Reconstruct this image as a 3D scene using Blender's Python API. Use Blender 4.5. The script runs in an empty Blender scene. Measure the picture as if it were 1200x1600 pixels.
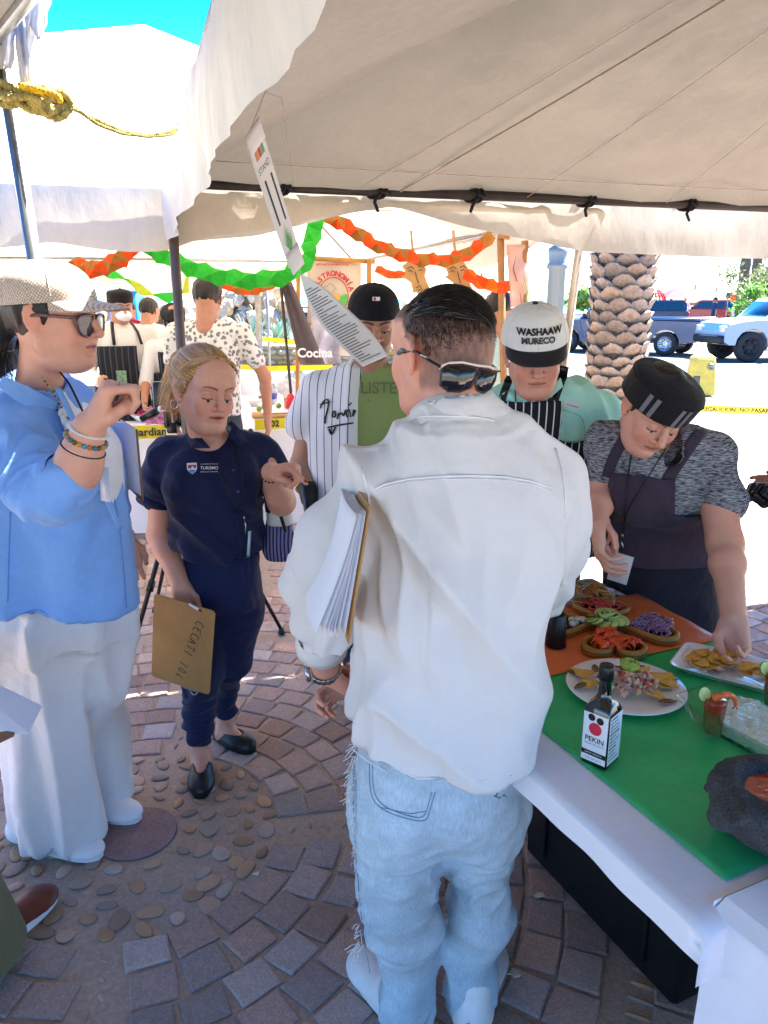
import bpy, math, random
import numpy as np
from mathutils import Vector, Matrix
from mathutils.bvhtree import BVHTree
random.seed(7); rng = np.random.default_rng(7)
sc = bpy.context.scene
CAMZ = 1.65; PITCH = math.radians(15.5); F = 1200.0
cam_d = bpy.data.cameras.new('camera'); cam = bpy.data.objects.new('camera', cam_d); sc.collection.objects.link(cam)
cam_d.sensor_fit = 'VERTICAL'; cam_d.sensor_height = 36.0; cam_d.lens = 36.0 * F / 1600.0
cam_d.clip_start = 0.05; cam_d.clip_end = 6000
cam.location = (0, 0, CAMZ); cam.rotation_euler = (math.pi / 2 - PITCH, 0, 0)
sc.camera = cam
SUN_DIR = Vector((0.60, 0.45, 1.30)).normalized()
SUN_EL = math.asin(SUN_DIR.z); SUN_AZ = math.atan2(SUN_DIR.x, SUN_DIR.y)
world = bpy.data.worlds.new('World'); sc.world = world; world.use_nodes = True
wn = world.node_tree.nodes; wl = world.node_tree.links
bg = wn.get('Background') or wn.new('ShaderNodeBackground')
sky = wn.new('ShaderNodeTexSky'); sky.sky_type = 'NISHITA'; sky.sun_disc = False
sky.sun_elevation = SUN_EL; sky.sun_rotation = SUN_AZ; sky.air_density = 1.0; sky.dust_density = 0.3; sky.ozone_density = 6.0
shs = wn.new('ShaderNodeHueSaturation'); shs.inputs['Saturation'].default_value = 1.42; shs.inputs['Hue'].default_value = 0.507; wl.new(sky.outputs[0], shs.inputs['Color'])
wl.new(shs.outputs[0], bg.inputs[0]); bg.inputs[1].default_value = 0.058
sd = bpy.data.lights.new('sun', 'SUN'); sun = bpy.data.objects.new('sun', sd); sc.collection.objects.link(sun)
sd.energy = 5.0; sd.angle = math.radians(0.55); sd.color = (1.0, 0.95, 0.87)
sun.rotation_euler = SUN_DIR.to_track_quat('Z', 'Y').to_euler()
sc.view_settings.view_transform = 'Standard'; sc.view_settings.look = 'None'; sc.view_settings.gamma = 1.0
sc.view_settings.use_curve_mapping = False
sc.view_settings.exposure = 3.55
sc.render.engine = 'CYCLES'
sc.cycles.max_bounces = 10; sc.cycles.transmission_bounces = 6; sc.cycles.transparent_max_bounces = 12; sc.cycles.diffuse_bounces = 5
sc.cycles.use_denoising = True
sc.cycles.caustics_reflective = False; sc.cycles.caustics_refractive = False
cp, sp = math.cos(PITCH), math.sin(PITCH)
def ray(px, py):
 u = (px - 600) / F; v = (800 - py) / F
 return np.array([u, cp + v * sp, -sp + v * cp])
def W(px, py, Y):
 d = ray(px, py); return np.array([0, 0, CAMZ]) + d * (Y / d[1])
def G(px, py, z=0.0):
 d = ray(px, py); return np.array([0, 0, CAMZ]) + d * ((z - CAMZ) / d[2])
def ppm(Y, Z):
 return (Y * cp + (CAMZ - Z) * sp) / F
V = lambda *a: np.array(a, float)
def nrm(v):
 v = np.asarray(v, float); return v / (np.linalg.norm(v) + 1e-12)
MC = {}
def M(name, col, rough=0.6, metal=0.0, noise=None, bump=None, sss=0.0, spec=0.5, attr=False, coat=0.0, alpha=1.0, trans=0.0, sheen=0.0, transl=0.0, rnd=0.0, stripes=None, bump2=None, ior=1.45, emit=None):
 if name in MC: return MC[name]
 m = bpy.data.materials.new(name); m.use_nodes = True; MC[name] = m
 nt = m.node_tree; N = nt.nodes; L = nt.links
 p = N['Principled BSDF']
 p.inputs['Roughness'].default_value = rough; p.inputs['Metallic'].default_value = metal
 p.inputs['Specular IOR Level'].default_value = spec; p.inputs['IOR'].default_value = ior
 if coat: p.inputs['Coat Weight'].default_value = coat; p.inputs['Coat Roughness'].default_value = 0.08
 if trans: p.inputs['Transmission Weight'].default_value = trans
 if sheen: p.inputs['Sheen Weight'].default_value = sheen
 if alpha < 1: p.inputs['Alpha'].default_value = alpha
 if sss:
  p.inputs['Subsurface Weight'].default_value = sss
  p.inputs['Subsurface Radius'].default_value = (1.0, 0.35, 0.2); p.inputs['Subsurface Scale'].default_value = 0.008
 tc = N.new('ShaderNodeTexCoord')
 c = None
 if attr:
  a = N.new('ShaderNodeAttribute'); a.attribute_name = 'Col'; c = a.outputs['Color']
 else:
  r = N.new('ShaderNodeRGB'); r.outputs[0].default_value = (*col, 1); c = r.outputs[0]
 if stripes:
  c = stripes(nt, tc, c)
 def scaled(c, fac_socket, lo, hi):
  mr = N.new('ShaderNodeMapRange'); L.new(fac_socket, mr.inputs[0])
  mr.inputs[3].default_value = lo; mr.inputs[4].default_value = hi
  hsv = N.new('ShaderNodeHueSaturation'); L.new(c, hsv.inputs['Color']); L.new(mr.outputs[0], hsv.inputs['Value'])
  return hsv.outputs[0]
 for nz in ([noise] if isinstance(noise, tuple) else (noise or [])):
  t = N.new('ShaderNodeTexNoise'); t.inputs['Scale'].default_value = nz[0]; t.inputs['Detail'].default_value = 6
  if len(nz) > 2:
   mp = N.new('ShaderNodeMapping'); mp.inputs['Scale'].default_value = nz[2]
   L.new(tc.outputs['Object'], mp.inputs[0]); L.new(mp.outputs[0], t.inputs[0])
  else: L.new(tc.outputs['Object'], t.inputs[0])
  mr0 = N.new('ShaderNodeMapRange'); mr0.inputs[1].default_value = .3; mr0.inputs[2].default_value = .7; L.new(t.outputs[0], mr0.inputs[0])
  c = scaled(c, mr0.outputs[0], 1 - nz[1], 1 + nz[1])
 if rnd:
  g = N.new('ShaderNodeNewGeometry'); oi = N.new('ShaderNodeObjectInfo'); ad = N.new('ShaderNodeMath'); ad.operation = 'ADD'
  L.new(g.outputs['Random Per Island'], ad.inputs[0]); L.new(oi.outputs['Random'], ad.inputs[1])
  fr = N.new('ShaderNodeMath'); fr.operation = 'FRACT'; L.new(ad.outputs[0], fr.inputs[0])
  c = scaled(c, fr.outputs[0], 1 - rnd, 1 + rnd)
  m2 = N.new('ShaderNodeMath'); m2.operation = 'MULTIPLY'; m2.inputs[1].default_value = 7.31; L.new(fr.outputs[0], m2.inputs[0])
  f2 = N.new('ShaderNodeMath'); f2.operation = 'FRACT'; L.new(m2.outputs[0], f2.inputs[0])
  mr = N.new('ShaderNodeMapRange'); mr.inputs[3].default_value = .6; mr.inputs[4].default_value = 1.3; L.new(f2.outputs[0], mr.inputs[0])
  hs = N.new('ShaderNodeHueSaturation'); L.new(c, hs.inputs['Color']); L.new(mr.outputs[0], hs.inputs['Saturation']); c = hs.outputs[0]
 L.new(c, p.inputs['Base Color'])
 last = None
 for b in (bump, bump2):
  if not b: continue
  t = N.new('ShaderNodeTexNoise'); t.inputs['Scale'].default_value = b[0]; t.inputs['Detail'].default_value = 5
  if len(b) > 3:
   mp = N.new('ShaderNodeMapping'); mp.inputs['Scale'].default_value = b[3]
   L.new(tc.outputs['Object'], mp.inputs[0]); L.new(mp.outputs[0], t.inputs[0])
  else: L.new(tc.outputs['Object'], t.inputs[0])
  bn = N.new('ShaderNodeBump'); bn.inputs['Strength'].default_value = b[1]; bn.inputs['Distance'].default_value = b[2] if len(b) > 2 else 0.01
  L.new(t.outputs[0], bn.inputs['Height'])
  if last: L.new(last, bn.inputs['Normal'])
  last = bn.outputs[0]; L.new(last, p.inputs['Normal'])
 if transl:
  tl = N.new('ShaderNodeBsdfTranslucent'); L.new(c, tl.inputs[0])
  if last: L.new(last, tl.inputs['Normal'])
  mx = N.new('ShaderNodeMixShader'); mx.inputs[0].default_value = transl
  L.new(p.outputs[0], mx.inputs[1]); L.new(tl.outputs[0], mx.inputs[2]); L.new(mx.outputs[0], N['Material Output'].inputs[0])
 if emit:
  p.inputs['Emission Color'].default_value = (*emit[0], 1); p.inputs['Emission Strength'].default_value = emit[1]
 return m
def hexc(h):
 h = h.lstrip('#'); r = [int(h[i:i+2], 16) / 255 for i in (0, 2, 4)]
 return tuple(x / 12.92 if x <= .04045 else ((x + .055) / 1.055) ** 2.4 for x in r)
ORG = {}
COL = sc.collection
def thing(name, label, cat, loc=(0, 0, 0), group=None, kind=None):
 o = bpy.data.objects.new(name, None); COL.objects.link(o); o.empty_display_size = .1
 o.location = Vector([float(x) for x in loc]); ORG[o.name] = np.array(o.location)
 if label: o['label'] = label
 if cat: o['category'] = cat
 if group: o['group'] = group
 if kind: o['kind'] = kind
 return o
def tag(o, label=None, cat=None, group=None, kind=None):
 if label: o['label'] = label
 if cat: o['category'] = cat
 if group: o['group'] = group
 if kind: o['kind'] = kind
 return o
def org(parent):
 s = np.zeros(3)
 while parent is not None:
  s = s + ORG[parent.name]; parent = parent.parent
 return s
def mesh(name, v, f, smooth=True, colors=None):
 me = bpy.data.meshes.new(name)
 v = np.asarray(v, np.float32).reshape(-1, 3)
 if isinstance(f, np.ndarray):
  n = len(f); k = f.shape[1]
  me.vertices.add(len(v)); me.vertices.foreach_set('co', v.ravel())
  me.loops.add(n * k); me.loops.foreach_set('vertex_index', f.astype(np.int32).ravel())
  me.polygons.add(n); me.polygons.foreach_set('loop_start', np.arange(0, n * k, k, dtype=np.int32))
  me.polygons.foreach_set('loop_total', np.full(n, k, np.int32))
  me.update(calc_edges=True)
 else:
  me.from_pydata([tuple(map(float, x)) for x in v], [], [tuple(int(i) for i in x) for x in f]); me.update()
 if smooth: me.polygons.foreach_set('use_smooth', np.ones(len(me.polygons), bool))
 if colors is not None:
  a = me.color_attributes.new('Col', 'FLOAT_COLOR', 'POINT')
  c = np.ones((len(v), 4), np.float32); c[:, :3] = colors; a.data.foreach_set('color', c.ravel())
 return me
def obj(name, vf, mat, parent=None, smooth=True, colors=None, loc=None, mats=None, flip=False):
 v, f = vf
 v = np.asarray(v, float).reshape(-1, 3)
 base = org(parent)
 if loc is not None:
  loc = np.asarray(loc, float)
  me = mesh(name, v - loc, f, smooth, colors)
 else:
  me = mesh(name, v - base, f, smooth, colors)
 me.materials.append(mat)
 o = bpy.data.objects.new(name, me); COL.objects.link(o); o.parent = parent
 ORG[o.name] = np.zeros(3)
 if loc is not None:
  o.location = Vector(loc - base); ORG[o.name] = loc - base
 return o
def join(parts):
 vs, fs, n = [], [], 0
 for v, f in parts:
  v = np.asarray(v, float).reshape(-1, 3); vs.append(v)
  fs += [tuple(int(i) + n for i in q) for q in f]; n += len(v)
 return np.concatenate(vs), fs
def frame(d, up=(0, 0, 1)):
 d = nrm(d); x = np.cross(up, d)
 if np.linalg.norm(x) < 1e-4: x = np.cross((1, 0, 0), d)
 x = nrm(x); y = np.cross(d, x); return x, y, d
def tube(pts, r, sides=8, closed=False, cap=True, flat=1.0):
 pts = np.asarray(pts, float); n = len(pts)
 r = np.full(n, r) if np.isscalar(r) else np.asarray(r, float)
 T = np.gradient(pts, axis=0)
 if closed: T = np.roll(pts, -1, 0) - np.roll(pts, 1, 0)
 x, y, _ = frame(T[0]); vs = []
 for i in range(n):
  t = nrm(T[i]); x = nrm(x - t * np.dot(x, t)); y = np.cross(t, x)
  a = np.arange(sides) / sides * 2 * np.pi
  vs.append(pts[i] + r[i] * (np.cos(a)[:, None] * x + flat * np.sin(a)[:, None] * y))
 f = []
 for i in range(n if closed else n - 1):
  j = (i + 1) % n
  for k in range(sides):
   l = (k + 1) % sides
   f.append((i * sides + k, i * sides + l, j * sides + l, j * sides + k))
 if cap and not closed:
  f.append(tuple(range(sides))[::-1]); f.append(tuple((n - 1) * sides + k for k in range(sides)))
 return np.concatenate(vs), f
def rod(a, b, r, sides=10, r2=None): return tube([a, b], [r, r if r2 is None else r2], sides)
def box(c, s, R=None, taper=1.0):
 c = np.asarray(c, float); s = np.asarray(s, float) / 2
 v = np.array([[x, y, z] for z in (-1, 1) for y in (-1, 1) for x in (-1, 1)], float)
 v[v[:, 2] > 0, :2] *= taper
 v = v * s
 if R is not None: v = v @ np.asarray(R, float).T
 return v + c, [(0, 2, 3, 1), (4, 5, 7, 6), (0, 1, 5, 4), (2, 6, 7, 3), (0, 4, 6, 2), (1, 3, 7, 5)]
def rbox(c, s, b, R=None):
 c = np.asarray(c, float); h = np.asarray(s, float) / 2; b = min(b, h.min() * .95)
 v = []; idx = {}
 for sx in (-1, 1):
  for sy in (-1, 1):
   for sz in (-1, 1):
    for a in range(3):
     p = np.array([sx, sy, sz]) * (h - b); p[a] = (sx, sy, sz)[a] * h[a]
     idx[(sx, sy, sz, a)] = len(v); v.append(p)
 f = []
 for a in range(3):
  o1, o2 = [(1, 2), (2, 0), (0, 1)][a]
  for s_ in (-1, 1):
   q = []
   for (p, q_) in ((-1, -1), (1, -1), (1, 1), (-1, 1)):
    k = [0, 0, 0]; k[a] = s_; k[o1] = p; k[o2] = q_; q.append(idx[(*k, a)])
   f.append(q if s_ > 0 else q[::-1])
 for a in range(3):
  o1, o2 = [(1, 2), (2, 0), (0, 1)][a]
  for s1 in (-1, 1):
   for s2 in (-1, 1):
    k0 = [0, 0, 0]; k0[o1] = s1; k0[o2] = s2; k1 = list(k0); k0[a] = -1; k1[a] = 1
    q = [idx[(*k0, o1)], idx[(*k1, o1)], idx[(*k1, o2)], idx[(*k0, o2)]]
    f.append(q[::-1] if s1 * s2 > 0 else q)
 for sx in (-1, 1):
  for sy in (-1, 1):
   for sz in (-1, 1):
    q = [idx[(sx, sy, sz, a)] for a in range(3)]
    f.append(q if sx * sy * sz > 0 else q[::-1])
 v = np.array(v)
 if R is not None: v = v @ np.asarray(R, float).T
 return v + c, f
def lathe(prof, c=(0, 0, 0), n=28, R=None, sx=1, sy=1, cap=True):
 prof = np.asarray(prof, float); vs = []
 for r, z in prof:
  a = np.arange(n) / n * 2 * np.pi
  vs.append(np.stack([r * np.cos(a) * sx, r * np.sin(a) * sy, np.full(n, z)], 1))
 v = np.concatenate(vs); f = []
 for i in range(len(prof) - 1):
  for k in range(n):
   l = (k + 1) % n; f.append((i * n + k, i * n + l, (i + 1) * n + l, (i + 1) * n + k))
 if cap and prof[0, 0] > 1e-5: f.append(tuple(range(n))[::-1])
 if cap and prof[-1, 0] > 1e-5: f.append(tuple((len(prof) - 1) * n + k for k in range(n)))
 if R is not None: v = v @ np.asarray(R, float).T
 return v + np.asarray(c, float), f
def grid(fn, nu, nv):
 v = [fn(i / nu, j / nv) for j in range(nv + 1) for i in range(nu + 1)]
 f = [(j * (nu + 1) + i, j * (nu + 1) + i + 1, (j + 1) * (nu + 1) + i + 1, (j + 1) * (nu + 1) + i) for j in range(nv) for i in range(nu)]
 return np.array(v, float), f
def thick(vf, t, nv_=None):
 v, f = vf; me = mesh('t', v, f); n = np.zeros(len(v) * 3, np.float32); me.vertex_normals.foreach_get('vector', n); n = n.reshape(-1, 3)
 ed = {}
 for q in f:
  for i in range(len(q)):
   a, b = q[i], q[(i + 1) % len(q)]; ed[(a, b)] = 1
 N0 = len(v); v2 = np.concatenate([v, v - n * t]); f2 = [tuple(q) for q in f] + [tuple(i + N0 for i in q[::-1]) for q in f]
 for (a, b) in ed:
  if (b, a) not in ed: f2.append((b, a, a + N0, b + N0))
 bpy.data.meshes.remove(me); return v2, f2
def prism(poly, z0, z1, T=None):
 poly = np.asarray(poly, float); n = len(poly)
 v = np.concatenate([np.c_[poly, np.full(n, z0)], np.c_[poly, np.full(n, z1)]])
 f = [tuple(range(n))[::-1], tuple(range(n, 2 * n))] + [(i, (i + 1) % n, n + (i + 1) % n, n + i) for i in range(n)]
 if T is not None: v = T(v)
 return v, f
def local(o, x, y, z=None):
 o = np.asarray(o, float); x = nrm(x); y = np.asarray(y, float); y = nrm(y - x * np.dot(x, y)); z = np.cross(x, y)
 R = np.stack([x, y, z], 1)
 return lambda v: np.asarray(v, float) @ R.T + o
def rotz(a): c, s = math.cos(a), math.sin(a); return np.array([[c, -s, 0], [s, c, 0], [0, 0, 1.]])
def rotx(a): c, s = math.cos(a), math.sin(a); return np.array([[1., 0, 0], [0, c, -s], [0, s, c]])
def roty(a): c, s = math.cos(a), math.sin(a); return np.array([[c, 0, s], [0, 1., 0], [-s, 0, c]])
def text2d(s, size, align='CENTER', bold=0.0, ls=1.0):
 cu = bpy.data.curves.new('t', 'FONT'); cu.body = s; cu.size = size; cu.align_x = align; cu.align_y = 'CENTER'; cu.offset = bold; cu.space_line = ls
 cu.resolution_u = 3
 o = bpy.data.objects.new('t', cu); COL.objects.link(o)
 dg = bpy.context.evaluated_depsgraph_get(); me = bpy.data.meshes.new_from_object(o.evaluated_get(dg))
 v = np.array([tuple(x.co) for x in me.vertices]) if len(me.vertices) else np.zeros((0, 3)); f = [tuple(p.vertices) for p in me.polygons]
 bpy.data.objects.remove(o); bpy.data.curves.remove(cu); bpy.data.meshes.remove(me)
 return v, f
def bvh(vf): return BVHTree.FromPolygons([tuple(map(float, x)) for x in vf[0]], [tuple(int(i) for i in q) for q in vf[1]])
def decal(name, vf, T, mat, parent, tree=None, off=0.0012, reach=.25, back=.12):
 v, f = vf
 if len(v) == 0: return None
 w = T(v)
 if tree is not None:
  nz = nrm(T(V(0, 0, 1)[None])[0] - T(V(0, 0, 0)[None])[0])
  for i in range(len(w)):
   h = tree.ray_cast(Vector(w[i] + nz * back), Vector(-nz), back + reach)
   if h[0] is not None: w[i] = np.array(h[0]) + nz * off
 return obj(name, (w, f), mat, parent, smooth=False)
def sub2d(w, h, n, m, fn=None):
 v, f = grid(lambda a, b: ((a - .5) * w, (b - .5) * h, 0), n, m)
 return v, f
_LT = rng.random((32, 32, 32)).astype(np.float32)
def vnoise(p):
 p = np.asarray(p, np.float64); i = np.floor(p).astype(int); t = p - i; t = t * t * (3 - 2 * t); i &= 31; j = (i + 1) & 31
 x0, y0, z0 = i.T; x1, y1, z1 = j.T; tx, ty, tz = t.T
 a = _LT[x0, y0, z0] * (1 - tx) + _LT[x1, y0, z0] * tx; b = _LT[x0, y1, z0] * (1 - tx) + _LT[x1, y1, z0] * tx
 c = _LT[x0, y0, z1] * (1 - tx) + _LT[x1, y0, z1] * tx; d = _LT[x0, y1, z1] * (1 - tx) + _LT[x1, y1, z1] * tx
 return (a * (1 - ty) + b * ty) * (1 - tz) + (c * (1 - ty) + d * ty) * tz
def fbm(p, o=3):
 s = 0; a = .5
 for k in range(o): s = s + a * vnoise(p * 2 ** k + 7.3 * k); a *= .5
 return s
def folds(p, along, s_along, s_across, seed=0, warp=.6):
 al = nrm(along); x, y, _ = frame(al)
 q = np.stack([p @ x * s_across, p @ y * s_across, p @ al * s_along], 1) + seed
 q[:, 0] += warp * (vnoise(q * .7 + 3.1) * 2 - 1)
 n = vnoise(q * .8) * 3.2; t = np.abs(n - np.floor(n) - .5) * 2
 return np.clip((1 - t) ** 1.6 * 1.9 - .75, -.8, 1)
class Field:
 def __init__(s, lo, hi, h):
  s.lo = np.asarray(lo, float); s.h = h; s.n = np.maximum(4, np.ceil((np.asarray(hi, float) - s.lo) / h).astype(int) + 1)
  s.f = np.full(tuple(s.n), 1.0, np.float32)
 def _sub(s, lo, hi):
  i0 = np.clip(np.floor((np.asarray(lo) - s.lo) / s.h).astype(int), 0, s.n - 1); i1 = np.clip(np.ceil((np.asarray(hi) - s.lo) / s.h).astype(int) + 1, 1, s.n)
  if np.any(i1 <= i0): return None
  g = [ (s.lo[a] + s.h * np.arange(i0[a], i1[a])).astype(np.float32) for a in range(3)]
  return tuple(slice(i0[a], i1[a]) for a in range(3)), g[0][:, None, None], g[1][None, :, None], g[2][None, None, :]
 def _mix(s, sl, d, k, mode):
  a = s.f[sl]
  if mode == 'add':
   if k > 0:
    h = np.maximum(k - np.abs(a - d), 0) / k; s.f[sl] = np.minimum(a, d) - h * h * k * .25
   else: s.f[sl] = np.minimum(a, d)
  elif mode == 'cut':
   d = -d
   if k > 0:
    h = np.maximum(k - np.abs(a - d), 0) / k; s.f[sl] = np.maximum(a, d) + h * h * k * .25
   else: s.f[sl] = np.maximum(a, d)
 def cone(s, a, b, ra, rb=None, k=0.0, mode='add'):
  a = np.asarray(a, float); b = np.asarray(b, float); rb = ra if rb is None else rb; m = max(ra, rb) + s.h * 3 + k
  r = s._sub(np.minimum(a, b) - m, np.maximum(a, b) + m)
  if r is None: return s
  sl, X, Y, Z = r; ba = b - a; L2 = float(ba @ ba) + 1e-9
  t = np.clip(((X - a[0]) * ba[0] + (Y - a[1]) * ba[1] + (Z - a[2]) * ba[2]) / L2, 0, 1)
  d = np.sqrt((X - a[0] - t * ba[0]) ** 2 + (Y - a[1] - t * ba[1]) ** 2 + (Z - a[2] - t * ba[2]) ** 2) - (ra + (rb - ra) * t)
  s._mix(sl, d, k, mode); return s
 def chain(s, pts, rs, k=0.0, mode='add'):
  for i in range(len(pts) - 1): s.cone(pts[i], pts[i + 1], rs[i], rs[i + 1], k, mode)
  return s
 def ell(s, c, r, R=None, k=0.0, mode='add', n=2.0):
  c = np.asarray(c, float); r = np.asarray(r, float); m = r.max() + s.h * 3 + k
  q = s._sub(c - m, c + m)
  if q is None: return s
  sl, X, Y, Z = q; X = X - c[0]; Y = Y - c[1]; Z = Z - c[2]
  if R is not None:
   R = np.asarray(R); X, Y, Z = (R[0, 0] * X + R[1, 0] * Y + R[2, 0] * Z, R[0, 1] * X + R[1, 1] * Y + R[2, 1] * Z, R[0, 2] * X + R[1, 2] * Y + R[2, 2] * Z)
  if n == 2.0: q_ = np.sqrt((X / r[0]) ** 2 + (Y / r[1]) ** 2 + (Z / r[2]) ** 2)
  else: q_ = (np.abs(X / r[0]) ** n + np.abs(Y / r[1]) ** n + np.abs(Z / r[2]) ** n) ** (1 / n)
  d = (q_ - 1) * r.min()
  s._mix(sl, d, k, mode); return s
 def loft(s, secs, k=0.0, n=2.3, mode='add', grow=0.0):
  secs = sorted(secs, key=lambda q: q[0][2])
  zs = np.array([q[0][2] for q in secs]); g = lambda i: np.array([q[0][i] for q in secs])
  rx = np.array([q[1] for q in secs]) + grow; ry = np.array([q[2] for q in secs]) + grow; yw = np.array([q[3] if len(q) > 3 else 0 for q in secs])
  m = max(rx.max(), ry.max()) + 3 * s.h + k
  q = s._sub(V(g(0).min() - m, g(1).min() - m, zs[0] - 3 * s.h), V(g(0).max() + m, g(1).max() + m, zs[-1] + 3 * s.h))
  if q is None: return s
  sl, X, Y, Z = q; z = Z[0, 0]
  zz = np.linspace(zs[0], zs[-1], 60)
  def sm(a):
   b = np.interp(zz, zs, a)
   for _ in range(6): b[1:-1] = (b[:-2] + b[1:-1] * 2 + b[2:]) / 4
   return np.interp(z, zz, b).astype(np.float32)[None, None, :]
  cx, cy, ax, ay, a = sm(g(0)), sm(g(1)), sm(rx), sm(ry), sm(yw)
  dx = X - cx; dy = Y - cy; ca, sa = np.cos(a), np.sin(a)
  u = (dx * ca + dy * sa) / ax; v = (-dx * sa + dy * ca) / ay
  d = ((np.abs(u) ** n + np.abs(v) ** n) ** (1 / n) - 1) * np.minimum(ax, ay)
  d = np.maximum(d, np.maximum(zs[0] - Z, Z - zs[-1]))
  s._mix(sl, d, k, mode); return s
 def XYZ(s):
  return [(s.lo[a] + s.h * np.arange(s.n[a])).astype(np.float32).reshape([-1 if b == a else 1 for b in range(3)]) for a in range(3)]
 def region(s, fn, k=0.0):
  d = fn(*s.XYZ()); a = s.f
  if k > 0:
   h = np.maximum(k - np.abs(a - d), 0) / k; s.f = np.maximum(a, d) + h * h * k * .25
  else: s.f = np.maximum(a, d)
  s.f = s.f.astype(np.float32); return s
 def shell(s, t, inner=0.0):
  s.f = np.maximum(s.f - inner - t, -(s.f - inner)); return s
 def mesh(s):
  f = s.f; f[0] = f[-1] = 1; f[:, 0] = f[:, -1] = 1; f[:, :, 0] = f[:, :, -1] = 1
  sg = f < 0
  cnt = np.zeros(tuple(np.array(f.shape) - 1), np.int8)
  for di in (0, 1):
   for dj in (0, 1):
    for dk in (0, 1):
     cnt += sg[di:f.shape[0] - 1 + di, dj:f.shape[1] - 1 + dj, dk:f.shape[2] - 1 + dk]
  act = (cnt > 0) & (cnt < 8)
  I, J, K = np.nonzero(act)
  idx = np.full(act.shape, -1, np.int64); idx[I, J, K] = np.arange(len(I))
  C = {(a, b, c): f[I + a, J + b, K + c] for a in (0, 1) for b in (0, 1) for c in (0, 1)}
  acc = np.zeros((len(I), 3)); n = np.zeros(len(I))
  for ax in range(3):
   for b in (0, 1):
    for c in (0, 1):
     lo = [b, c]; lo.insert(ax, 0); hi = [b, c]; hi.insert(ax, 1)
     v0, v1 = C[tuple(lo)], C[tuple(hi)]; m = (v0 < 0) != (v1 < 0)
     t = np.where(m, v0 / np.where(m, v0 - v1, 1), 0)
     p = np.tile(np.array(lo, float), (len(I), 1)); p[:, ax] = t
     acc += p * m[:, None]; n += m
  v = (np.stack([I, J, K], 1) + acc / np.maximum(n, 1)[:, None]) * s.h + s.lo
  fs = []
  for ax in range(3):
   a0 = [slice(None)] * 3; a1 = [slice(None)] * 3; a0[ax] = slice(0, -1); a1[ax] = slice(1, None)
   S0, S1 = sg[tuple(a0)], sg[tuple(a1)]; m = S0 != S1
   o = [i for i in range(3) if i != ax]
   e = np.nonzero(m); e = list(e); ok = (e[o[0]] > 0) & (e[o[1]] > 0) & (e[o[0]] < f.shape[o[0]] - 1) & (e[o[1]] < f.shape[o[1]] - 1)
   e = [x[ok] for x in e]; s0 = S0[tuple(e)]
   def cell(d0, d1):
    q = [x.copy() for x in e]; q[o[0]] -= d0; q[o[1]] -= d1; return idx[tuple(q)]
   q = np.stack([cell(1, 1), cell(0, 1), cell(0, 0), cell(1, 0)], 1)
   fl = s0 if ax != 1 else ~s0
   q = np.where(fl[:, None], q, q[:, ::-1]); fs.append(q)
  fs = np.concatenate(fs); fs = fs[(fs >= 0).all(1)]
  return v, fs
def vnormals(v, f):
 f = np.asarray(f); n = np.cross(v[f[:, 2]] - v[f[:, 0]], v[f[:, 3]] - v[f[:, 1]])
 N = np.zeros_like(v)
 for k in range(4): np.add.at(N, f[:, k], n)
 return N / (np.linalg.norm(N, axis=1, keepdims=True) + 1e-12)
def relax(v, f, it=2, w=.5):
 f = np.asarray(f); e = np.concatenate([f[:, [0, 1]], f[:, [1, 2]], f[:, [2, 3]], f[:, [3, 0]]])
 for _ in range(it):
  s = np.zeros_like(v); c = np.zeros(len(v))
  for a, b in ((0, 1), (1, 0)):
   np.add.at(s, e[:, a], v[e[:, b]]); np.add.at(c, e[:, a], 1)
  v = v * (1 - w) + w * s / np.maximum(c, 1)[:, None]
 return v
def crinkle(v, f, fn, it=2):
 v = relax(v, f, it); n = vnormals(v, f); return v + n * fn(v)[:, None], f
def cat_q(parts):
 vs, fs, n = [], [], 0
 for v, f in parts: vs.append(v); fs.append(np.asarray(f) + n); n += len(v)
 return np.concatenate(vs), np.concatenate(fs)
# ================================================================ GROUND
def stone_col(nt, tc, c): return c
m_bed = M('mortar', hexc('a89484'), .95, noise=[(3, .10), (90, .16)], bump=(140, .5, .004), bump2=(12, .3, .01))
m_sett = M('porphyry', hexc('b59a8e'), .82, noise=[(14, .2), (160, .34)], bump=(170, .7, .004), bump2=(28, .5, .008), rnd=.26, spec=.35)
m_pebble = M('river_pebble', hexc('a38670'), .6, noise=[(25, .25), (140, .15)], bump=(120, .25, .002), rnd=.35)
m_disc = M('granite_disc', hexc('8a7273'), .85, noise=[(12, .12), (200, .3)], bump=(200, .5, .003))
m_sand = M('plaza_sand', hexc('6f675d'), .95, noise=[(.6, .12), (9, .14)], bump=(30, .5, .02))
m_road = M('road_asphalt', hexc('5d5b59'), .95, noise=[(.25, .10), (3, .07)])
CC = G(213, 1300); CX, CY = CC[0], CC[1]
def sheet(name, x0, x1, y0, y1, z, m, n=1):
 o = obj(name, grid(lambda a, b: (x0 + (x1 - x0) * a, y0 + (y1 - y0) * b, z), n, n), m, smooth=False); return tag(o, kind='structure')
sheet('plaza_ground', -400, 400, -60, 62, -.030, m_sand, 8)
sheet('road', -60, 90, 12.5, 30, -.024, m_road)
bed = sheet('paved_floor', -5.5, 5.0, -2.5, 9.5, -.007, m_bed)
m_sea = M('sea_water', hexc('2f86a8'), .25, bump=(1.2, .4, .2), spec=.4)
sheet('sea', -3000, 3000, 62, 5500, -.6, m_sea, 2)
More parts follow.
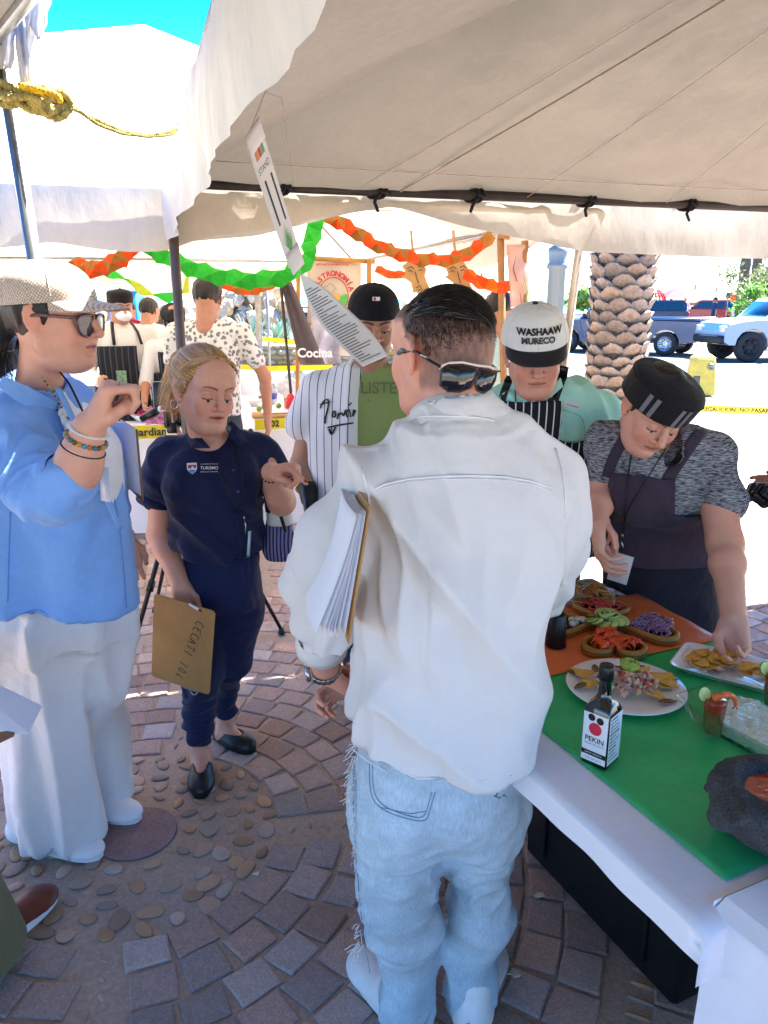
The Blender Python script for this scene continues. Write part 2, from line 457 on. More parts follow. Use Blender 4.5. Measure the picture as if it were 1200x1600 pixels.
def sett_mesh(k):
 r = np.random.default_rng(k); c = np.array([[-.5, -.5], [.5, -.5], [.5, .5], [-.5, .5]]) + r.uniform(-.05, .05, (4, 2))
 z = r.uniform(-.04, .02, 4); out = []
 mids = []
 for i in range(4):
  a, b = c[i], c[(i + 1) % 4]; m = (a + b) / 2 + r.uniform(-.025, .025, 2); mids += [a * .94 + m * .06, m, b * .94 + m * .06]
 ring = np.array(mids); n = len(ring)
 v = np.concatenate([np.c_[ring, np.full(n, -.35)], np.c_[ring, np.full(n, -.05)], np.c_[ring * .90, r.uniform(-.01, .03, n)], [[0, 0, .03]]])
 f = [(i, (i + 1) % n, n + (i + 1) % n, n + i) for i in range(n)] + [(n + i, n + (i + 1) % n, 2 * n + (i + 1) % n, 2 * n + i) for i in range(n)] + [(2 * n + i, 2 * n + (i + 1) % n, 3 * n) for i in range(n)]
 return v, f
SM = [sett_mesh(k) for k in range(10)]
setts = []
def add_rings():
 r = .500; k = 0
 while r < 8.2:
  wdt = .108 * random.uniform(.95, 1.06)
  n = max(8, round(2 * math.pi * r / .128)); ph = random.random()
  for i in range(n):
   a = (i + ph) / n * 2 * math.pi; x = CX + r * math.cos(a); y = CY + r * math.sin(a)
   if not (-3.6 < x < 4.6 and .7 < y < 8.6): continue
   if y > 5.4 and x > .8 and random.random() < .0: continue
   strip = False
   for sa in (0.05, math.pi / 2, math.pi, -math.pi / 2 + .14):
    da = (a - sa + math.pi) % (2 * math.pi) - math.pi
    if abs(da) < 1.2 and abs(r * math.sin(da)) < (.052 if sa != .05 else .03) + (.062) * .7: strip = True
   if strip: continue
   w = 2 * math.pi * r / n - .009
   setts.append((x, y, a, w * random.uniform(.92, 1.02), wdt - .006, k)); k += 1
  r += wdt + .004
  if abs(r - 1.50) < .056: r += .11
add_rings()
setts.sort(key=lambda s: (s[0] ** 2 + (s[1]) ** 2) if s[1] > 1.15 and abs(s[0]) < s[1] * .62 else 1e6 + s[1])
sett_me = []
for q in SM:
 me = mesh('paving_sett', q[0], q[1], smooth=False); me.materials.append(m_sett); sett_me.append(me)
rest = []
for j, (x, y, a, w, h, k) in enumerate(setts):
 th = a - math.pi / 2 + random.uniform(-.05, .05); dz = random.uniform(-.0015, .0015)
 if j < 299:
  o = bpy.data.objects.new('paving_sett', sett_me[k % 10]); COL.objects.link(o); o.parent = bed
  o.location = (x, y, dz); o.rotation_euler = (0, 0, th); o.scale = (w, h, .06)
 else:
  v = SM[k % 10][0] * V(w, h, .06) @ rotz(th).T + V(x, y, dz); rest.append((v, SM[k % 10][1]))
o = obj('distant_paving_setts', join(rest), m_sett, bed, smooth=False); o['kind'] = 'stuff'
def peb(k, flat=.5):
 r = np.random.default_rng(100 + k)
 v, f = lathe([(0.0001, -.6), (.7, -.5), (1, -.1), (.93, .25), (.6, .45), (.0001, .52)], n=12)
 ph = r.uniform(0, 6.28, 3); an = np.arctan2(v[:, 1], v[:, 0]); s = 1 + .10 * np.sin(2 * an + ph[0]) + .06 * np.sin(3 * an + ph[1])
 v[:, :2] *= s[:, None]; return v, f
peb_me = []
for k in range(8):
 q = peb(k); me = mesh('pebble', q[0], q[1]); me.materials.append(m_pebble); peb_me.append(me)
rose = thing('pebble_rose', None, None, (CX, CY, 0), kind='structure')
dv, df = lathe([(.001, .0035), (.118, .0035), (.125, .002), (.128, -.006)], (CX, CY, 0), 40)
obj('centre_disc', (dv, df), m_disc, rose)
np_ = 0
for r0, n in ((.175, 12), (.238, 16), (.302, 20), (.362, 25), (.420, 30)):
 for i in range(n):
  a = (i + .5 * (n % 2) + random.uniform(-.22, .22)) / n * 2 * math.pi; r = r0 + random.uniform(-.012, .012)
  if random.random() < .05: continue
  o = bpy.data.objects.new('pebble', peb_me[np_ % 8]); COL.objects.link(o); o.parent = rose
  s = random.uniform(.017, .034)
  o.location = (r * math.cos(a), r * math.sin(a), random.uniform(-.0055, -.0025)); o.rotation_euler = (random.uniform(-.06, .06), 0, a + random.choice((0, math.pi / 2, 1.2)) + random.uniform(-.4, .4))
  o.scale = (s * random.uniform(1.0, 1.4), s * random.uniform(.72, .9), .011); np_ += 1
for sa in (.05, math.pi / 2, math.pi, -math.pi / 2 + .14):
 for i in range(22):
  if np_ > 290: break
  r = .50 + i * .055; w = random.uniform(-.028, .028) * (.5 if sa == .05 else 1)
  x = CX + r * math.cos(sa) - w * math.sin(sa); y = CY + r * math.sin(sa) + w * math.cos(sa)
  if y < 1: continue
  o = bpy.data.objects.new('pebble', peb_me[np_ % 8]); COL.objects.link(o); o.parent = rose
  o.location = (x - CX, y - CY, -.007); o.rotation_euler = (0, 0, random.uniform(0, 3)); o.scale = (random.uniform(.012, .02), random.uniform(.004, .007), .012); np_ += 1
for i in range(46):
 a = -1.15 + i * .031; r = 1.553
 if np_ > 296: break
 x = CX + r * math.cos(a); y = CY + r * math.sin(a)
 if y < 1.1: continue
 o = bpy.data.objects.new('pebble', peb_me[np_ % 8]); COL.objects.link(o); o.parent = rose
 o.location = (x - CX, y - CY, -.006); o.rotation_euler = (0, 0, a + random.uniform(-.15, .15)); o.scale = (.033, .008, .012); np_ += 1
m_lit = M('pale_scrap', hexc('cfc6bb'), .8, noise=(60, .2))
for (px, py, s, lab) in ((803, 1522, .022, 'crumpled pale scrap on the paving beside the right trainer'), (842, 1400, .02, 'pale smear of dirt on the paving by the black bin'), (22, 1230, .03, 'white dried splash on the paving at the left edge'), (400, 1367, .014, 'small white chip at the rim of the pebble circle')):
 c = G(px, py); p = []
 for i in range(11):
  a = i / 11 * 6.283; r = s * random.uniform(.45, 1.1); p.append((c[0] + r * math.cos(a), c[1] + r * .6 * math.sin(a)))
 tag(obj('litter_scrap', prism(p, .003, .006), m_lit, smooth=False, loc=(c[0], c[1], 0)), lab, 'litter')
c = G(172, 1290); tag(obj('dry_stick', tube([c + V(-.03, -.01, .012), c + V(0, 0, .014), c + V(.025, .004, .012)], .0035, 6), M('stick', hexc('a5693a'), .8), loc=c), 'short orange-brown stick lying by the toe of the white shoe', 'stick')
# ================================================================ TENTS
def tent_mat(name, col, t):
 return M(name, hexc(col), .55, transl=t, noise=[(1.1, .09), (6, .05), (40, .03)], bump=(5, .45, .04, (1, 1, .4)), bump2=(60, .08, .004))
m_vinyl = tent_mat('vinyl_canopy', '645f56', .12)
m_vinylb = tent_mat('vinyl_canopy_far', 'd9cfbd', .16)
m_val = tent_mat('vinyl_valance', 'cfccc6', .16)
m_seam = M('seam_thread', hexc('b3aca0'), .8)
m_steel = M('galvanised_pole', hexc('8b8d8d'), .38, metal=.85, noise=[(20, .18), (4, .1)])
m_dsteel = M('dark_pole', hexc('3b3633'), .5, metal=.4, noise=(14, .3))
m_brown = M('rusty_post', hexc('6d5f58'), .55, metal=.5, noise=(10, .25))
m_black = M('black_webbing', hexc('15151a'), .8, noise=(60, .3))
m_rope = M('pale_rope', hexc('a9a496'), .9, bump=(300, .6, .002))
def tent(name, label, cor, zE, peak, dropf, fab, val, bar, sides=(0, 1, 2, 3), nu=26, sag=.05, scal=.55, posts=(0, 1, 2, 3), bars=(0, 1, 2, 3), amp=.012, seams=False, barr=.019):
 cor = [V(*c, zE) for c in cor]; peak = np.asarray(peak, float); cen = sum(cor) / 4
 t = thing(name, label, 'tent', (cen[0], cen[1], 0))
 for i in range(4):
  A, B = cor[i], cor[(i + 1) % 4]; L = np.linalg.norm(B - A)
  out = nrm(np.cross(B - A, (0, 0, 1)));
  if np.dot(out, cen - A) > 0: out = -out
  def roof(u, v):
   v = v ** .9; p = (A * (1 - u) + B * u) * (1 - v) + peak * v
   tt = math.sin(math.pi * min(v * 1.02, 1)); p = p.copy(); p[2] -= sag * tt * math.sin(math.pi * u) ** .5
   return p
  vf = grid(roof, nu, 18)
  hipw = np.array([min(1, 4 * math.sin(math.pi * (i_ / nu))) if 0 < i_ < nu else 0 for j_ in range(19) for i_ in range(nu + 1)])[:, None]
  v = vf[0]; nm = np.cross(B - A, peak - A); nm = nrm(nm * np.sign(nm[2])); sl = nrm(peak - (A + B) / 2)
  v = v + nm * (folds(v, sl, .5, 2.4, i * 9.) * amp + (fbm(v * 2.5) - .5) * amp * 1.2)[:, None] * np.clip((peak[2] - v[:, 2:3]) * 3, 0, 1) * hipw
  obj('roof_panel', (v, vf[1]), fab, t)
  if seams and i == 0:
   for u in (.13, .27, .40, .52, .64, .77, .9):
    pts = [roof(u + (.5 - u) * 0, k / 12) - nm * .012 for k in range(12)]
    obj('seam', tube(pts, .0016, 4), m_seam, t)
   pts = [roof(k / 30, .045) - nm * .016 for k in range(31)]; obj('seam', tube(pts, .0018, 4), m_seam, t)
  if i in sides:
   n = int(L / .06);
   def vl(a, b):
    s = a * L; p = A * (1 - a) + B * a; d = dropf(i, s, L) * (1 + (.16 * abs(math.sin(math.pi * s / scal)) if scal else 0))
    p = p - V(0, 0, d * b); w = math.sin(s * 5.1 + i) * .012 + math.sin(s * 13.7) * .006
    return p + out * (.025 + w * b + .01 * math.sin(b * 3.1))
   vf = grid(vl, n, 8); v = vf[0]
   v = v + out * (folds(v, (0, 0, 1), 2.2, 7, 4.) * .006 + (fbm(v * 6) - .5) * .014)[:, None]
   obj('valance', (v, vf[1]), val, t)
  if i in bars: obj('eave_bar', rod(A, B, barr), bar, t)
  if bars: obj('rafter', rod(A, peak - V(0, 0, .06), barr * .9), bar if bar is not m_dsteel else m_steel, t) if name != 'near_canopy_tent' else None
  if i in posts: obj('post', rod(V(A[0], A[1], -.01), A, .021), m_brown if name == 'near_canopy_tent' else m_steel, t)
 return t, cor
uA = V(.954, .30, 0); vA = V(.30, -.954, 0)
A0 = V(-.885, 3.42, 0)
def dropA(i, s, L):
 if i == 0: return float(np.interp(s, [0, .35, .75, .98, 1.3, 2.0, 3, 6.], [.235, .20, .10, .06, .13, .24, .255, .26]))
 return .235
cA = [A0, A0 + uA * 6, A0 + uA * 6 + vA * 4.4, A0 + vA * 4.4]
zA = 2.115
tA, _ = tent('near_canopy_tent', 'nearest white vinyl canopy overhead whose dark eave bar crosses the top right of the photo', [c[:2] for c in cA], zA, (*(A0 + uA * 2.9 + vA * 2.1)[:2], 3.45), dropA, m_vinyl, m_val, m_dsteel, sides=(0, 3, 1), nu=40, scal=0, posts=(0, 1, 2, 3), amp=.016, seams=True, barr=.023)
for px in (437, 588, 740, 915, 1072, 1250):
 k = (px - 600) / F; best = min((abs((A0[0] + uA[0] * s) / ((A0[1] + uA[1] * s) * cp - (zA - CAMZ) * sp) - k), s) for s in np.linspace(0, 5.9, 900))[1]
 p = A0 + uA * best + V(0, 0, zA); parts = []
 for w in (-.012, .012):
  parts.append(tube([p + uA * (w + .027 * math.cos(a)) * 1 + V(0, 0, 0) + (-vA) * 0 + np.cross(uA, (0, 0, 1)) * .030 * math.cos(a) + V(0, 0, .030 * math.sin(a)) for a in np.linspace(0, 6.283, 13)], .008, 6))
 parts.append(tube([p + V(0, 0, .02), p + uA * .02 + V(0, 0, .06), p + uA * .01 + V(0, 0, .085)], [.012, .016, .009], 6))
 parts.append(tube([p - V(0, 0, .02) + vA * .03, p - V(0, 0, .05) + vA * .035 - uA * .02, p - V(0, 0, random.uniform(.065, .10)) + vA * .035 - uA * random.uniform(-.02, .04)], [.009, .008, .007], 6))
 parts.append(tube([p + vA * .03, p + uA * .05 + vA * .03 - V(0, 0, .012)], [.010, .006], 6))
 for q in parts: obj('tie_strap', q, m_black, tA)
pk = V(*(A0 + uA * 2.9 + vA * 2.1)[:2], 3.40); p0 = A0 + uA * .98 + V(0, 0, zA - .01)
tag(obj('tension_rope', tube([p0 + (pk - p0) * t + V(0, 0, -.05 * math.sin(t * 3.14)) for t in np.linspace(0, 1, 12)], .0055, 6), m_rope), 'thin grey rope stretched under the near canopy from its bar up to the peak', 'rope')
cB = [(-4.3, 2.37), (1.10, 4.11), (-.36, 9.9), (-5.8, 8.2)]
tB, _ = tent('far_canopy_tent', 'white peaked tent beyond the near one, its bright roof against the blue sky', cB, 2.09, tuple(W(225, 38, 6.1)), lambda i, s, L: (.215 if i > 1 else min(.215, .03 + s * .10)) if i else float(np.interp(s, [3.55, 3.95, 4.4, 5.7], [.215, .13, .05, .03])), m_vinylb, m_vinylb, m_steel, nu=34, scal=.62, posts=(2, 3), bars=(1, 2, 3), amp=.010)
cD = [(-8.5, 9.8), (-1.6, 10.9), (-2.6, 16.5), (-9.5, 15.4)]
tent('distant_canopy_tent', 'furthest white tent at the back left, only its shaded underside showing', cD, 2.15, (-5.5, 13, 3.6), lambda i, s, L: .22, m_vinylb, m_vinylb, m_steel, nu=20, scal=.62, posts=(1, 2), amp=.01)
L0 = V(-1.135, 2.50, 0); uL = V(.60, -.80, 0); vL = V(-.80, -.60, 0)  # roof out of view, turned over the gap to shade the foreground
cL = [L0 + vL * 4.5, L0, L0 + uL * 4.5, L0 + uL * 4.5 + vL * 4.5]
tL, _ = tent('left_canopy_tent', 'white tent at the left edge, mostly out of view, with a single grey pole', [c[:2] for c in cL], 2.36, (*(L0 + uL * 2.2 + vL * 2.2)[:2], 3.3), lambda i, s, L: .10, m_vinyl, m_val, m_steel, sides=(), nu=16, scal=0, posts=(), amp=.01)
obj('post', rod(W(10, 135, 2.50) * V(1, 1, 0) + V(.105, 0, 0), W(4, 95, 2.50), .0215), m_steel, tL)
obj('post_sleeve', rod(W(-2, 132, 2.50), W(-8, 20, 2.50), .032), m_dsteel, tL)
m_film = M('torn_plastic_film', hexc('d8d8da'), .4, transl=.4, bump=(25, .5, .01, (1, 1, .15)))
tw = thing('torn_plastic_sheet', 'torn strips of white plastic hanging from the pole in the top left corner', 'plastic sheet', W(30, 60, 2.45))
for (cx, w0, x1, w1, y1, Y) in ((12, 40, 4, 30, 108, 2.47), (44, 34, 36, 7, 138, 2.46), (34, 30, 46, 5, 108, 2.49), (58, 44, 60, 5, 62, 2.44), (38, 26, 32, 10, 96, 2.43), (20, 18, 44, 12, 128, 2.41)):
 def st(a, b, cx=cx, w0=w0, x1=x1, w1=w1, y1=y1, Y=Y):
  y = -30 + (y1 + 30) * b; ww = w0 + (w1 - w0) * b ** 2.2; ww *= 1 + .12 * math.sin(b * 17 + cx)
  return W(cx + (x1 - cx) * b + (a - .5) * ww, y, Y + .012 * math.sin(a * 9 + b * 3 + cx))
 obj('plastic_strip', thick(grid(st, 8, 18), .0008), m_film, tw)
m_yr = M('yellow_rope', hexc('a2934c'), .85, noise=[(70, .45), (25, .3)], bump=(160, .8, .004))
m_yrb = M('frayed_yellow_rope', hexc('d3a818'), .8, noise=(90, .4), bump=(160, .8, .003))
kn = thing('knotted_rope', 'thick tangle of yellow and grey rope knotted round the left pole', 'rope', W(50, 155, 2.48))
def twisted(p, r, n=3, pitch=.03):
 p = np.asarray(p, float); seg = np.linalg.norm(np.diff(p, axis=0), axis=1); s = np.r_[0, np.cumsum(seg)]; N = max(8, int(s[-1] / .006))
 u = np.linspace(0, s[-1], N); q = np.stack([np.interp(u, s, p[:, i]) for i in range(3)], 1)
 for _ in range(4): q[1:-1] = (q[:-2] + 2 * q[1:-1] + q[2:]) / 4
 T = np.gradient(q, axis=0); x, y, _ = frame(T[0]); out = []
 X = []; Yy = []
 for i in range(N):
  t = nrm(T[i]); x = nrm(x - t * np.dot(x, t)); X.append(x); Yy.append(np.cross(t, x))
 X = np.array(X); Yy = np.array(Yy)
 for k in range(n):
  a = u / pitch * 2 * math.pi + k * 2 * math.pi / n
  out.append(tube(q + r * .55 * (np.cos(a)[:, None] * X + np.sin(a)[:, None] * Yy), r * .62, 5))
 return join(out)
kp = lambda x, y, d=0: W(x, y, 2.46 + d)
for i, path in enumerate([[(-20, 120, 0), (20, 138, -.04), (60, 150, -.05), (95, 160, -.03), (110, 172, 0)], [(-20, 140, .05), (15, 148, -.05), (45, 172, -.06), (80, 178, -.04), (108, 160, 0)], [(-10, 160, 0), (20, 165, -.05), (60, 140, -.06), (90, 142, -.04), (105, 155, 0), (98, 178, 0), (75, 183, -.02), (60, 165, -.03)], [(35, 135, -.03), (60, 168, -.07), (85, 150, -.07), (70, 136, -.05), (45, 142, -.05), (48, 165, -.06), (72, 172, -.06)], [(-20, 128, -.02), (10, 155, -.05), (40, 150, -.08), (66, 158, -.08), (80, 175, -.05), (98, 165, -.03)], [(88, 140, -.03), (104, 148, -.03), (112, 165, -.01), (100, 182, -.02), (84, 186, -.03)]]):
 obj('rope_strand', twisted([kp(*q) for q in path], .011), m_yr if i % 3 else m_yr, kn)
for i in range(3):
 obj('rope_strand', twisted([kp(30 + 6 * i, 133 + 5 * i, -.07), kp(52 + 8 * i, 137 + 3 * i, -.09), kp(80 + 4 * i, 146, -.08), kp(95, 152 + 4 * i, -.06)], .008), m_yrb, kn)
R1 = W(292, 197, 2.95)
for i, (dy, da) in enumerate(((0, 0), (-6, 7), (5, 3))):
 pts = [kp(108, 165 + dy * .4)] + [kp(108, 165) * (1 - t) + R1 * t + V(0, 0, -.05 * math.sin(t * 3.1) + dy * .0016 * math.sin(t * 3.1 + i)) for t in (.2, .4, .6, .8, .93)] + [R1 + V(0, 0, (.01, -.01, .0)[i])]
 tag(obj('stretched_rope', twisted(pts, .0062), m_yr), ('yellow rope stretched from the knot towards the near canopy, lowest strand', 'yellow rope stretched from the knot towards the near canopy, highest strand', 'yellow rope stretched from the knot towards the near canopy, middle strand')[i], 'rope')
obj('rope_strand', twisted([R1 + V(-.03, 0, 0), R1 + V(-.01, -.02, .015), R1 + V(.012, 0, .01), R1 + V(.0, .02, -.012), R1 + V(-.02, 0, -.005)], .009), m_yr, kn)
# ================================================================ PEOPLE TOOLKIT
SK = dict(light=hexc('d29b84'), rosy=hexc('d49a85'), tan=hexc('b27f66'), brown=hexc('a97c66'), pale=hexc('c69a84'))
m_skin = M('skin', (1, 1, 1), .48, attr=True, sss=.12, bump=(260, .25, .002), bump2=(45, .25, .003), spec=.4)
m_shoe_w = M('white_trainer', hexc('dcdcdc'), .55, noise=(30, .05), bump=(60, .15, .003))
def cloth(name, col, rough=.85, scale=900, st=.25, nz=.06, b2=.5, **k):
 return M(name, col if isinstance(col, tuple) else hexc(col), rough, noise=[(7, nz), (60, nz * .6)], bump=(scale, st, .0008), bump2=(20, b2, .016), spec=.25, sheen=.08, **k)
m_hairk = M('black_hair', hexc('17120f'), .45, noise=(200, .4), bump=(300, .5, .002), spec=.5)
m_hairb = M('dark_brown_hair', hexc('2a1d16'), .5, noise=(200, .4), bump=(300, .5, .002))
m_strandk = M('black_hair_strands', hexc('120e0d'), .38, rnd=.35, spec=.5)
m_blonde = M('blonde_hair', hexc('9c7444'), .5, noise=(60, .3), bump=(200, .6, .003))
m_strandb = M('blonde_hair_strands', hexc('bd935a'), .42, rnd=.42)
m_lens = M('dark_lens', hexc('100c12'), .08, spec=.6, coat=.5)
m_gold = M('gold_metal', hexc('c9a55a'), .3, metal=1)
m_silver = M('silver_metal', hexc('a9adb3'), .25, metal=1)
m_white = M('white_plastic', hexc('e2e2e4'), .45)
m_blk = M('black_plastic', hexc('0d0d10'), .4)
m_paper = M('white_paper', hexc('e4e6ee'), .7, transl=.1, noise=(5, .03))
class Person:
 def __init__(s, label, at, skin='light', group=None):
  s.root = thing('person', label, 'person', (at[0], at[1], 0), group); s.skin = np.array(SK[skin]); s.bv = []; s.bc = []; s.nails = []; s.nailc = hexc('8e1f25')
 def add_skin(s, vf, col=None):
  v, f = vf
  if col is None:
   n = fbm(v * 30); n2 = vnoise(v * 9 + 4)
   col = s.skin[None] * (0.90 + .2 * n[:, None]) * (1 + (n2[:, None] - .5) * V(.10, -.02, -.06)[None])
   for p, r in s.nails:
    d = np.linalg.norm(v - p, axis=1) < r; col[d] = s.nailc
  s.bv.append((v, f)); s.bc.append(col)
 def finish(s):
  if s.bv:
   o = obj('body', cat_q(s.bv), m_skin, s.root, colors=np.concatenate(s.bc)); return o
def headR(yaw, pitch=0, roll=0, extra=None): return rotz(math.radians(yaw)) @ rotx(math.radians(pitch)) @ roty(math.radians(roll))
def make_head(P, c, yaw, pitch=0, roll=0, neck=None, s=1.0, h=.0025, male=True, buzz=0, beard=0, brow=hexc('2a1a14'), lips=hexc('a0544e'), lipm=0, mouth=0, jowl=0.0, chin=1.0, nose=1.0, neckr=.056, ear=True, stub=0, blush=.5, wide=1.0, eyes=0):
 R = headR(yaw, pitch, roll); c = np.asarray(c, float)
 T = lambda v: (np.asarray(v, float) * s) @ R.T + c
 inv = lambda p: ((np.asarray(p, float) - c) @ R) / s
 nb = inv(neck) if neck is not None else V(0, -.05, -.2)
 lo = np.minimum(V(-.1, -.12, -.15), nb - .08); hi = np.maximum(V(.1, .14, .13), nb + .08)
 F_ = Field(lo, hi, h)
 w = wide
 F_.ell((0, -.018, .030), (.076, .098, .088), k=.0)
 F_.ell((0, .030, -.020), (.059 * w, .062, .088), k=.03)
 F_.ell((0, .050, -.078), (.036 * w, .032 * chin, .034), k=.03)
 for sx in (-1, 1):
  F_.cone((sx * .049 * w, .004, -.050), (sx * .020 * w, .062, -.090), .020 + jowl * .5, .017, k=.025)
  F_.ell((sx * .036 * w, .066, -.026), (.021 + jowl * .4, .020, .022 + jowl), k=.018)
  F_.cone((sx * .012, .084, .030), (sx * .046, .066, .030), .0115 if male else .0085, .008, k=.018)
 F_.ell((0, .050, .055), (.056, .042, .045), k=.03)
 F_.ell((0, .072, -.056), (.026, .020, .022), k=.02)
 for sx in (-1, 1):
  F_.ell((sx * .033, .098, .006), (.021, .020, .014), k=.014, mode='cut')
  F_.ell((sx * .032, .0745, .004), (.0160, .0135, .0130), k=.003)
 F_.chain([(0, .085, .022), (0, .099, -.002), (0, .112, -.022)], [.0075, .0085, .0108 * nose], k=.009)
 F_.ell((0, .111, -.0255), (.0115, .010, .0095), k=.005)
 for sx in (-1, 1):
  F_.ell((sx * .0135 * nose, .094, -.029), (.0085, .010, .0075), k=.006)
  F_.ell((sx * .0065, .102, -.0365), (.0035, .006, .003), k=.002, mode='cut')
 F_.cone((-.0, .091, -.036), (0, .089, -.046), .003, .004, k=.01)
 F_.chain([(-.024, .078, -.055), (-.008, .0885, -.0495), (0, .0875, -.0508), (.008, .0885, -.0495), (.024, .078, -.055)], [.0025, .0062, .0058, .0062, .0025], k=.004)
 F_.chain([(-.022, .078, -.0585), (0, .0870, -.0620), (.022, .078, -.0585)], [.003, .0082, .003], k=.004)
 F_.chain([(-.025, .084, -.0562), (0, .0955, -.0556), (.025, .084, -.0562)], [.0011, .0016 + mouth, .0011], k=.002, mode='cut')
 F_.ell((0, .086, -.074), (.020, .010, .006), k=.01, mode='cut')
 F_.ell((0, .076, -.089), (.019, .017, .014), k=.014)
 if ear:
  for sx in (-1, 1):
   ax = V(sx * .42, -.80, 0); ax = nrm(ax); o_ = V(sx * .0745, .004, .0); E = lambda a, b, o_=o_, ax=ax: o_ + ax * a + V(0, 0, b)
   F_.ell(E(.012, .001), (.0050, .015, .030), np.stack([np.cross(ax, (0, 0, 1)), ax, V(0, 0, 1)], 1), k=.004)
   rim = [E(-.002, .010), E(.002, .026), E(.013, .033), E(.024, .028), E(.028, .014), E(.026, -.002), E(.020, -.014), E(.012, -.024), E(.004, -.032), E(-.001, -.026)]
   F_.chain(rim, [.003, .0038, .0042, .0042, .0040, .0038, .0040, .0050, .0058, .0045], k=.003)
   F_.chain([E(.004, .016), E(.013, .012), E(.012, -.008)], [.0025, .003, .003], k=.003)
   F_.ell(E(.001, .002), (.006, .007, .010), k=.004)
 F_.cone((0, -.030, -.045), nb, (.054 if male else .046) , neckr, k=.03)
 if male: F_.cone((0, -.062, -.01), nb + V(0, -.03, 0), .036, .05, k=.05)
 if jowl: F_.ell((0, .024, -.090), (.040, .040, .022), k=.03)
 v, f = F_.mesh(); v = relax(v, f, 1, .4)
 x, y, z = v.T
 col = P.skin[None] * (0.86 + .28 * fbm(v * 45)[:, None]) * np.ones((len(v), 1))
 def blend(m, c_, a=1.0):
  nonlocal col; m = np.clip(m, 0, 1)[:, None] * a; col = col * (1 - m) + np.asarray(c_)[None] * m
 g = lambda cx, cy, cz, r: np.exp(-(((x - cx) / r) ** 2 + ((y - cy) / r) ** 2 + ((z - cz) / r) ** 2))
 rosy = P.skin * V(1.12, .78, .72)
 for sx in (-1, 1):
  blend(g(sx * .04, .07, -.03, .026), rosy, blush); blend(g(sx * .085, -.01, 0, .03), rosy, .6)
  blend(g(sx * .033, .088, -.009, .013), P.skin * .72, .45)
 blend(g(0, .108, -.025, .016), rosy, .7 * blush)
 front = y > .055
 if buzz:
  bt = fbm(v * V(160, 160, 60)); hl = .055 - .9 * np.maximum(0, .02 - y) * 0
  line = np.where(y > .03, .058 + (y - .03) * .1, np.where(y > -.015, -.0 + (y + .015) * 1.1, -.075))
  m = np.clip((z - line) * 70, 0, 1) * np.clip(1 - np.abs(x) * 0, 0, 1)
  m = m * (1 - np.exp(-(((y + .012) / .016) ** 2 + ((z + .008) / .03) ** 2)) * (np.abs(x) > .062))
  dens = np.clip(.66 + (z + .03) * 4.0, .35, .97); blend(m * dens * (.7 + .6 * bt), hexc('241a17'), buzz)
 if stub:
  bt = vnoise(v * 500); m = np.clip((-.034 - z) * 60, 0, 1) * np.clip((y - .0) * 60, 0, 1) * np.clip((z + .125) * 50, 0, 1); blend(m * (.5 + .8 * bt), hexc('3a2c28'), stub)
  m = (np.abs(x) < .028) & (y > .08) & (np.abs(z + .0435) < .006); blend(m * 1., hexc('2a1e1a'), stub * .8)
 if brow is not None:
  for sx in (-1, 1):
   xx = sx * x; arc = .0255 + .006 * np.sin(np.clip((xx - .012) / .038, 0, 1) * 3.14 * .8)
   m = (xx > .011) & (xx < .050) & front; th = (.0042 if male else .0026) * np.clip(1.25 - (xx - .012) / .05, .3, 1)
   blend(m * np.clip(1.6 - np.abs(z - arc) / th, 0, 1), brow, .95 if male else .85)
 for sx in (-1, 1):
  xx = sx * x - .0325; lash = -.0035 - .0028 * (1 - (xx / .0145) ** 2)
  m = (np.abs(xx) < .0150) & front; blend(m * np.clip(1.5 - np.abs(z - lash) / .0022, 0, 1), hexc('120a08'), .95)
  if eyes:
   op = (np.abs(xx) < .0125) & front & (z < lash - .0006) & (z > lash - eyes * (1 - (xx / .0145) ** 2)); col[op] = hexc('b9aaa2'); col[op & (np.abs(xx + .002) < .0048)] = hexc('1c0f0a')
  crease = .0105 - .3 * xx ** 2 / .0145; blend(m * np.clip(1.3 - np.abs(z - crease) / .0014, 0, 1), P.skin * .45, .6)
 m = (np.abs(x) < .0255) & (y > .07); up = np.clip(1 - np.abs(x) / .0265, 0, 1)
 blend(m * np.clip(1.4 - np.abs(z + .0556 - .0000) / (.0085 * up ** .6 + .0001), 0, 1), lips, .55 + lipm)
 blend(m * np.clip(1.5 - np.abs(z + .0560) / .0014, 0, 1), hexc('3a1512'), .75)
 P.add_skin((T(v), f), col)
 P.hT = T; P.hR = R; P.hc = c; P.hs = s; P.hinv = inv
 return T
def hair_shell(P, mat, fn, h=.003, grow=.010, name='hair', c0=(0, -.018, .030), r0=(.076, .098, .088), extra=None, amp=.002, fr=V(60, 60, 12)):
 F_ = Field(V(-.14, -.18, -.28), V(.14, .14, .16), h); r = V(*r0) + grow
 F_.ell(c0, r)
 if extra: extra(F_)
 F_.region(fn, k=.006)
 v, f = F_.mesh(); v, f = crinkle(v, f, lambda p: (fbm(p * fr) - .45) * amp * 3, 1)
 return obj(name, (P.hT(v), f), mat, P.root)
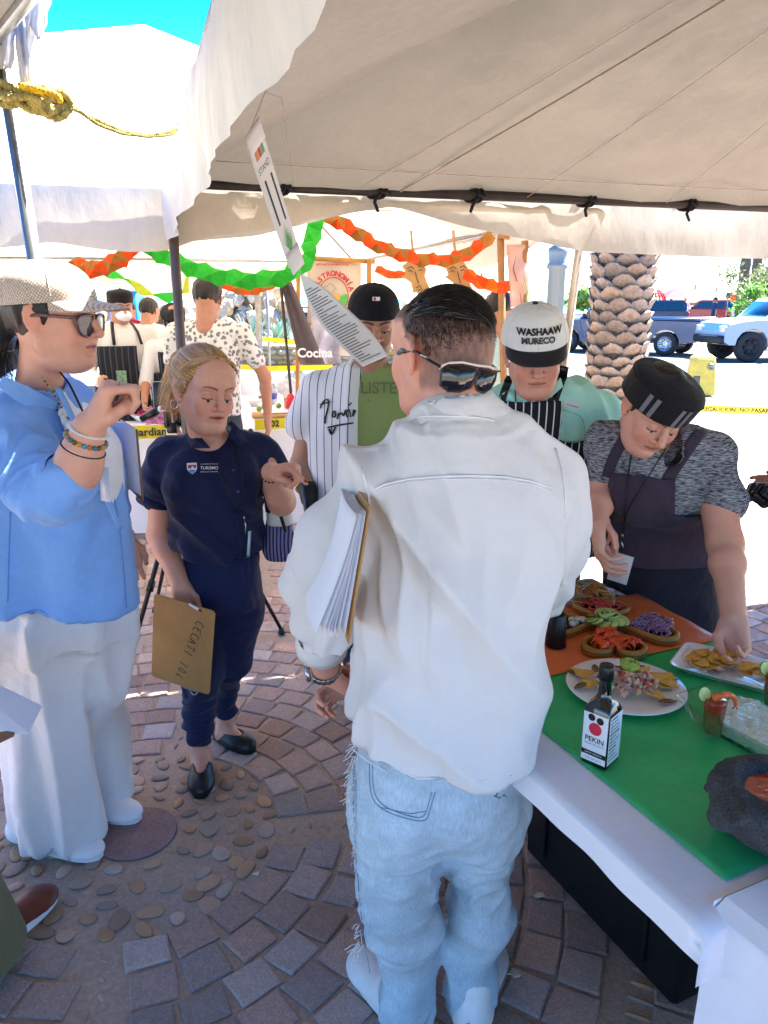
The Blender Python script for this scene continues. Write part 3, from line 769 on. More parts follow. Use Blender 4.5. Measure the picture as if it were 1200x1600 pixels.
def strands(P, mat, n, sampler, length, dirf, w=.0012, name='hair_strands', seg=5, grav=.0, parent=None, seed=1, loc=True):
 r = np.random.default_rng(seed); vs = []; fs = []; k = 0
 for i in range(n):
  p, nn = sampler(r); L = length(p, r) if callable(length) else length; d = nrm(dirf(p, nn, r)); pts = [p]
  for j in range(seg):
   pts.append(pts[-1] + d * L / seg); d = nrm(nrm(dirf(pts[-1], nn, r)) * .5 + d * .5 + V(0, 0, -grav) + r.normal(0, .04, 3))
  side = nrm(np.cross(d, nn) + r.normal(0, .3, 3)) * w
  for j, q in enumerate(pts):
   ww = side * (1 - j / len(pts) * .8); vs.append(q - ww); vs.append(q + ww)
  for j in range(seg): a = k + 2 * j; fs.append((a, a + 1, a + 3, a + 2))
  k += 2 * len(pts)
 v = np.array(vs); v = P.hT(v) if loc else v
 return obj(name, (v, np.array(fs)), mat, parent or P.root)
def hand_prims(F_, w, fd, pn, side, curls, thumb=None, s=1.0, k=.0035, P=None, nails=False, spread=1.0):
 fd = nrm(fd); pn = nrm(pn - fd * np.dot(fd, pn)); sx = nrm(np.cross(fd, pn)) * side
 L = lambda x, y, z: w + s * (sx * x + fd * y + pn * z)
 base = [(.030, .086), (.010, .092), (-.010, .088), (-.029, .079)]; seg = [(.043, .026, .021), (.047, .030, .022), (.043, .028, .022), (.034, .021, .019)]
 rad = [.0088, .0090, .0086, .0077]; tips = []
 for (bx, by), r in zip(base, (.0135, .014, .0135, .012)):
  F_.cone(L(bx * .45, .004, 0), L(bx, by - .004, 0), .0175 * s, r * s, k=.012)
 F_.cone(L(.020, .018, .006), L(.030, .045, .006), .017 * s, .013 * s, k=.014)
 F_.cone(L(-.022, .02, .005), L(-.024, .055, .004), .014 * s, .012 * s, k=.014)
 for i in range(4):
  cu = curls[i]; a = 0; p = np.array([base[i][0], base[i][1], 0.]); sp_ = (base[i][0]) * 1.6 * spread
  for j in range(3):
   a += math.radians(cu[j]); d = V(sp_ * math.cos(a), math.cos(a), math.sin(a)); d = nrm(d); q = p + d * seg[i][j]
   F_.cone(L(*p), L(*q), rad[i] * s * (1 - .07 * j), rad[i] * s * (1 - .07 * (j + 1) - .04), k=k if j else .008)
   if j == 2: tips.append((L(*q), L(*(q - d * .004 + V(0, -math.sin(a), math.cos(a)) * -.007))))
   p = q
 tp = thumb or [(.026, .018, .004), (.046, .048, .014), (.052, .078, .020), (.050, .102, .022)]
 F_.chain([L(*q) for q in tp], [.0155 * s, .0125 * s, .0105 * s, .0085 * s], k=.006)
 if nails and P is not None:
  for t, nl in tips: P.nails.append((nl, .0075 * s))
  P.nails.append((L(*(np.array(tp[-1]) + V(.006, .004, -.004))), .008 * s))
 P_tip = tips
 return L, tips
def limb(P, pts, rs, hand=None, h=.0032, k=.02, flat=None, nails=False):
 pts = [np.asarray(p, float) for p in pts]; allp = list(pts)
 if hand: allp += [pts[-1] + .2 * nrm(hand['fd']) * (1 if True else 0), pts[-1]]
 lo = np.min(allp, 0) - .09; hi = np.max(allp, 0) + .09
 if hand: lo = np.minimum(lo, pts[-1] - .15); hi = np.maximum(hi, pts[-1] + .15)
 F_ = Field(lo, hi, h); F_.chain(pts, rs, k)
 for i in range(1, len(pts) - 1):
  d = pts[i + 1] - pts[i]; F_.ell(pts[i] + d * .28, (rs[i] * .98, rs[i] * .98, rs[i] * .98), k=.02)
 out = None
 if hand: out = hand_prims(F_, pts[-1], V(*hand['fd']), V(*hand['pn']), hand.get('side', 1), hand['curls'], hand.get('thumb'), hand.get('s', 1.0), P=P, nails=nails, spread=hand.get('spread', 1))
 v, f = F_.mesh(); v = relax(v, f, 1, .4)
 P.add_skin((v, f)); return out
RELAX = [(18, 22, 14), (24, 26, 16), (30, 28, 18), (34, 30, 20)]
FIST = [(70, 85, 55), (75, 90, 55), (78, 90, 55), (80, 88, 50)]
def sec(pl, pr, py, Y, dep, yaw=0.0):
 c = W((pl + pr) / 2, py, Y); return (c, abs(pr - pl) / 2 * ppm(Y, c[2]), dep, yaw)
def garment(P, name, mat, build, lo, hi, h=.007, fold=None, it=2, region=None, k=0.0, parent=None):
 F_ = Field(lo, hi, h); build(F_)
 if region: F_.region(region, k)
 v, f = F_.mesh(); v, f = crinkle(v, f, fold or (lambda p: (fbm(p * 14) - .45) * .008), it)
 o = obj(name, (v, f), mat, parent or P.root); return o, (v, f)
def apron_shell(P, name, mat, build, lo, hi, reg, off=.006, t=.010, h=.006, fold=None):
 F_ = Field(lo, hi, h); build(F_); F_.shell(t, off); F_.region(reg)
 v, f = F_.mesh(); v, f = crinkle(v, f, fold or (lambda p: (fbm(p * 12) - .45) * .004), 1)
 return obj(name, (v, f), mat, P.root), (v, f)
def mirror_shoe(L, wd, hgt): pass
def shoe(P, heel, toe, mat, sole, wd=.048, hgt=.085, open_=False, h=.004, name='shoe', solet=.018, lab=None):
 heel = np.asarray(heel, float); toe = np.asarray(toe, float); d = nrm(toe - heel); Ln = np.linalg.norm(toe - heel); x = np.cross(d, (0, 0, 1))
 T = local(heel, x, d)
 F_ = Field(V(-.08, -.05, -.02), V(.08, Ln + .05, .16), h)
 F_.ell((0, .045, .03), (wd * .72, .055, .04), k=.02); F_.ell((0, Ln * .55, .028), (wd * .88, Ln * .38, .038), k=.03)
 F_.ell((0, Ln - .055, .022), (wd, .06, .030), k=.03)
 if not open_: F_.cone((0, .055, .04), (0, .06, hgt), .042, .040, k=.03); F_.cone((0, Ln * .45, .05), (0, .07, hgt), .030, .032, k=.03)
 else:
  F_.ell((0, Ln * .40, .075), (wd * .62, Ln * .36, .045), k=.006, mode='cut')
 F_.region(lambda X, Y_, Z: (solet - Z) + 0 * X + 0 * Y_, .004)
 v, f = F_.mesh(); v = relax(v, f, 1); s = obj(name, (T(v), f), mat, P.root)
 n = 26; pl = []
 for i in range(n):
  a = i / n * 2 * math.pi; yy = Ln / 2 + (Ln / 2 + .008) * math.sin(a); ww = wd * (.80 + .24 * math.sin(a)) * abs(math.cos(a)) ** .75 * math.copysign(1, math.cos(a)); pl.append((ww, yy))
 pv, pf = prism(pl[::-1], .001, solet + .004, T); so = obj('sole', (pv, pf), sole, s, smooth=False)
 return s
def baseball_cap(P, mat, brimm, R, c, s=1.0, crown=(.088, .108, .098), z0=.028, brimL=.075, brimdrop=.018, under=None, h=.003, band=True, tilt=0, flat=False, name='cap', back=False, button=None):
 T = lambda v: (np.asarray(v, float) * s) @ R.T + np.asarray(c, float)
 r = V(*crown); cy0 = -.010
 def cr(u, v_):
  th = u * 2 * math.pi; ph = v_ * math.pi / 2; n = 2.35
  rr = math.cos(ph) ** (2 / n); zz = math.sin(ph) ** (2 / n)
  k = 1 + .006 * math.cos(6 * th) * math.cos(ph)
  return V(r[0] * rr * math.cos(th) * k, cy0 + r[1] * rr * math.sin(th) * k, z0 + r[2] * zz * .98)
 vf = grid(cr, 48, 14); root = obj(name, (T(vf[0]), vf[1]), mat, P.root)
 for i in range(6):
  th = i / 6 * 2 * math.pi + math.pi / 2
  obj('cap_seam', tube([T(cr(th / 2 / math.pi, v_)[None] * 1.004)[0] for v_ in np.linspace(0, .97, 12)], .0009, 4), mat, root)
 obj('cap_button', lathe([(.009, -.002), (.009, .002), (.005, .005), (.0001, .006)], c=T(cr(0, .999)[None])[0] * 1.0, R=R, n=10), button or brimm, root)
 def br(a, b):
  th = math.pi / 2 + (a - .5) * 2.25; bx = r[0] * math.cos(th); by = cy0 + r[1] * math.sin(th)
  w_ = math.cos((a - .5) * math.pi) ** .55 if abs(a - .5) < .5 else 0
  y = by + brimL * b * w_ ; x = bx * (1 + .06 * b * w_)
  zc = z0 + .002 - brimdrop * b * w_ - (0.0 if flat else 1) * (x / .088) ** 2 * .020 * b
  return V(x, y, zc)
 vf = thick(grid(br, 30, 8), -.003); obj('brim', (T(vf[0]), vf[1]), brimm, root)
 P.capT = T; P.capcr = cr; P.capbr = br
 return root
def lanyard(P, pts, mat, w=.004, name='lanyard'):
 return obj(name, tube(smooth_path(pts, 24), w, 6, flat=.4), mat, P.root)
def smooth_path(pts, n=30):
 pts = np.asarray(pts, float); s = np.r_[0, np.cumsum(np.linalg.norm(np.diff(pts, axis=0), axis=1))]; u = np.linspace(0, s[-1], n)
 q = np.stack([np.interp(u, s, pts[:, i]) for i in range(3)], 1)
 for _ in range(3): q[1:-1] = (q[:-2] + 2 * q[1:-1] + q[2:]) / 4
 return q
def simple_person(label, X, Y, ht, yaw, shirt, trous, hair=m_hairk, skin='tan', arms=((.05, -.5), (.05, -.5)), sleeve=.45, hmm=.012, group=None, longhair=False, cap=None, pitch=-5, lean=0, shorts=False, width=1.0, detail=1, nobody=False):
 P = Person(label, (X, Y), skin, group); k = ht / 1.70; R = rotz(math.radians(yaw)); o = V(X, Y, 0)
 T = lambda x, y, z: R @ (V(x, y, z) * k) + o
 ln = lambda z: lean * max(0, z - .9)
 hc = T(0, ln(1.58) + .03, 1.58)
 sh = [T(sx * .185 * width, ln(1.38), 1.38) for sx in (-1, 1)]
 secs = [(T(0, 0, .88), .165 * k * width, .115 * k, math.radians(yaw)), (T(0, ln(1.05), 1.05), .155 * k * width, .11 * k, math.radians(yaw)), (T(0, ln(1.25), 1.25), .18 * k * width, .12 * k, math.radians(yaw)), (T(0, ln(1.38), 1.38), .165 * k * width, .10 * k, math.radians(yaw)), (T(0, ln(1.43), 1.43), .09 * k, .07 * k, math.radians(yaw))]
 el = []; wr = []
 for i, sx in enumerate((-1, 1)):
  a = arms[i]; e = sh[i] + R @ (V(sx * (.05 + a[0] * .2), .02 + a[0] * .1, -.27) * k); el.append(e)
  w_ = e + R @ (V(-sx * .02 * a[0] * 4, .25 * math.cos(a[1] * math.pi / 2 + 0) if a[1] > -.5 else .05, .25 * math.sin(a[1] * math.pi / 2)) * k) if a[1] > -.5 else e + R @ (V(0, .03, -.25) * k); wr.append(w_)
 def b(F_):
  F_.loft(secs, 0)
  for i in (0, 1):
   F_.cone(sh[i], V(*T(0, ln(1.42), 1.42)), .055 * k, .05 * k, k=.04); e2 = sh[i] + (el[i] - sh[i]) * (1 if sleeve > .5 else .62)
   F_.cone(sh[i], e2, .062 * k, .056 * k, k=.03)
   if sleeve > .9: F_.cone(el[i], wr[i], .052 * k, .04 * k, k=.02)
 allp = np.array([q[0] for q in secs] + el + wr); lo = allp.min(0) - .25; hi = allp.max(0) + .25
 garment(P, 'shirt', shirt, b, lo, hi, h=hmm)
 def bt(F_):
  F_.loft([(T(0, 0, .78), .16 * k * width, .11 * k, math.radians(yaw)), (T(0, 0, .92), .158 * k * width, .11 * k, math.radians(yaw))])
  for sx in (-1, 1): F_.chain([T(sx * .085, 0, .80), T(sx * .09, .01, .47), T(sx * .09, 0, .10 if not shorts else .45)], [.085 * k, .066 * k, .055 * k if not shorts else .075 * k], k=.03)
 garment(P, 'trousers', trous, bt, np.array([X - .35, Y - .35, 0]), np.array([X + .35, Y + .35, 1.05 * k]), h=hmm)
 for i, sx in enumerate((-1, 1)):
  sh_ = shoe(P, T(sx * .09, -.08, 0), T(sx * .10, .17, 0), m_blk if not shorts else m_shoe_w, m_white if shorts else m_blk, h=.008)
  if shorts: limb(P, [T(sx * .09, 0, .5), T(sx * .09, .0, .3), T(sx * .09, -.03, .08)], [.05, .05, .035], h=.01)
  limb(P, [sh[i], el[i], wr[i]], [.045 * k, .038 * k, .026 * k], h=.006 if detail else .01, hand=dict(fd=wr[i] - el[i], pn=R @ V(-sx, 0, 0), side=sx, curls=RELAX, s=k) if detail else None)
 make_head(P, hc, yaw, pitch, neck=T(0, ln(1.40) - .02, 1.40), s=k, h=.005 if detail else .007)
 if cap is None:
  hair_shell(P, hair, lambda x, y, z: np.maximum(-(z - np.where(y > .03, .055, np.where(y > -.03, .02, -.078 if not longhair else -.25))), -1 + 0 * x), h=.006, grow=.012, amp=.004, extra=(lambda F_: F_.cone((0, -.07, .0), (0, -.08, -.2), .06, .04, k=.03)) if longhair else None)
 P.finish(); P.T = T; P.sh = sh; P.el = el; P.wr = wr; P.secs = secs
 return P
# ================================================================ MAN IN WHITE SHIRT (back to the camera)
m_wshirt = cloth('white_cotton', 'd8d5d4', .8, 700, .2, .02, b2=.3, transl=.06)
m_jean = M('light_denim', hexc('a9bcc8'), .9, noise=[(3.2, .16), (11, .13), (40, .06), (500, .16, (1, 1, .12))], bump=(900, .35, .0008), bump2=(22, .3, .012), spec=.2)
m_thread = M('denim_thread', hexc('7d93a8'), .9); m_fray = M('frayed_thread', hexc('dcdfe0'), .9)
Pm = Person('man seen from behind in a loose white shirt and pale jeans, sunglasses on his nape', (W(665, 1500, 1.40)[0], 1.40), 'rosy')
YB = 1.40
hcm = W(688, 553, 1.49)
make_head(Pm, hcm, 40, -8, 3, neck=W(704, 672, 1.42), s=1.0, h=.0023, male=True, buzz=.95, neckr=.053, jowl=.008, blush=.8, wide=1.03)
def samp(rfun, g=1.0):
 def f(r):
  while True:
   d = nrm(r.normal(0, 1, 3)); p = V(0, -.018, .030) + V(.0765, .0985, .0885) * d
   if rfun(p, r): return V(0, -.018, .030) + V(.0765, .0985, .0885) * d * g, d
 return f
def tang(p, d):
 n = nrm((p - V(0, -.018, .030)) / V(.0765, .0985, .0885) ** 2); return nrm(d - n * np.dot(d, n)) + n * .05
m_stub = M('clipped_hair', hexc('2c211d'), .5, rnd=.4); m_top = M('slick_black_hair', hexc('0f0c0c'), .33, rnd=.3, spec=.6)
toplim = lambda y: .066 + .012 * np.clip((y + .02) / .06, -1, 1)
strands(Pm, m_stub, 7500, samp(lambda p, r: (p[2] > (.045 if p[1] > .03 else (.0 + max(0, (p[1] + .02)) * .9 if p[1] > -.03 else -.048)) and p[2] < .095 and r.random() < .35 + 7 * (p[2] + .05)) and not (abs(p[0]) > .06 and abs(p[1] + .012) < .02 and p[2] < .03)), .0075, lambda p, n, r: n * .35 + V(0, -.25, -.75) + r.normal(0, .12, 3), w=.00045, seg=1, name='clipped_hair', seed=3)
hair_shell(Pm, m_hairk, lambda x, y, z: toplim(y) + .004 - z + .012 * np.sin(x * 60) * 0, h=.003, grow=.005, amp=.0014, fr=V(90, 14, 90))
strands(Pm, m_top, 5200, samp(lambda p, r: p[2] > toplim(p[1]) + r.normal(0, .003), 1.055), lambda p, r: r.uniform(.018, .032), lambda p, n, r: tang(p, V(.30, -1, -.1)), w=.0008, seg=5, name='top_hair', seed=5)
tp = Pm.bv[-1]
vv = None
m_frame = M('sunglass_frame', hexc('241016'), .3, spec=.5); m_frw = M('pale_frame_edge', hexc('d9c9bd'), .3)
sg = thing('sunglasses', 'dark wraparound sunglasses worn backwards on the nape of the man in white', 'sunglasses', W(720, 592, 1.35))
def lensfn(px0, px1, py, Yc, curv):
 pass
def GP(px, py):
 t = (px - 712) / 62.0; return W(px, py, 1.345 + .030 * t * t - .012 * (t > 0) * t)
lens1 = [(690, 576), (700, 570), (722, 570), (744, 575), (742, 592), (734, 606), (718, 612), (700, 611), (688, 602)]
lens2 = [(750, 576), (762, 578), (776, 581), (773, 594), (766, 607), (755, 614), (745, 610), (743, 600), (746, 588)]
for L_ in (lens1, lens2):
 c = np.mean(L_, 0); n = len(L_)
 rings = []
 for k_, (s_, dy) in enumerate(((1.0, 0), (.85, -.003), (.5, -.006), (.02, -.007))):
  rings.append([GP(c[0] + (x - c[0]) * s_, c[1] + (y - c[1]) * s_) + V(0, dy, 0) for x, y in L_])
 v = np.concatenate(rings); f = [(r_ * n + i, r_ * n + (i + 1) % n, (r_ + 1) * n + (i + 1) % n, (r_ + 1) * n + i) for r_ in range(3) for i in range(n)]
 obj('lens', (v, f), m_lens, sg)
 obj('lens_rim', tube([GP(x, y) for x, y in L_], .0024, 6, closed=True), m_frame, sg)
obj('brow_bar', tube([GP(687, 577), GP(692, 571), GP(702, 567), GP(722, 566), GP(746, 571), GP(764, 573), GP(779, 578)], [.002, .0024, .0024, .0024, .0024, .0024, .0022], 6), m_frw, sg)
ear_p = W(641, 556, 1.44)
obj('temple', tube(smooth_path([GP(690, 574), W(672, 564, 1.375), W(652, 549, 1.405), ear_p + V(-.004, 0, .008), W(629, 551, 1.455)], 20), np.linspace(.0048, .0042, 20), 8, flat=.5), m_blk, sg)
obj('temple_tip', tube([W(634, 550, 1.45), W(627, 547, 1.47), W(622, 552, 1.48)], [.0035, .004, .0045], 8), M('temple_tip', hexc('66707a'), .4), sg)
obj('temple', tube(smooth_path([GP(779, 580), W(772, 575, 1.42), W(764, 566, 1.48), W(755, 556, 1.54)], 12), .004, 8, flat=.5), m_blk, sg)
obj('temple_logo', box(W(663, 557, 1.378), (.016, .003, .004), rotz(.2) @ roty(.5)), m_silver, sg)
secsM = [sec(543, 808, 1245, YB, .140), sec(540, 820, 1180, YB, .145), sec(552, 834, 1080, YB, .145), sec(563, 850, 970, YB, .145), sec(574, 866, 880, YB, .145), sec(572, 886, 800, YB, .135), sec(590, 860, 725, YB, .115), sec(628, 800, 672, YB, .085)]
shL = W(580, 765, 1.41); shR = W(846, 765, 1.41)
elL = W(506, 915, 1.43); wrL = W(503, 1003, 1.54); elR = W(862, 868, 1.50); wrR = W(846, 935, 1.66)
ncM = W(706, 662, 1.40)
def shirtM(F_):
 F_.loft(secsM, 0, n=2.5)
 F_.cone(shL, ncM - V(.02, 0, 0), .066, .056, k=.06); F_.cone(shR, ncM + V(.02, 0, 0), .074, .058, k=.05)
 F_.chain([shL, W(530, 845, 1.41), elL, W(508, 965, 1.48), wrL], [.068, .070, .064, .062, .052], k=.035)
 F_.chain([shR, W(860, 820, 1.44), elR, wrR], [.072, .066, .060, .052], k=.035)
 F_.cone(W(704, 678, 1.41), W(702, 610, 1.43), .058, .066, mode='cut')
def hemM(X, Y_, Z):
 zc = .735 + .03 * np.cos((X + .02) * 9) * 0; u = (X - W(690, 1200, YB)[0]) / .17
 return np.maximum((.755 + .055 * np.clip(u, -1.2, 1.2) ** 2 * (u < 0) + .02 * np.clip(u, -1.2, 1.2) ** 2 * (u > 0)) - Z, -1 + 0 * Y_) + (Z > 1.3) * 0
def foldM(p):
 c = V(.1, 0, 1.1)
 armpL = W(585, 800, 1.30); dl = np.linalg.norm((p - armpL) * V(1, .5, .8), axis=1)
 torso = np.clip((p[:, 0] - W(585, 900, 1.4)[0]) * 20, 0, 1) * np.clip((W(872, 900, 1.4)[0] - p[:, 0]) * 20 + .4, .25, 1)
 low = np.clip((1.30 - p[:, 2]) * 4, 0, 1)
 d1 = folds(p, (.62, .1, -.78), 1.0, 5.0, 2.) * np.clip(1.2 - dl * 1.6, 0, 1) * .021
 d2 = folds(p, (.05, 0, 1), 1.1, 6, 5.) * low * .014 * torso
 d4 = folds(p, (.1, 0, 1), 1.6, 12, 1.) * np.clip((1.27 - p[:, 2]) * 9, 0, 1) * np.clip((p[:, 2] - .95) * 4, 0, 1) * (p[:, 0] > .08) * .010
 d3 = folds(p, (.9, .2, .3), 2, 9, 8.) * (1 - torso) * .009 * np.clip((1.28 - p[:, 2]) * 6, 0.1, 1)
 return d1 + d2 + d3 + d4 + (fbm(p * 6) - .45) * .012 * np.clip((1.36 - p[:, 2]) * 8, .15, 1) + (fbm(p * 22) - .45) * .005 + folds(p, (.3, 0, -1), 2.2, 15, 7.) * .0045
oM, vfM = garment(Pm, 'shirt', m_wshirt, shirtM, V(-.36, 1.10, .62), V(.46, 1.90, 1.53), h=.0055, fold=foldM, region=lambda X, Y_, Z: np.where((X > -.155) & (X < .32) & (Y_ < 1.58), hemM(X, Y_, Z), -1), it=2)
tM = bvh(vfM); nz = V(0, -1, 0)
def onM(px, py, off=.003, Y0=1.0):
 d = nrm(ray(px, py)); h_ = tM.ray_cast(Vector((0, 0, CAMZ)), Vector(d)); return (np.array(h_[0]) - d * off) if h_[0] is not None else W(px, py, 1.3)
m_wseam = M('shirt_seam', hexc('e2dfe0'), .85)
cax = nrm(W(700, 620, 1.45) - W(706, 670, 1.41)); x_, y_, d_ = frame(cax)
obj('collar', lathe([(.086, -.034), (.081, -.014), (.0775, .004), (.076, .018), (.0725, .019), (.072, .0), (.075, -.02)], W(704, 658, 1.425), 44, np.stack([x_, y_, d_], 1), cap=False), m_wshirt, oM)
obj('yoke_seam', tube([onM(x, y) for x, y in [(578, 768), (600, 757), (640, 748), (690, 744), (740, 743), (790, 745), (830, 752), (862, 762)]], .0018, 5), m_wseam, oM)
obj('yoke_seam', tube([onM(x, y + 5) for x, y in [(578, 768), (600, 757), (640, 748), (690, 744), (740, 743), (790, 745), (830, 752), (862, 762)]], .0009, 5), m_wseam, oM)
obj('armhole_seam', tube([onM(x, y) for x, y in [(564, 728), (570, 748), (576, 775), (577, 796)]], .0018, 5), m_wseam, oM)
obj('armhole_seam', tube([onM(x, y) for x, y in [(868, 700), (878, 730), (883, 770), (884, 810)]], .0016, 5), m_wseam, oM)
obj('collar_seam', tube([onM(x, y) for x, y in [(648, 652), (670, 650), (706, 650), (745, 652), (772, 657)]], .0016, 5), m_wseam, oM)
obj('hem_seam', tube([onM(x, y, .001) for x, y in [(552, 1172), (575, 1190), (610, 1209), (650, 1220), (700, 1224), (750, 1221), (800, 1212)]], .0012, 5), m_wseam, oM)
x_, y_, d_ = frame(wrL - elL)
vf = lathe([(.053, -.03), (.058, -.005), (.057, .022), (.050, .024)], (0, 0, 0), 24, cap=False); R_ = np.stack([x_, y_, d_], 1)
cf = crinkle(vf[0] @ R_.T + wrL, np.array([q for q in vf[1] if len(q) == 4]), lambda p: (fbm(p * 30) - .45) * .01, 0)
obj('cuff', cf, m_wshirt, oM)
handL = W(508, 1050, 1.60)
limb(Pm, [elL, wrL, handL], [.045, .036, .031], hand=dict(fd=(.55, .30, -.62), pn=(.72, .35, .55), side=-1, curls=FIST, s=1.02), h=.003)
hR = W(545, 1075, 1.74)
limb(Pm, [elR, wrR, W(700, 1020, 1.80), W(570, 1062, 1.76)], [.045, .042, .036, .030], hand=dict(fd=(-.9, -.1, -.25), pn=(0.1, -.9, -.3), side=1, curls=[(40, 50, 30)] * 4, s=1.0), h=.0035)
wc = thing('wristwatch', 'steel bracelet watch on the left wrist of the man in white', 'watch', handL)
ax_ = nrm(handL - wrL); wx, wy, wz_ = frame(ax_); wp = handL + ax_ * -.012; WA = math.atan2(-wy[0] - .3 * wy[1], -wx[0] - .3 * wx[1])
for i in range(20):
 a = i / 20 * 2 * math.pi; rr = .0365
 c = wp + rr * (math.cos(a) * wx + math.sin(a) * wy); Rl = np.stack([-math.sin(a) * wx + math.cos(a) * wy, ax_, math.cos(a) * wx + math.sin(a) * wy], 1)
 if abs(math.atan2(math.sin(a - WA), math.cos(a - WA))) < .45: continue
 obj('watch_link', rbox(c, (.0105, .017, .004), .0012, Rl), m_silver, wc)
a = WA; oc = wp + .038 * (math.cos(a) * wx + math.sin(a) * wy); Rw = np.stack([-math.sin(a) * wx + math.cos(a) * wy, ax_, math.cos(a) * wx + math.sin(a) * wy], 1)
obj('watch_case', lathe([(.019, -.004), (.021, 0), (.021, .006), (.017, .008)], oc, 24, Rw), m_silver, wc)
obj('watch_face', lathe([(.0165, .0082), (.0001, .0084)], oc, 24, Rw), m_lens, wc)
kL = W(625, 1435, 1.385); aL = W(632, 1588, 1.42); kR = W(751, 1430, 1.43); aR = W(733, 1565, 1.50)
aL = np.array([aL[0], aL[1], .10]); aR = G(735, 1600) + V(0, .03, .10)
hipsM = [sec(590, 780, 1300, YB, .08), sec(562, 806, 1250, YB, .118), sec(560, 806, 1180, YB, .118), sec(570, 800, 1100, YB, .10)]
def jeansM(F_):
 F_.loft(hipsM, 0, n=2.4)
 F_.chain([W(622, 1262, 1.40), kL, aL + V(.008, 0, .12), aL + V(0, 0, -.03)], [.106, .072, .060, .068], k=.05)
 F_.chain([W(752, 1258, 1.41), kR, aR + V(0, 0, .12), aR + V(0, 0, -.04)], [.094, .058, .053, .064], k=.05)
def foldJ(p):
 lowz = np.clip((.62 - p[:, 2]) * 3, 0, 1); a = folds(p, (1, .2, .25), 2.5, 9, 3.) * .007 * np.clip((.55 - p[:, 2]) * 5, .15, 1) + folds(p, (.35, .1, 1), 2., 5, 6.) * .009
 a = a + folds(p, (1, .1, .3), 3.0, 20, 8.) * .0055 * np.clip(1 - np.abs(p[:, 2] - .42) * 4, 0, 1)
 return a + (fbm(p * 9) - .45) * .013 + (fbm(p * 45) - .45) * .003 + np.clip((.10 - p[:, 2]) * 10, 0, 1) * folds(p, (1, 0, .1), 3, 28, 1.) * .012
oJ, vfJ = garment(Pm, 'jeans', m_jean, jeansM, V(-.25, 1.12, .01), V(.42, 1.72, .98), h=.006, fold=foldJ)
tJ = bvh(vfJ)
def onJ(px, py, off=.0015):
 d = nrm(ray(px, py)); h_ = tJ.ray_cast(Vector((0, 0, CAMZ)), Vector(d)); return (np.array(h_[0]) - d * off) if h_[0] is not None else W(px, py, 1.3)
for path in ([(577, 1190), (577, 1220), (580, 1250), (600, 1268), (640, 1281), (668, 1286), (673, 1262), (680, 1238)], [(582, 1192), (582, 1220), (585, 1246), (603, 1263), (640, 1276), (664, 1280), (668, 1260), (675, 1238)], [(596, 1262), (640, 1272), (666, 1268)], [(553, 1185), (552, 1260), (556, 1340), (565, 1440), (578, 1520)]):
 obj('pocket_stitch', tube([onJ(*q) for q in smooth_path([(a, b, 0) for a, b in path], 26)[:, :2]], .0009, 4), m_thread, oJ)
fr = []; rr_ = np.random.default_rng(4)
for (px, py, n_, Lx) in ((546, 1190, 34, .03), (545, 1230, 34, .035), (541, 1260, 26, .02), (548, 1300, 16, .012), (552, 1345, 10, .012), (562, 1465, 20, .03), (745 + 38, 1238, 8, .01)):
 for i in range(n_):
  q = px + rr_.normal(0, 3), py + rr_.normal(0, 14); b = onJ(max(q[0], 556) if px < 700 else q[0], q[1], .003)
  d = V(rr_.uniform(-.9, .1), -.1, rr_.uniform(-1, .2)); d = nrm(d) * Lx * rr_.uniform(.3, 1); fr.append(tube([b, b + d * .5 + rr_.normal(0, .002, 3), b + d + V(0, 0, -.005)], .0008, 3))
obj('frayed_threads', join(fr), m_fray, oJ)['kind'] = 'stuff'
for (x0, y0, pts) in ((0, 0, [(770, 1236), (778, 1241), (772, 1244), (782, 1247), (788, 1242), (792, 1246)]),):
 obj('pocket_embroidery', tube([onJ(*q) for q in pts], .001, 4), M('grey_thread', hexc('6e7880'), .9), oJ)
sL = shoe(Pm, V(aL[0] + .03, aL[1] - .045, 0), V(aL[0] - .115, aL[1] + .185, 0), m_shoe_w, m_white, wd=.053, hgt=.10)
sR = shoe(Pm, V(aR[0] - .012, aR[1] - .075, 0), V(aR[0] + .075, aR[1] + .19, 0), m_shoe_w, m_white, wd=.054, hgt=.10)
hl = V(aR[0] - .012, aR[1] - .082, .05)
obj('heel_logo', tube([hl + V(.004, 0, .012), hl + V(-.006, -.0005, .010), hl + V(-.008, -.001, 0), hl + V(-.003, -.001, -.007), hl + V(.005, -.0005, -.006)], .0014, 5), M('logo_grey', hexc('8a8a90'), .5), sR)
Pm.finish()
m_board = M('hardboard', hexc('a87f4c'), .6, noise=[(8, .12), (120, .08)])
cbm = thing('clipboard', 'brown clipboard with white papers tucked under the left arm of the man in white', 'clipboard', W(560, 900, 1.29))
a0, a1 = W(577, 800, 1.235), W(546, 998, 1.23); up = nrm(a0 - a1); dpt = nrm(V(-.20, .97, 0)); dpt = nrm(dpt - up * np.dot(dpt, up)); nn = np.cross(up, dpt)
Lc = np.linalg.norm(a0 - a1)
T_ = lambda x, y, z: (a0 + a1) / 2 + nn * x + dpt * y + up * z
Rc = np.stack([nn, dpt, up], 1)
obj('board', rbox(T_(0, .11, 0), (.004, .22, Lc + .02), .001, Rc), m_board, cbm)
sgn = -1 if T_(1, 0, 0)[0] > T_(0, 0, 0)[0] else 1
for k_ in range(7):
 o_ = .006 + k_ * .0035
 def pf(a, b, o_=o_, k_=k_):
  fl = (b ** 1.5) * (.003 + .006 * k_) ; return T_(sgn * (o_ + fl + .004 * math.sin(a * 5 + k_)), .0 + a * .21 - .004 * k_, Lc / 2 - b * (Lc * (1.0 - .012 * k_)))
 obj('paper_sheet', thick(grid(pf, 6, 12), .0004), m_paper, cbm)
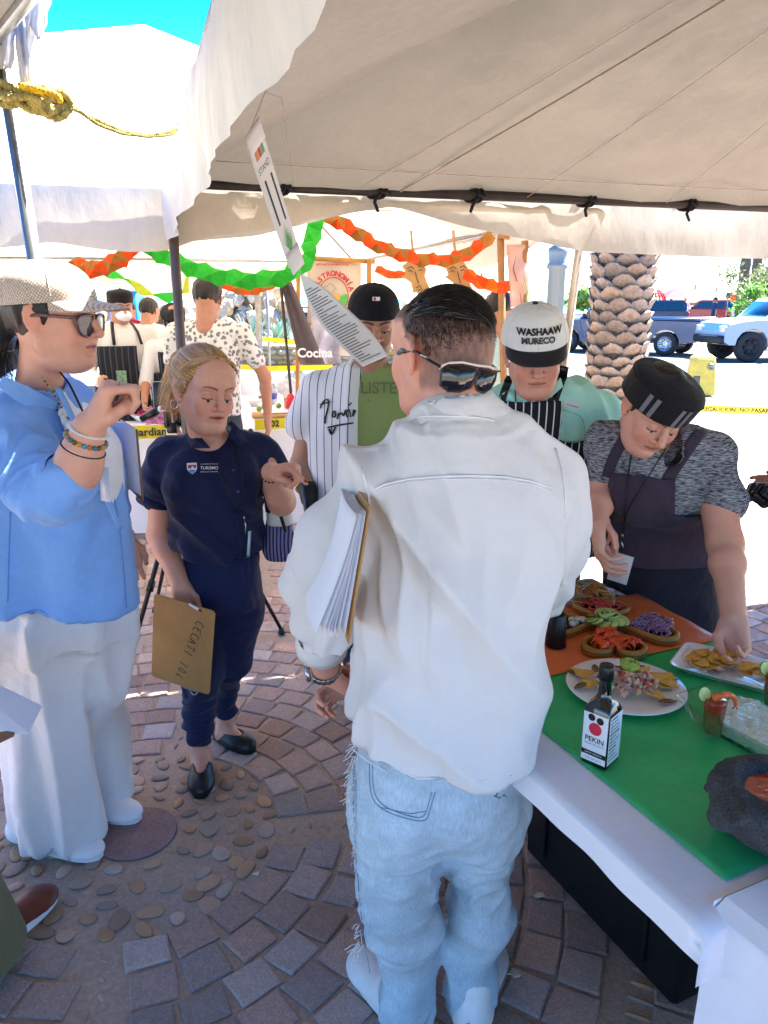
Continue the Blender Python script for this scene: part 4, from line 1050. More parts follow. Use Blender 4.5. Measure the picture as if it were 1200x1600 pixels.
obj('clip', rbox(T_(sgn * .006, .10, -Lc / 2 - .01), (.012, .06, .012), .003, Rc), m_silver, cbm)
# ================================================================ WOMAN IN NAVY SHIRT
m_navy = cloth('navy_poplin', '161d40', .75, 700, .2, .05); m_navyt = cloth('navy_trouser', '1a2348', .8, 700, .2, .06)
m_btn = M('navy_button', hexc('2a3360'), .3)
Pn = Person('woman with blonde ponytail in a navy shirt and trousers, pointing with one hand', (W(330, 1180, 2.45)[0], 2.45), 'light')
Pn.nailc = hexc('9a1c24')
YN = 2.42
make_head(Pn, W(319, 611, 2.27), -140, -9, -7, neck=W(325, 700, 2.38), eyes=.0060, s=1.0, h=.0019, male=False, lips=hexc('b0504c'), lipm=.3, blush=.7, mouth=.0022, jowl=.006, brow=hexc('4a3222'), wide=1.0, neckr=.050)
def nh(x, y, z):
 return np.where(z > .055 - 0 * x, (y - .052) - (z - .055) * .1, np.where(z > -.01, y - .010 - (z + .01) * .65, np.maximum(y + .015, -(z + .055))))
hair_shell(Pn, m_blonde, nh, h=.003, grow=.013, amp=.004, fr=V(70, 14, 70))
pt = V(0, -.118, .062)
def pony(p, n, r):
 return (pt - p) + V(0, 0, .006)
def hs(p, r): return float(nh(V(p[0]), V(p[1]), V(p[2]))[0]) < 0 if False else (p[1] < .050 and (p[2] > .055 or (p[2] > -.01 and p[1] < .010 + (p[2] + .01) * .65) or (p[2] > -.055 and p[1] < -.015)))
def tangN(p, d):
 n = nrm((p - V(0, -.018, .030)) / V(.0765, .0985, .0885) ** 2); return nrm(d - n * np.dot(d, n) * .9)
strands(Pn, m_strandb, 4200, samp(hs, 1.155), lambda p, r: min(np.linalg.norm(pt - p), .10) * r.uniform(.6, 1), lambda p, n, r: tangN(p, pt - p), w=.0011, seg=6, name='swept_back_hair', seed=8)
ptail = [pt + V(0, .012, .0), pt + V(0, -.022, .008), pt + V(0, -.045, -.012), pt + V(0, -.058, -.06), pt + V(0, -.055, -.12), pt + V(0, -.045, -.175)]
Fp = Field(V(-.1, -.26, -.18), V(.1, 0, .14), .004); Fp.chain(ptail, [.016, .024, .030, .031, .026, .008], k=.02); vf = Fp.mesh(); vf = crinkle(*vf, lambda p: (fbm(p * V(90, 90, 10)) - .45) * .016, 1)
pony_o = obj('ponytail', (Pn.hT(vf[0]), vf[1]), m_blonde, Pn.root)
def stP(r):
 t = r.uniform(0, .72); i = min(int(t * 5), 4); b = ptail[i] + (ptail[i + 1] - ptail[i]) * (t * 5 - i); a = r.uniform(0, 6.283)
 n = V(math.cos(a), math.sin(a), .1); return b + n * r.uniform(.018, .034), n
strands(Pn, m_strandb, 1800, stP, lambda p, r: r.uniform(.06, .12), lambda p, n, r: V(0, -.35 - (p[2] - .02) * 3, -1) + n * .12, w=.0010, seg=6, name='ponytail_hair', parent=pony_o, seed=9)
obj('hair_tie', tube([Pn.hT((pt + V(.02 * math.cos(a), -.006, .02 * math.sin(a) + .004))[None])[0] for a in np.linspace(0, 6.283, 14)], .005, 6), m_blk, pony_o)
def stW(r):
 d = nrm(V(r.uniform(-.5, .5), .62 + r.uniform(-.12, .06), .75)); return V(0, -.018, .030) + V(.0765, .0985, .0885) * d * 1.14, d
strands(Pn, m_strandb, 500, stW, lambda p, r: r.uniform(.05, .08), lambda p, n, r: tangN(p, V((1 if p[0] > 0 else -1) * 1, -.35, -.6)), w=.0012, seg=6, name='fringe_hair', seed=11)
ear_h = Pn.hT(V(.090, -.004, -.032)[None])[0]; ear_h2 = Pn.hT(V(-.090, -.004, -.032)[None])[0]
for e in (ear_h, ear_h2): obj('hoop_earring', tube([e + V(.003 * math.sin(a), .002 * math.sin(a), -.012 + .013 * math.cos(a)) + V(.008 * math.sin(a), 0, 0) for a in np.linspace(0, 6.283, 16)], .0016, 5), m_silver, Pn.root)
secN = [sec(283, 412, 905, YN, .125), sec(276, 412, 870, YN, .125), sec(271, 410, 820, YN, .125), sec(270, 408, 770, 2.40, .13), sec(262, 408, 730, 2.39, .12), sec(272, 402, 700, 2.40, .09), sec(298, 376, 680, 2.41, .065)]
shNr = W(258, 713, 2.42); shNl = W(408, 705, 2.42); elNr = W(251, 835, 2.44); wrNr = W(283, 916, 2.35); elNl = W(440, 784, 2.36); wrNl = W(424, 738, 2.20)
ncN = W(330, 690, 2.40)
def shirtN(F_):
 F_.loft(secN, 0, n=2.3)
 F_.ell(W(300, 758, 2.33), (.072, .065, .07), k=.05); F_.ell(W(372, 752, 2.33), (.068, .065, .07), k=.05)
 F_.cone(shNr, ncN, .050, .044, k=.04); F_.cone(shNl, ncN, .050, .044, k=.04)
 F_.cone(shNr, W(247, 770, 2.43), .060, .062, k=.03); F_.cone(shNl, W(430, 752, 2.41), .056, .056, k=.03)
 F_.cone(W(330, 700, 2.38), W(327, 655, 2.36), .050, .062, mode='cut', k=.01)
 F_.cone(W(340, 745, 2.24), W(332, 680, 2.30), .012, .05, mode='cut', k=.01)
 F_.ell(W(247, 806, 2.43), (.07, .07, .028), mode='cut')
def foldN(p):
 return folds(p, (.5, .3, -.8), 1.5, 8, 3.) * .010 * np.clip((1.12 - p[:, 2]) * 5 + .35, .2, 1) + (fbm(p * 11) - .45) * .012 + folds(p, (.9, 0, -.3), 2, 10, 1.) * .006
hx = lambda X: .835 + .030 * np.clip(np.abs(X - W(345, 900, YN)[0]) / .13, 0, 1.3) ** 2
oN, vfN = garment(Pn, 'shirt', m_navy, shirtN, V(-.85, 2.15, .78), V(-.20, 2.62, 1.5), h=.005, fold=foldN, region=lambda X, Y_, Z: np.maximum(hx(X) - Z + 0 * Y_, -np.maximum(np.abs(X + .515 + (1.36 - Z) * .25) - .42 * (Z - 1.215), Y_ - 2.37)), k=.004)
Fc = Field(V(-.72, 2.2, 1.1), V(-.35, 2.6, 1.5), .004); Fc.ell(W(338, 730, 2.385), (.085, .068, .12)); Fc.cone(W(325, 700, 2.38), W(322, 672, 2.36), .052, .050, k=.03); vc_ = Fc.mesh(); Pn.add_skin((relax(*vc_, 1), vc_[1]))
tN = bvh(vfN)
def onP(tree, px, py, off=.002, Y=2.3):
 d = nrm(ray(px, py)); h_ = tree.ray_cast(Vector((0, 0, CAMZ)), Vector(d)); return (np.array(h_[0]) - d * off) if h_[0] is not None else W(px, py, Y)
def strip_on(name, tree, pts, r, mat, parent, off=.002, flat=1.0, Y=2.3, n=None):
 q = [onP(tree, x, y, off, Y) for x, y in (smooth_path([(a, b, 0) for a, b in pts], n or len(pts) * 4)[:, :2])]
 return obj(name, tube(q, r, 6, flat=flat), mat, parent)
strip_on('placket', tN, [(352, 735), (362, 780), (372, 830), (378, 880), (380, 905)], .0016, m_navyt, oN)
strip_on('placket', tN, [(362, 735), (374, 790), (384, 840), (390, 895)], .0016, m_navyt, oN)
for (x, y) in ((369, 735), (376, 768), (385, 806), (392, 846)):
 p = onP(tN, x - 4, y, .001); obj('button', lathe([(.0045, -.001), (.0055, .001), (.0035, .0028), (.0001, .002)], p, 10, rotx(math.pi / 2)), m_btn, oN)
for pts in ([(304, 668), (320, 690), (329, 700), (300, 700), (292, 682)], [(361, 665), (378, 672), (389, 693), (372, 698), (360, 684)]):
 q = [W(x, y, 2.272 + .0015 * abs(x - 335)) for x, y in pts]; c = np.mean(q, 0)
 v = np.array(q + [c + V(0, -.012, 0)]); f = [(i, (i + 1) % 5, 5) for i in range(5)]
 obj('collar', thick((v, f), .003), m_navy, oN, smooth=False)
strip_on('collar', tN, [(296, 684), (303, 668), (312, 660)], .008, m_navy, oN, off=-.002); strip_on('collar', tN, [(378, 690), (368, 668), (358, 660)], .008, m_navy, oN, off=-.002)
for c, a, r in ((W(246, 778, 2.43), nrm(W(247, 770, 2.43) - shNr), .0655), (W(432, 758, 2.41), nrm(W(430, 752, 2.41) - shNl), .058)):
 x_, y_, d_ = frame(a); obj('sleeve_band', lathe([(r - .004, -.016), (r + .001, -.014), (r + .001, .014), (r - .004, .016)], c, 26, np.stack([x_, y_, d_], 1), cap=False), m_navy, oN)
m_wt = M('white_thread', hexc('e9e9ee'), .8); m_rt = M('red_thread', hexc('b8323c'), .8); m_bt = M('blue_thread', hexc('5b9bd0'), .8)
def decal_px(name, vf, px, py, Y, wpx, mat, parent, tree, rot=0, off=.0055, tilt=0):
 c = W(px, py, Y); s = ppm(Y, c[2]); vw = nrm(V(0, 0, CAMZ) - c); up_ = V(0, 0, 1); x_ = nrm(np.cross(up_, vw)); y_ = np.cross(vw, x_); ca, sa = math.cos(rot), math.sin(rot)
 X_ = x_ * ca + y_ * sa; Y_ = -x_ * sa + y_ * ca
 v, f = vf; w0 = v[:, 0].max() - v[:, 0].min(); v = (v - np.array([(v[:, 0].max() + v[:, 0].min()) / 2, (v[:, 1].max() + v[:, 1].min()) / 2, 0])) * (wpx * s / w0)
 return decal(name, (v, f), local(c, X_, Y_), mat, parent, tree, off=off)
decal_px('lettering', text2d('TURISMO', 1, bold=.015), 327, 731, 2.3, 27, m_wt, oN, tN, rot=-.03)
decal_px('lettering', text2d('AYUNTAMIENTO MUNICIPAL', 1), 327, 725, 2.3, 27, m_wt, oN, tN, rot=-.03)
decal_px('lettering', text2d('DIRECCION MUNICIPAL', 1), 327, 737, 2.3, 27, m_wt, oN, tN, rot=-.03)
shield = lambda s: [(-.5 * s, .55 * s), (.5 * s, .55 * s), (.5 * s, -.1 * s), (.3 * s, -.4 * s), (0, -.62 * s), (-.3 * s, -.4 * s), (-.5 * s, -.1 * s)]
flat = lambda p: (np.c_[np.array(p), np.zeros(len(p))], [tuple(range(len(p)))])
decal_px('crest', flat(shield(1)), 300, 732, 2.3, 15, m_wt, oN, tN, off=.0028)
decal_px('crest', flat([(-.4, .45), (.4, .45), (.4, .12), (.15, .12), (.15, .3), (-.05, .3), (-.05, .12), (-.4, .12)]), 300, 729, 2.3, 12, m_rt, oN, tN, off=.0036)
decal_px('crest', flat([(-.4, 0), (.4, 0), (.3, -.25), (0, -.45), (-.3, -.25)]), 300, 737, 2.3, 11, m_bt, oN, tN, off=.0036)
kNf = W(316, 1055, 2.40); aNf = G(313, 1205) + V(0, .02, .10); kNb = W(362, 1035, 2.50); aNb = G(352, 1160) + V(0, .03, .11)
hipN = [sec(290, 408, 940, 2.46, .12), sec(286, 406, 895, 2.46, .115), sec(288, 404, 860, 2.46, .10)]
def trN(F_):
 F_.loft(hipN, 0, n=2.3)
 F_.chain([W(322, 955, 2.46), kNf, aNf + V(0, 0, .10), aNf], [.098, .066, .050, .046], k=.03)
 F_.chain([W(372, 950, 2.48), kNb, aNb + V(0, 0, .10), aNb], [.094, .062, .048, .045], k=.03)
garment(Pn, 'trousers', m_navyt, trN, V(-.85, 2.15, .05), V(-.2, 2.85, 1.0), h=.006, fold=lambda p: folds(p, (1, .2, .3), 3, 12, 4.) * .007 * np.clip((.55 - p[:, 2]) * 4, .2, 1) + (fbm(p * 14) - .45) * .008, region=lambda X, Y_, Z: .105 - Z + 0 * X + 0 * Y_)
m_flat = M('black_leather', hexc('14161c'), .42, noise=(40, .2), bump=(150, .3, .001))
for i, (h_, t_, an) in enumerate(((G(309, 1213) + V(-.005, .10, 0), G(314, 1247), aNf), (G(340, 1166) + V(-.02, .06, 0), G(394, 1176), aNb))):
 h_ = V(h_[0], h_[1], 0); t_ = V(t_[0], t_[1], 0)
 s_ = shoe(Pn, h_, t_, m_flat, m_blk, wd=.043, open_=True, h=.0035, solet=.010, name='ballet_flat')
 d_ = nrm(t_ - h_); bow = h_ + d_ * (np.linalg.norm(t_ - h_) - .055) + V(0, 0, .052); sx = np.cross(d_, (0, 0, 1))
 for sg_ in (-1, 1):
  obj('bow', tube([bow, bow + sx * sg_ * .012 + V(0, 0, .004), bow + sx * sg_ * .026 + d_ * .006 - V(0, 0, .004)], [.004, .008, .006], 8, flat=.5), m_flat, s_)
 limb(Pn, [an + V(0, 0, .06), V(an[0], an[1], .06), h_ + d_ * .05 + V(0, 0, .035), h_ + d_ * .15 + V(0, 0, .028)], [.033, .030, .034, .030], h=.004)
pb = W(289, 948, 2.30)
limb(Pn, [shNr, elNr, wrNr], [.050, .043, .029], hand=dict(fd=(.12, -.22, -1), pn=(.62, -.75, .1), side=-1, curls=[(25, 45, 25), (30, 50, 30), (34, 50, 30), (38, 50, 30)], thumb=[(.024, .018, .006), (.040, .046, .020), (.040, .075, .030), (.034, .095, .034)], s=.95), h=.003, nails=True)
limb(Pn, [shNl, elNl, wrNl], [.046, .042, .030], hand=dict(spread=1.3, fd=(.80, -.45, .28), pn=(.05, -.25, -.95), side=-1, curls=[(38, 8, 4), (78, 80, 45), (80, 85, 45), (82, 85, 45)], thumb=[(.024, .018, .008), (.030, .045, .026), (.016, .068, .040), (-.004, .078, .044)], s=.96), h=.003, nails=True)
m_beads = M('red_beads', hexc('5a1420'), .35)
wb = nrm(wrNl - elNl); x_, y_, d_ = frame(wb)
bc = thing('bracelet', 'dark red bead bracelet on the pointing wrist of the woman in navy', 'bracelet', wrNl)
for i in range(18):
 a = i / 18 * 6.283; obj('bead', lathe([(.0001, -.004), (.0035, -.002), (.0042, 0), (.0035, .002), (.0001, .004)], wrNl - wb * .005 + .031 * (math.cos(a) * x_ + math.sin(a) * y_), 8), m_beads, bc)
Pn.finish()
m_lan = M('black_lanyard', hexc('15161c'), .7)
ln_ = thing('lanyard', 'black lanyard with a clear badge hanging on the navy shirt', 'lanyard', W(385, 800, 2.28))
strip_on('strap', tN, [(318, 684), (330, 715), (350, 755), (370, 790), (381, 804)], .0028, m_lan, ln_, off=.003, flat=.4)
strip_on('strap', tN, [(362, 680), (374, 710), (379, 750), (381, 804)], .0028, m_lan, ln_, off=.003, flat=.4)
p = onP(tN, 381, 806, .006); obj('crimp', rod(p, p + V(0, 0, -.012), .004), m_silver, ln_)
obj('swivel_hook', tube([p + V(0, 0, -.012), p + V(.004, 0, -.03), p + V(.002, -.002, -.05), p + V(.004, 0, -.06)], .0025, 6), m_silver, ln_)
obj('badge', box(onP(tN, 389, 850, .008), (.012, .003, .085), roty(.10) @ rotz(1.1)), M('clear_badge', hexc('b9cbe0'), .2), ln_)
cbn = thing('clipboard', 'brown clipboard marked CECATI 106 held by the woman in navy', 'clipboard', W(288, 1010, 2.26))
qs = [W(258, 935, 2.27), W(357, 965, 2.21), W(307, 1084, 2.28), W(222, 1040, 2.34)]
x_ = nrm(qs[1] - qs[0]); n_ = nrm(np.cross(x_, qs[2] - qs[0])); y_ = np.cross(n_, x_); c_ = sum(qs) / 4
if n_[1] > 0: pass
Tb = local(c_, x_, y_); w_ = np.linalg.norm(qs[1] - qs[0]) * .97; hh = np.linalg.norm(qs[2] - qs[1]) * .5 + np.linalg.norm(qs[3] - qs[0]) * .5
def rrect(w, h, r, n=5):
 p = []
 for cx, cy, a0 in ((w / 2 - r, h / 2 - r, 0), (-w / 2 + r, h / 2 - r, 90), (-w / 2 + r, -h / 2 + r, 180), (w / 2 - r, -h / 2 + r, 270)):
  for k in range(n): a = math.radians(a0 + 90 * k / (n - 1)); p.append((cx + r * math.cos(a), cy + r * math.sin(a)))
 return p
obj('board', prism(rrect(w_, hh, .012), -.0017, .0017, Tb), m_board, cbn, smooth=False)
tow = 1 if (Tb(V(0, 0, 1)[None])[0] - Tb(V(0, 0, 0)[None])[0])[1] < 0 else -1
m_ink = M('ballpoint_ink', hexc('1c1c3a'), .6)
def pen(name, strokes, T, r, parent, mat=m_ink):
 for s in strokes: obj(name, tube([T(V(x, y, 0)[None])[0] for x, y in smooth_path([(a, b, 0) for a, b in s], max(8, 4 * len(s)))[:, :2]], r, 4), mat, parent)
glyph = {'C': [[(.8, .85), (.4, 1), (.1, .6), (.15, .2), (.5, 0), (.85, .15)]], 'E': [[(.8, .95), (.2, .9), (.15, .5), (.1, .05), (.8, 0)], [(.15, .5), (.65, .52)]], 'A': [[(0, 0), (.45, 1), (.8, 0)], [(.2, .4), (.7, .4)]], 'T': [[(.0, .95), (.9, 1)], [(.45, .97), (.42, 0)]], 'I': [[(.4, 1), (.35, 0)]], '1': [[(.5, 1), (.3, 0)]], '0': [[(.4, 1), (.1, .6), (.2, .1), (.5, 0), (.75, .5), (.6, .95), (.4, 1)]], '6': [[(.7, 1), (.3, .6), (.15, .2), (.4, 0), (.7, .2), (.5, .5), (.2, .35)]]}
def hand_write(text, T, h, parent, r=.0011, adv=.85, mat=m_ink):
 x = -len(text) * h * adv / 2
 for ch in text:
  if ch in glyph: pen('handwriting', [[(x + a * h * .7, (b - .5) * h) for a, b in s] for s in glyph[ch]], T, r, parent, mat)
  x += h * adv
o2 = W(311, 1010, 2.255); dn = nrm(qs[3] - qs[0]);
o2 = (qs[1] * .28 + qs[2] * .36 + qs[0] * .18 + qs[3] * .18); o2 = o2 - n_ * 0
tx = nrm((qs[3] + qs[2]) / 2 - (qs[0] + qs[1]) / 2); ty = np.cross(n_ * tow, tx)
Th = lambda v: o2 + v[:, :1] * tx + v[:, 1:2] * ty + n_ * tow * .0026
hand_write('CECATI 106', Th, .030, cbn)
obj('clip_plate', prism(rrect(.07, .028, .01), .001, .006, local(Tb(V(.035, hh / 2 - .006, 0)[None])[0], x_, y_, )), m_silver, cbn, smooth=False)
obj('hanging_ring', tube([Tb(V(.05 + .011 * math.cos(a), hh / 2 + .010 + .011 * math.sin(a), .002)[None])[0] for a in np.linspace(0, 6.283, 18)], .0028, 6), m_silver, cbn)
pe = thing('pen', 'white pen with a red tip held against the brown clipboard by the woman in navy', 'pen', W(305, 950, 2.24))
obj('pen_barrel', rod(W(296, 944, 2.235), W(311, 953, 2.21), .004), m_white, pe); obj('pen_tip', rod(W(311, 953, 2.21), W(315, 955.5, 2.205), .004, r2=.0028), M('red_plastic', hexc('a01020'), .4), pe)
bag = thing('handbag', 'white and navy woven handbag with striped base hanging behind the pointing arm', 'handbag', W(430, 850, 2.45))
m_bagw = M('cream_leather', hexc('cfcac4'), .5, noise=(30, .06));
def bagstripes(nt, tc, c):
 N = nt.nodes; L = nt.links; w = N.new('ShaderNodeTexWave'); w.bands_direction = 'X'; w.inputs['Scale'].default_value = 26; w.inputs['Distortion'].default_value = .6; L.new(tc.outputs['Object'], w.inputs[0])
 cr = N.new('ShaderNodeValToRGB'); e = cr.color_ramp.elements; e[0].color = (*hexc('1a2050'), 1); e[1].color = (*hexc('27306e'), 1)
 for p_, h_ in ((.3, '1a2050'), (.5, '6b2a50'), (.62, '2a3a8a'), (.8, 'b8b4c8')): x = e.new(p_); x.color = (*hexc(h_), 1)
 L.new(w.outputs[0], cr.inputs[0]); return cr.outputs[0]
m_bags = M('woven_stripe', (.1, .1, .3), .9, stripes=bagstripes, bump=(500, .4, .001))
Fb = Field(V(-.50, 2.30, .80), V(-.25, 2.62, 1.25), .006); Fb.chain([W(434, 800, 2.46), W(436, 850, 2.46), W(438, 882, 2.46)], [.035, .055, .045], k=.02); vfb = Fb.mesh(); vfb = crinkle(*vfb, lambda p: (fbm(p * 16) - .45) * .01)
Fb2 = Field(V(-.50, 2.30, .80), V(-.25, 2.62, 1.25), .006); Fb2.chain([W(434, 790, 2.455), W(441, 850, 2.45), W(450, 862, 2.45)], [.037, .054, .035], k=.02); Fb2.region(lambda X, Y_, Z: np.maximum(-(Z - .93) + 0 * X, -1 + 0 * Y_) ); vb2 = crinkle(*Fb2.mesh(), lambda p: (fbm(p * 16) - .45) * .006)
obj('striped_base', vfb, m_bags, bag); obj('leather_panel', vb2, m_bagw, bag)
obj('bag_handle', tube(smooth_path([W(418, 800, 2.44), W(410, 740, 2.40), W(398, 690, 2.40), W(388, 668, 2.42), W(392, 672, 2.48), W(430, 760, 2.52), W(438, 800, 2.5)], 30), .007, 8, flat=.5), M('navy_strap', hexc('1b2b4a'), .6), bag)
obj('bag_handle', tube(smooth_path([W(420, 800, 2.42), W(425, 780, 2.38), W(434, 790, 2.38), W(446, 830, 2.40)], 16), .006, 8), m_blk, bag)
# ================================================================ WOMAN IN LIGHT BLUE SHIRT
m_blue = cloth('sky_linen', '7aa6e4', .85, 500, .35, .05); m_wt_tr = cloth('white_linen', 'e2dfe0', .85, 500, .3, .03, transl=.05); m_tee = cloth('white_jersey', 'e4e4e8', .85, 900, .2, .03)
Pb = Person('woman in a beige patterned cap, large glasses and loose light blue shirt', (W(110, 1290, 2.1)[0], 2.1), 'light')
hb = W(84, 499, 1.86)
make_head(Pb, hb, -97, -4, 0, neck=W(62, 600, 1.92), s=1.0, h=.0023, male=False, lips=hexc('a04c54'), lipm=.2, blush=.5, jowl=.014, neckr=.056, wide=1.04)
hair_shell(Pb, m_hairk, lambda x, y, z: np.where(z > .03, y - .10, np.where(z > -.02, y - .02 - (z + .02) * .4, np.maximum(y + .022 + (z + .02) * .3, -(z + .085)))), h=.003, grow=.006, amp=.003, extra=lambda F_: F_.chain([V(0, -.11, .0), V(0, -.135, -.02), V(0, -.15, -.09), V(.0, -.125, -.15)], [.030, .036, .030, .008], k=.03))
def stB(r):
 t = r.uniform(0, 1); p = V(r.uniform(-.08, .0) if r.random() < .5 else .0, -.02 - .11 * t, .0 - .05 * r.random()); n = nrm(V(-1, -.6, 0)); return V(-.074 * math.cos(t * 1.5), -.035 - .10 * math.sin(t * 1.5), r.uniform(-.055, .01)), n
strands(Pb, m_strandk, 1300, stB, lambda p, r: r.uniform(.05, .10), lambda p, n, r: V(.2, -1, -.45) + r.normal(0, .15, 3), w=.0009, seg=5, name='loose_hair', seed=21)
strands(Pb, m_strandk, 500, lambda r: (V(r.uniform(-.03, .03), -.14 + r.uniform(-.02, .02), r.uniform(-.10, .0)), V(0, -1, 0)), lambda p, r: r.uniform(.07, .13), lambda p, n, r: V(r.normal(0, .15), .05, -1), w=.0009, seg=5, name='ponytail_hair', seed=22)
def mkpat(nt, tc, c):
 N = nt.nodes; L = nt.links
 w = []
 for rot in (.9, -.5):
  mp = N.new('ShaderNodeMapping'); mp.inputs['Rotation'].default_value = (0, rot, .2); L.new(tc.outputs['Object'], mp.inputs[0])
  t = N.new('ShaderNodeTexWave'); t.inputs['Scale'].default_value = 58; t.inputs['Distortion'].default_value = 3.0; t.inputs['Detail Scale'].default_value = 3; L.new(mp.outputs[0], t.inputs[0]); w.append(t)
 mu = N.new('ShaderNodeMath'); mu.operation = 'MULTIPLY'; L.new(w[0].outputs[0], mu.inputs[0]); L.new(w[1].outputs[0], mu.inputs[1])
 cr = N.new('ShaderNodeValToRGB'); cr.color_ramp.elements[0].position = .18; cr.color_ramp.elements[0].color = (*hexc('a38b76'), 1); cr.color_ramp.elements[1].position = .30; cr.color_ramp.elements[1].color = (*hexc('cdc6bf'), 1)
 L.new(mu.outputs[0], cr.inputs[0]); return cr.outputs[0]
m_mk = M('monogram_canvas', (.6, .5, .4), .8, stripes=mkpat, bump=(400, .3, .001))
Rb = headR(-97, 3, 0)
capB = baseball_cap(Pb, m_mk, m_mk, Rb, hb + V(-.002, 0, .006), s=1.0, crown=(.094, .118, .100), z0=.030, brimL=.082, brimdrop=.020)
obj('metal_plate', rbox(Pb.capT(V(-.075, -.075, .040)[None])[0], (.020, .003, .010), .001, Rb @ rotz(.9)), m_gold, capB)
gl = thing('eyeglasses', 'large tinted sunglasses with a patterned arm worn by the woman in light blue', 'sunglasses', hb + V(.1, -.03, 0))
m_tint = M('gradient_lens', hexc('6d6570'), .08, trans=.55, ior=1.3, coat=.4); m_pfr = M('plum_frame', hexc('4a2f40'), .25)
HT = Pb.hT
for sx in (-1, 1):
 pts = [(-.030, .020), (.0, .022), (.028, .018), (.027, -.004), (.018, -.022), (-.006, -.029), (-.024, -.022), (-.031, -.004)]
 ring = [HT(V(sx * .036 + a * .98, .100 - .35 * abs(sx * .036 + a) ** 1.5 * 1.6, b - .004)[None])[0] for a, b in pts]
 obj('lens_frame', tube(smooth_path(ring + [ring[0]], 30), .0030, 6), m_pfr, gl); c = np.mean(ring, 0)
 obj('lens', (np.array(ring + [c]), [(i, (i + 1) % 8, 8) for i in range(8)]), m_tint, gl)
 m_arm = M('tortoise_arm', hexc('6a4a4a'), .3, noise=(220, .7))
 obj('temple', tube(smooth_path([HT(V(sx * .066, .088, .012)[None])[0], HT(V(sx * .078, .045, .012)[None])[0], HT(V(sx * .082, .0, .014)[None])[0], HT(V(sx * .083, -.02, .002)[None])[0]], 14), .0040, 8), m_arm, gl)
obj('bridge', tube([HT(V(-.008, .100, .004)[None])[0], HT(V(0, .103, .008)[None])[0], HT(V(.008, .100, .004)[None])[0]], .0025, 6), m_pfr, gl)
e = HT(V(-.082, .004, -.034)[None])[0]; es = obj('stud_earring', lathe([(.0001, -.004), (.005, -.002), (.006, 0), (.005, .002), (.0001, .004)], e, 10), m_gold, Pb.root)
YBb = 2.0
secB = [sec(-78, 206, 965, 2.02, .17), sec(-74, 204, 900, 2.02, .17), sec(-64, 198, 820, 2.0, .165), sec(-55, 190, 740, 1.98, .165), sec(-44, 176, 670, 1.96, .16), sec(-28, 136, 622, 1.95, .13), sec(8, 102, 596, 1.94, .09)]
shBr = W(32, 665, 1.83); elBr = W(84, 768, 1.66); wrBr = W(140, 668, 1.61); shBl = W(80, 640, 2.12); elBl = W(165, 760, 2.22); wrBl = W(193, 842, 2.24)
def shirtB(F_):
 F_.loft(secB, 0, n=2.2)
 F_.cone(shBr, W(52, 625, 1.90), .075, .06, k=.05); F_.cone(shBl, W(60, 620, 1.98), .07, .06, k=.05)
 F_.chain([shBr, W(50, 730, 1.74), elBr, W(102, 752, 1.63)], [.078, .078, .076, .060], k=.04)
 F_.cone(W(96, 758, 1.635), W(108, 747, 1.625), .064, .066, k=.01)
 F_.chain([shBl, W(140, 710, 2.18), elBl, W(183, 792, 2.235)], [.072, .070, .060, .056], k=.04)
 F_.cone(W(55, 620, 1.92), W(50, 590, 1.92), .075, .080, mode='cut', k=.01)
def foldB(p):
 low = np.clip((1.25 - p[:, 2]) * 4, 0, 1)
 return folds(p, (.1, 0, 1), .8, 4.6, 6.) * .024 * low + folds(p, (.8, -.3, -.5), 1.4, 6, 2.) * .014 * (1 - low) + (fbm(p * 10) - .45) * .016 + (fbm(p * 26) - .45) * .006 + folds(p, (.3, 0, 1), 2.4, 14, 9.) * .005
hB = lambda X, Y_, Z: (.835 + .065 * np.sin(np.clip((X + .95) * 4.2, -2, 2) - .35)) - Z + 0 * Y_
def hB(X, Y_, Z):
 t = np.clip((X - W(0, 950, 1.9)[0]) / (W(205, 950, 1.9)[0] - W(0, 950, 1.9)[0]), -.5, 1.1); return (W(100, 950, 1.9)[2] + .004 - .065 * np.clip(t, -.3, .75) + .03 * np.clip(t - .75, 0, 1)) - Z + 0 * Y_
p0_, p1_ = W(96, 600, 1.85), W(188, 812, 1.88); e0 = p0_[0]; z0_ = p0_[2]; zb_ = p1_[2]; esl = (p1_[0] - p0_[0]) / (p0_[2] - p1_[2])
oB, vfB = garment(Pb, 'shirt', m_blue, shirtB, V(-1.5, 1.48, .72), V(-.55, 2.40, 1.62), h=.006, fold=foldB, region=lambda X, Y_, Z: np.maximum(hB(X, Y_, Z), -np.maximum(np.maximum(e0 + (z0_ - Z) * esl - X, np.maximum(1.77 - Y_, Y_ - 2.0)), zb_ - Z)))
tB_ = bvh(vfB)
garment(Pb, 'undershirt', m_tee, lambda F_: F_.loft([sec(50, 188, 850, 1.985, .13), sec(50, 186, 780, 1.965, .135), sec(44, 180, 700, 1.945, .135), sec(36, 140, 640, 1.93, .125), sec(30, 98, 600, 1.92, .08)], 0), V(-1.3, 1.75, .95), V(-.6, 2.2, 1.6), h=.007, fold=lambda p: folds(p, (.1, 0, 1), 1, 7) * .006, region=lambda X, Y_, Z: np.maximum(e0 + (z0_ - Z) * esl - .025 - X, zb_ - .01 - Z) + 0 * Y_)
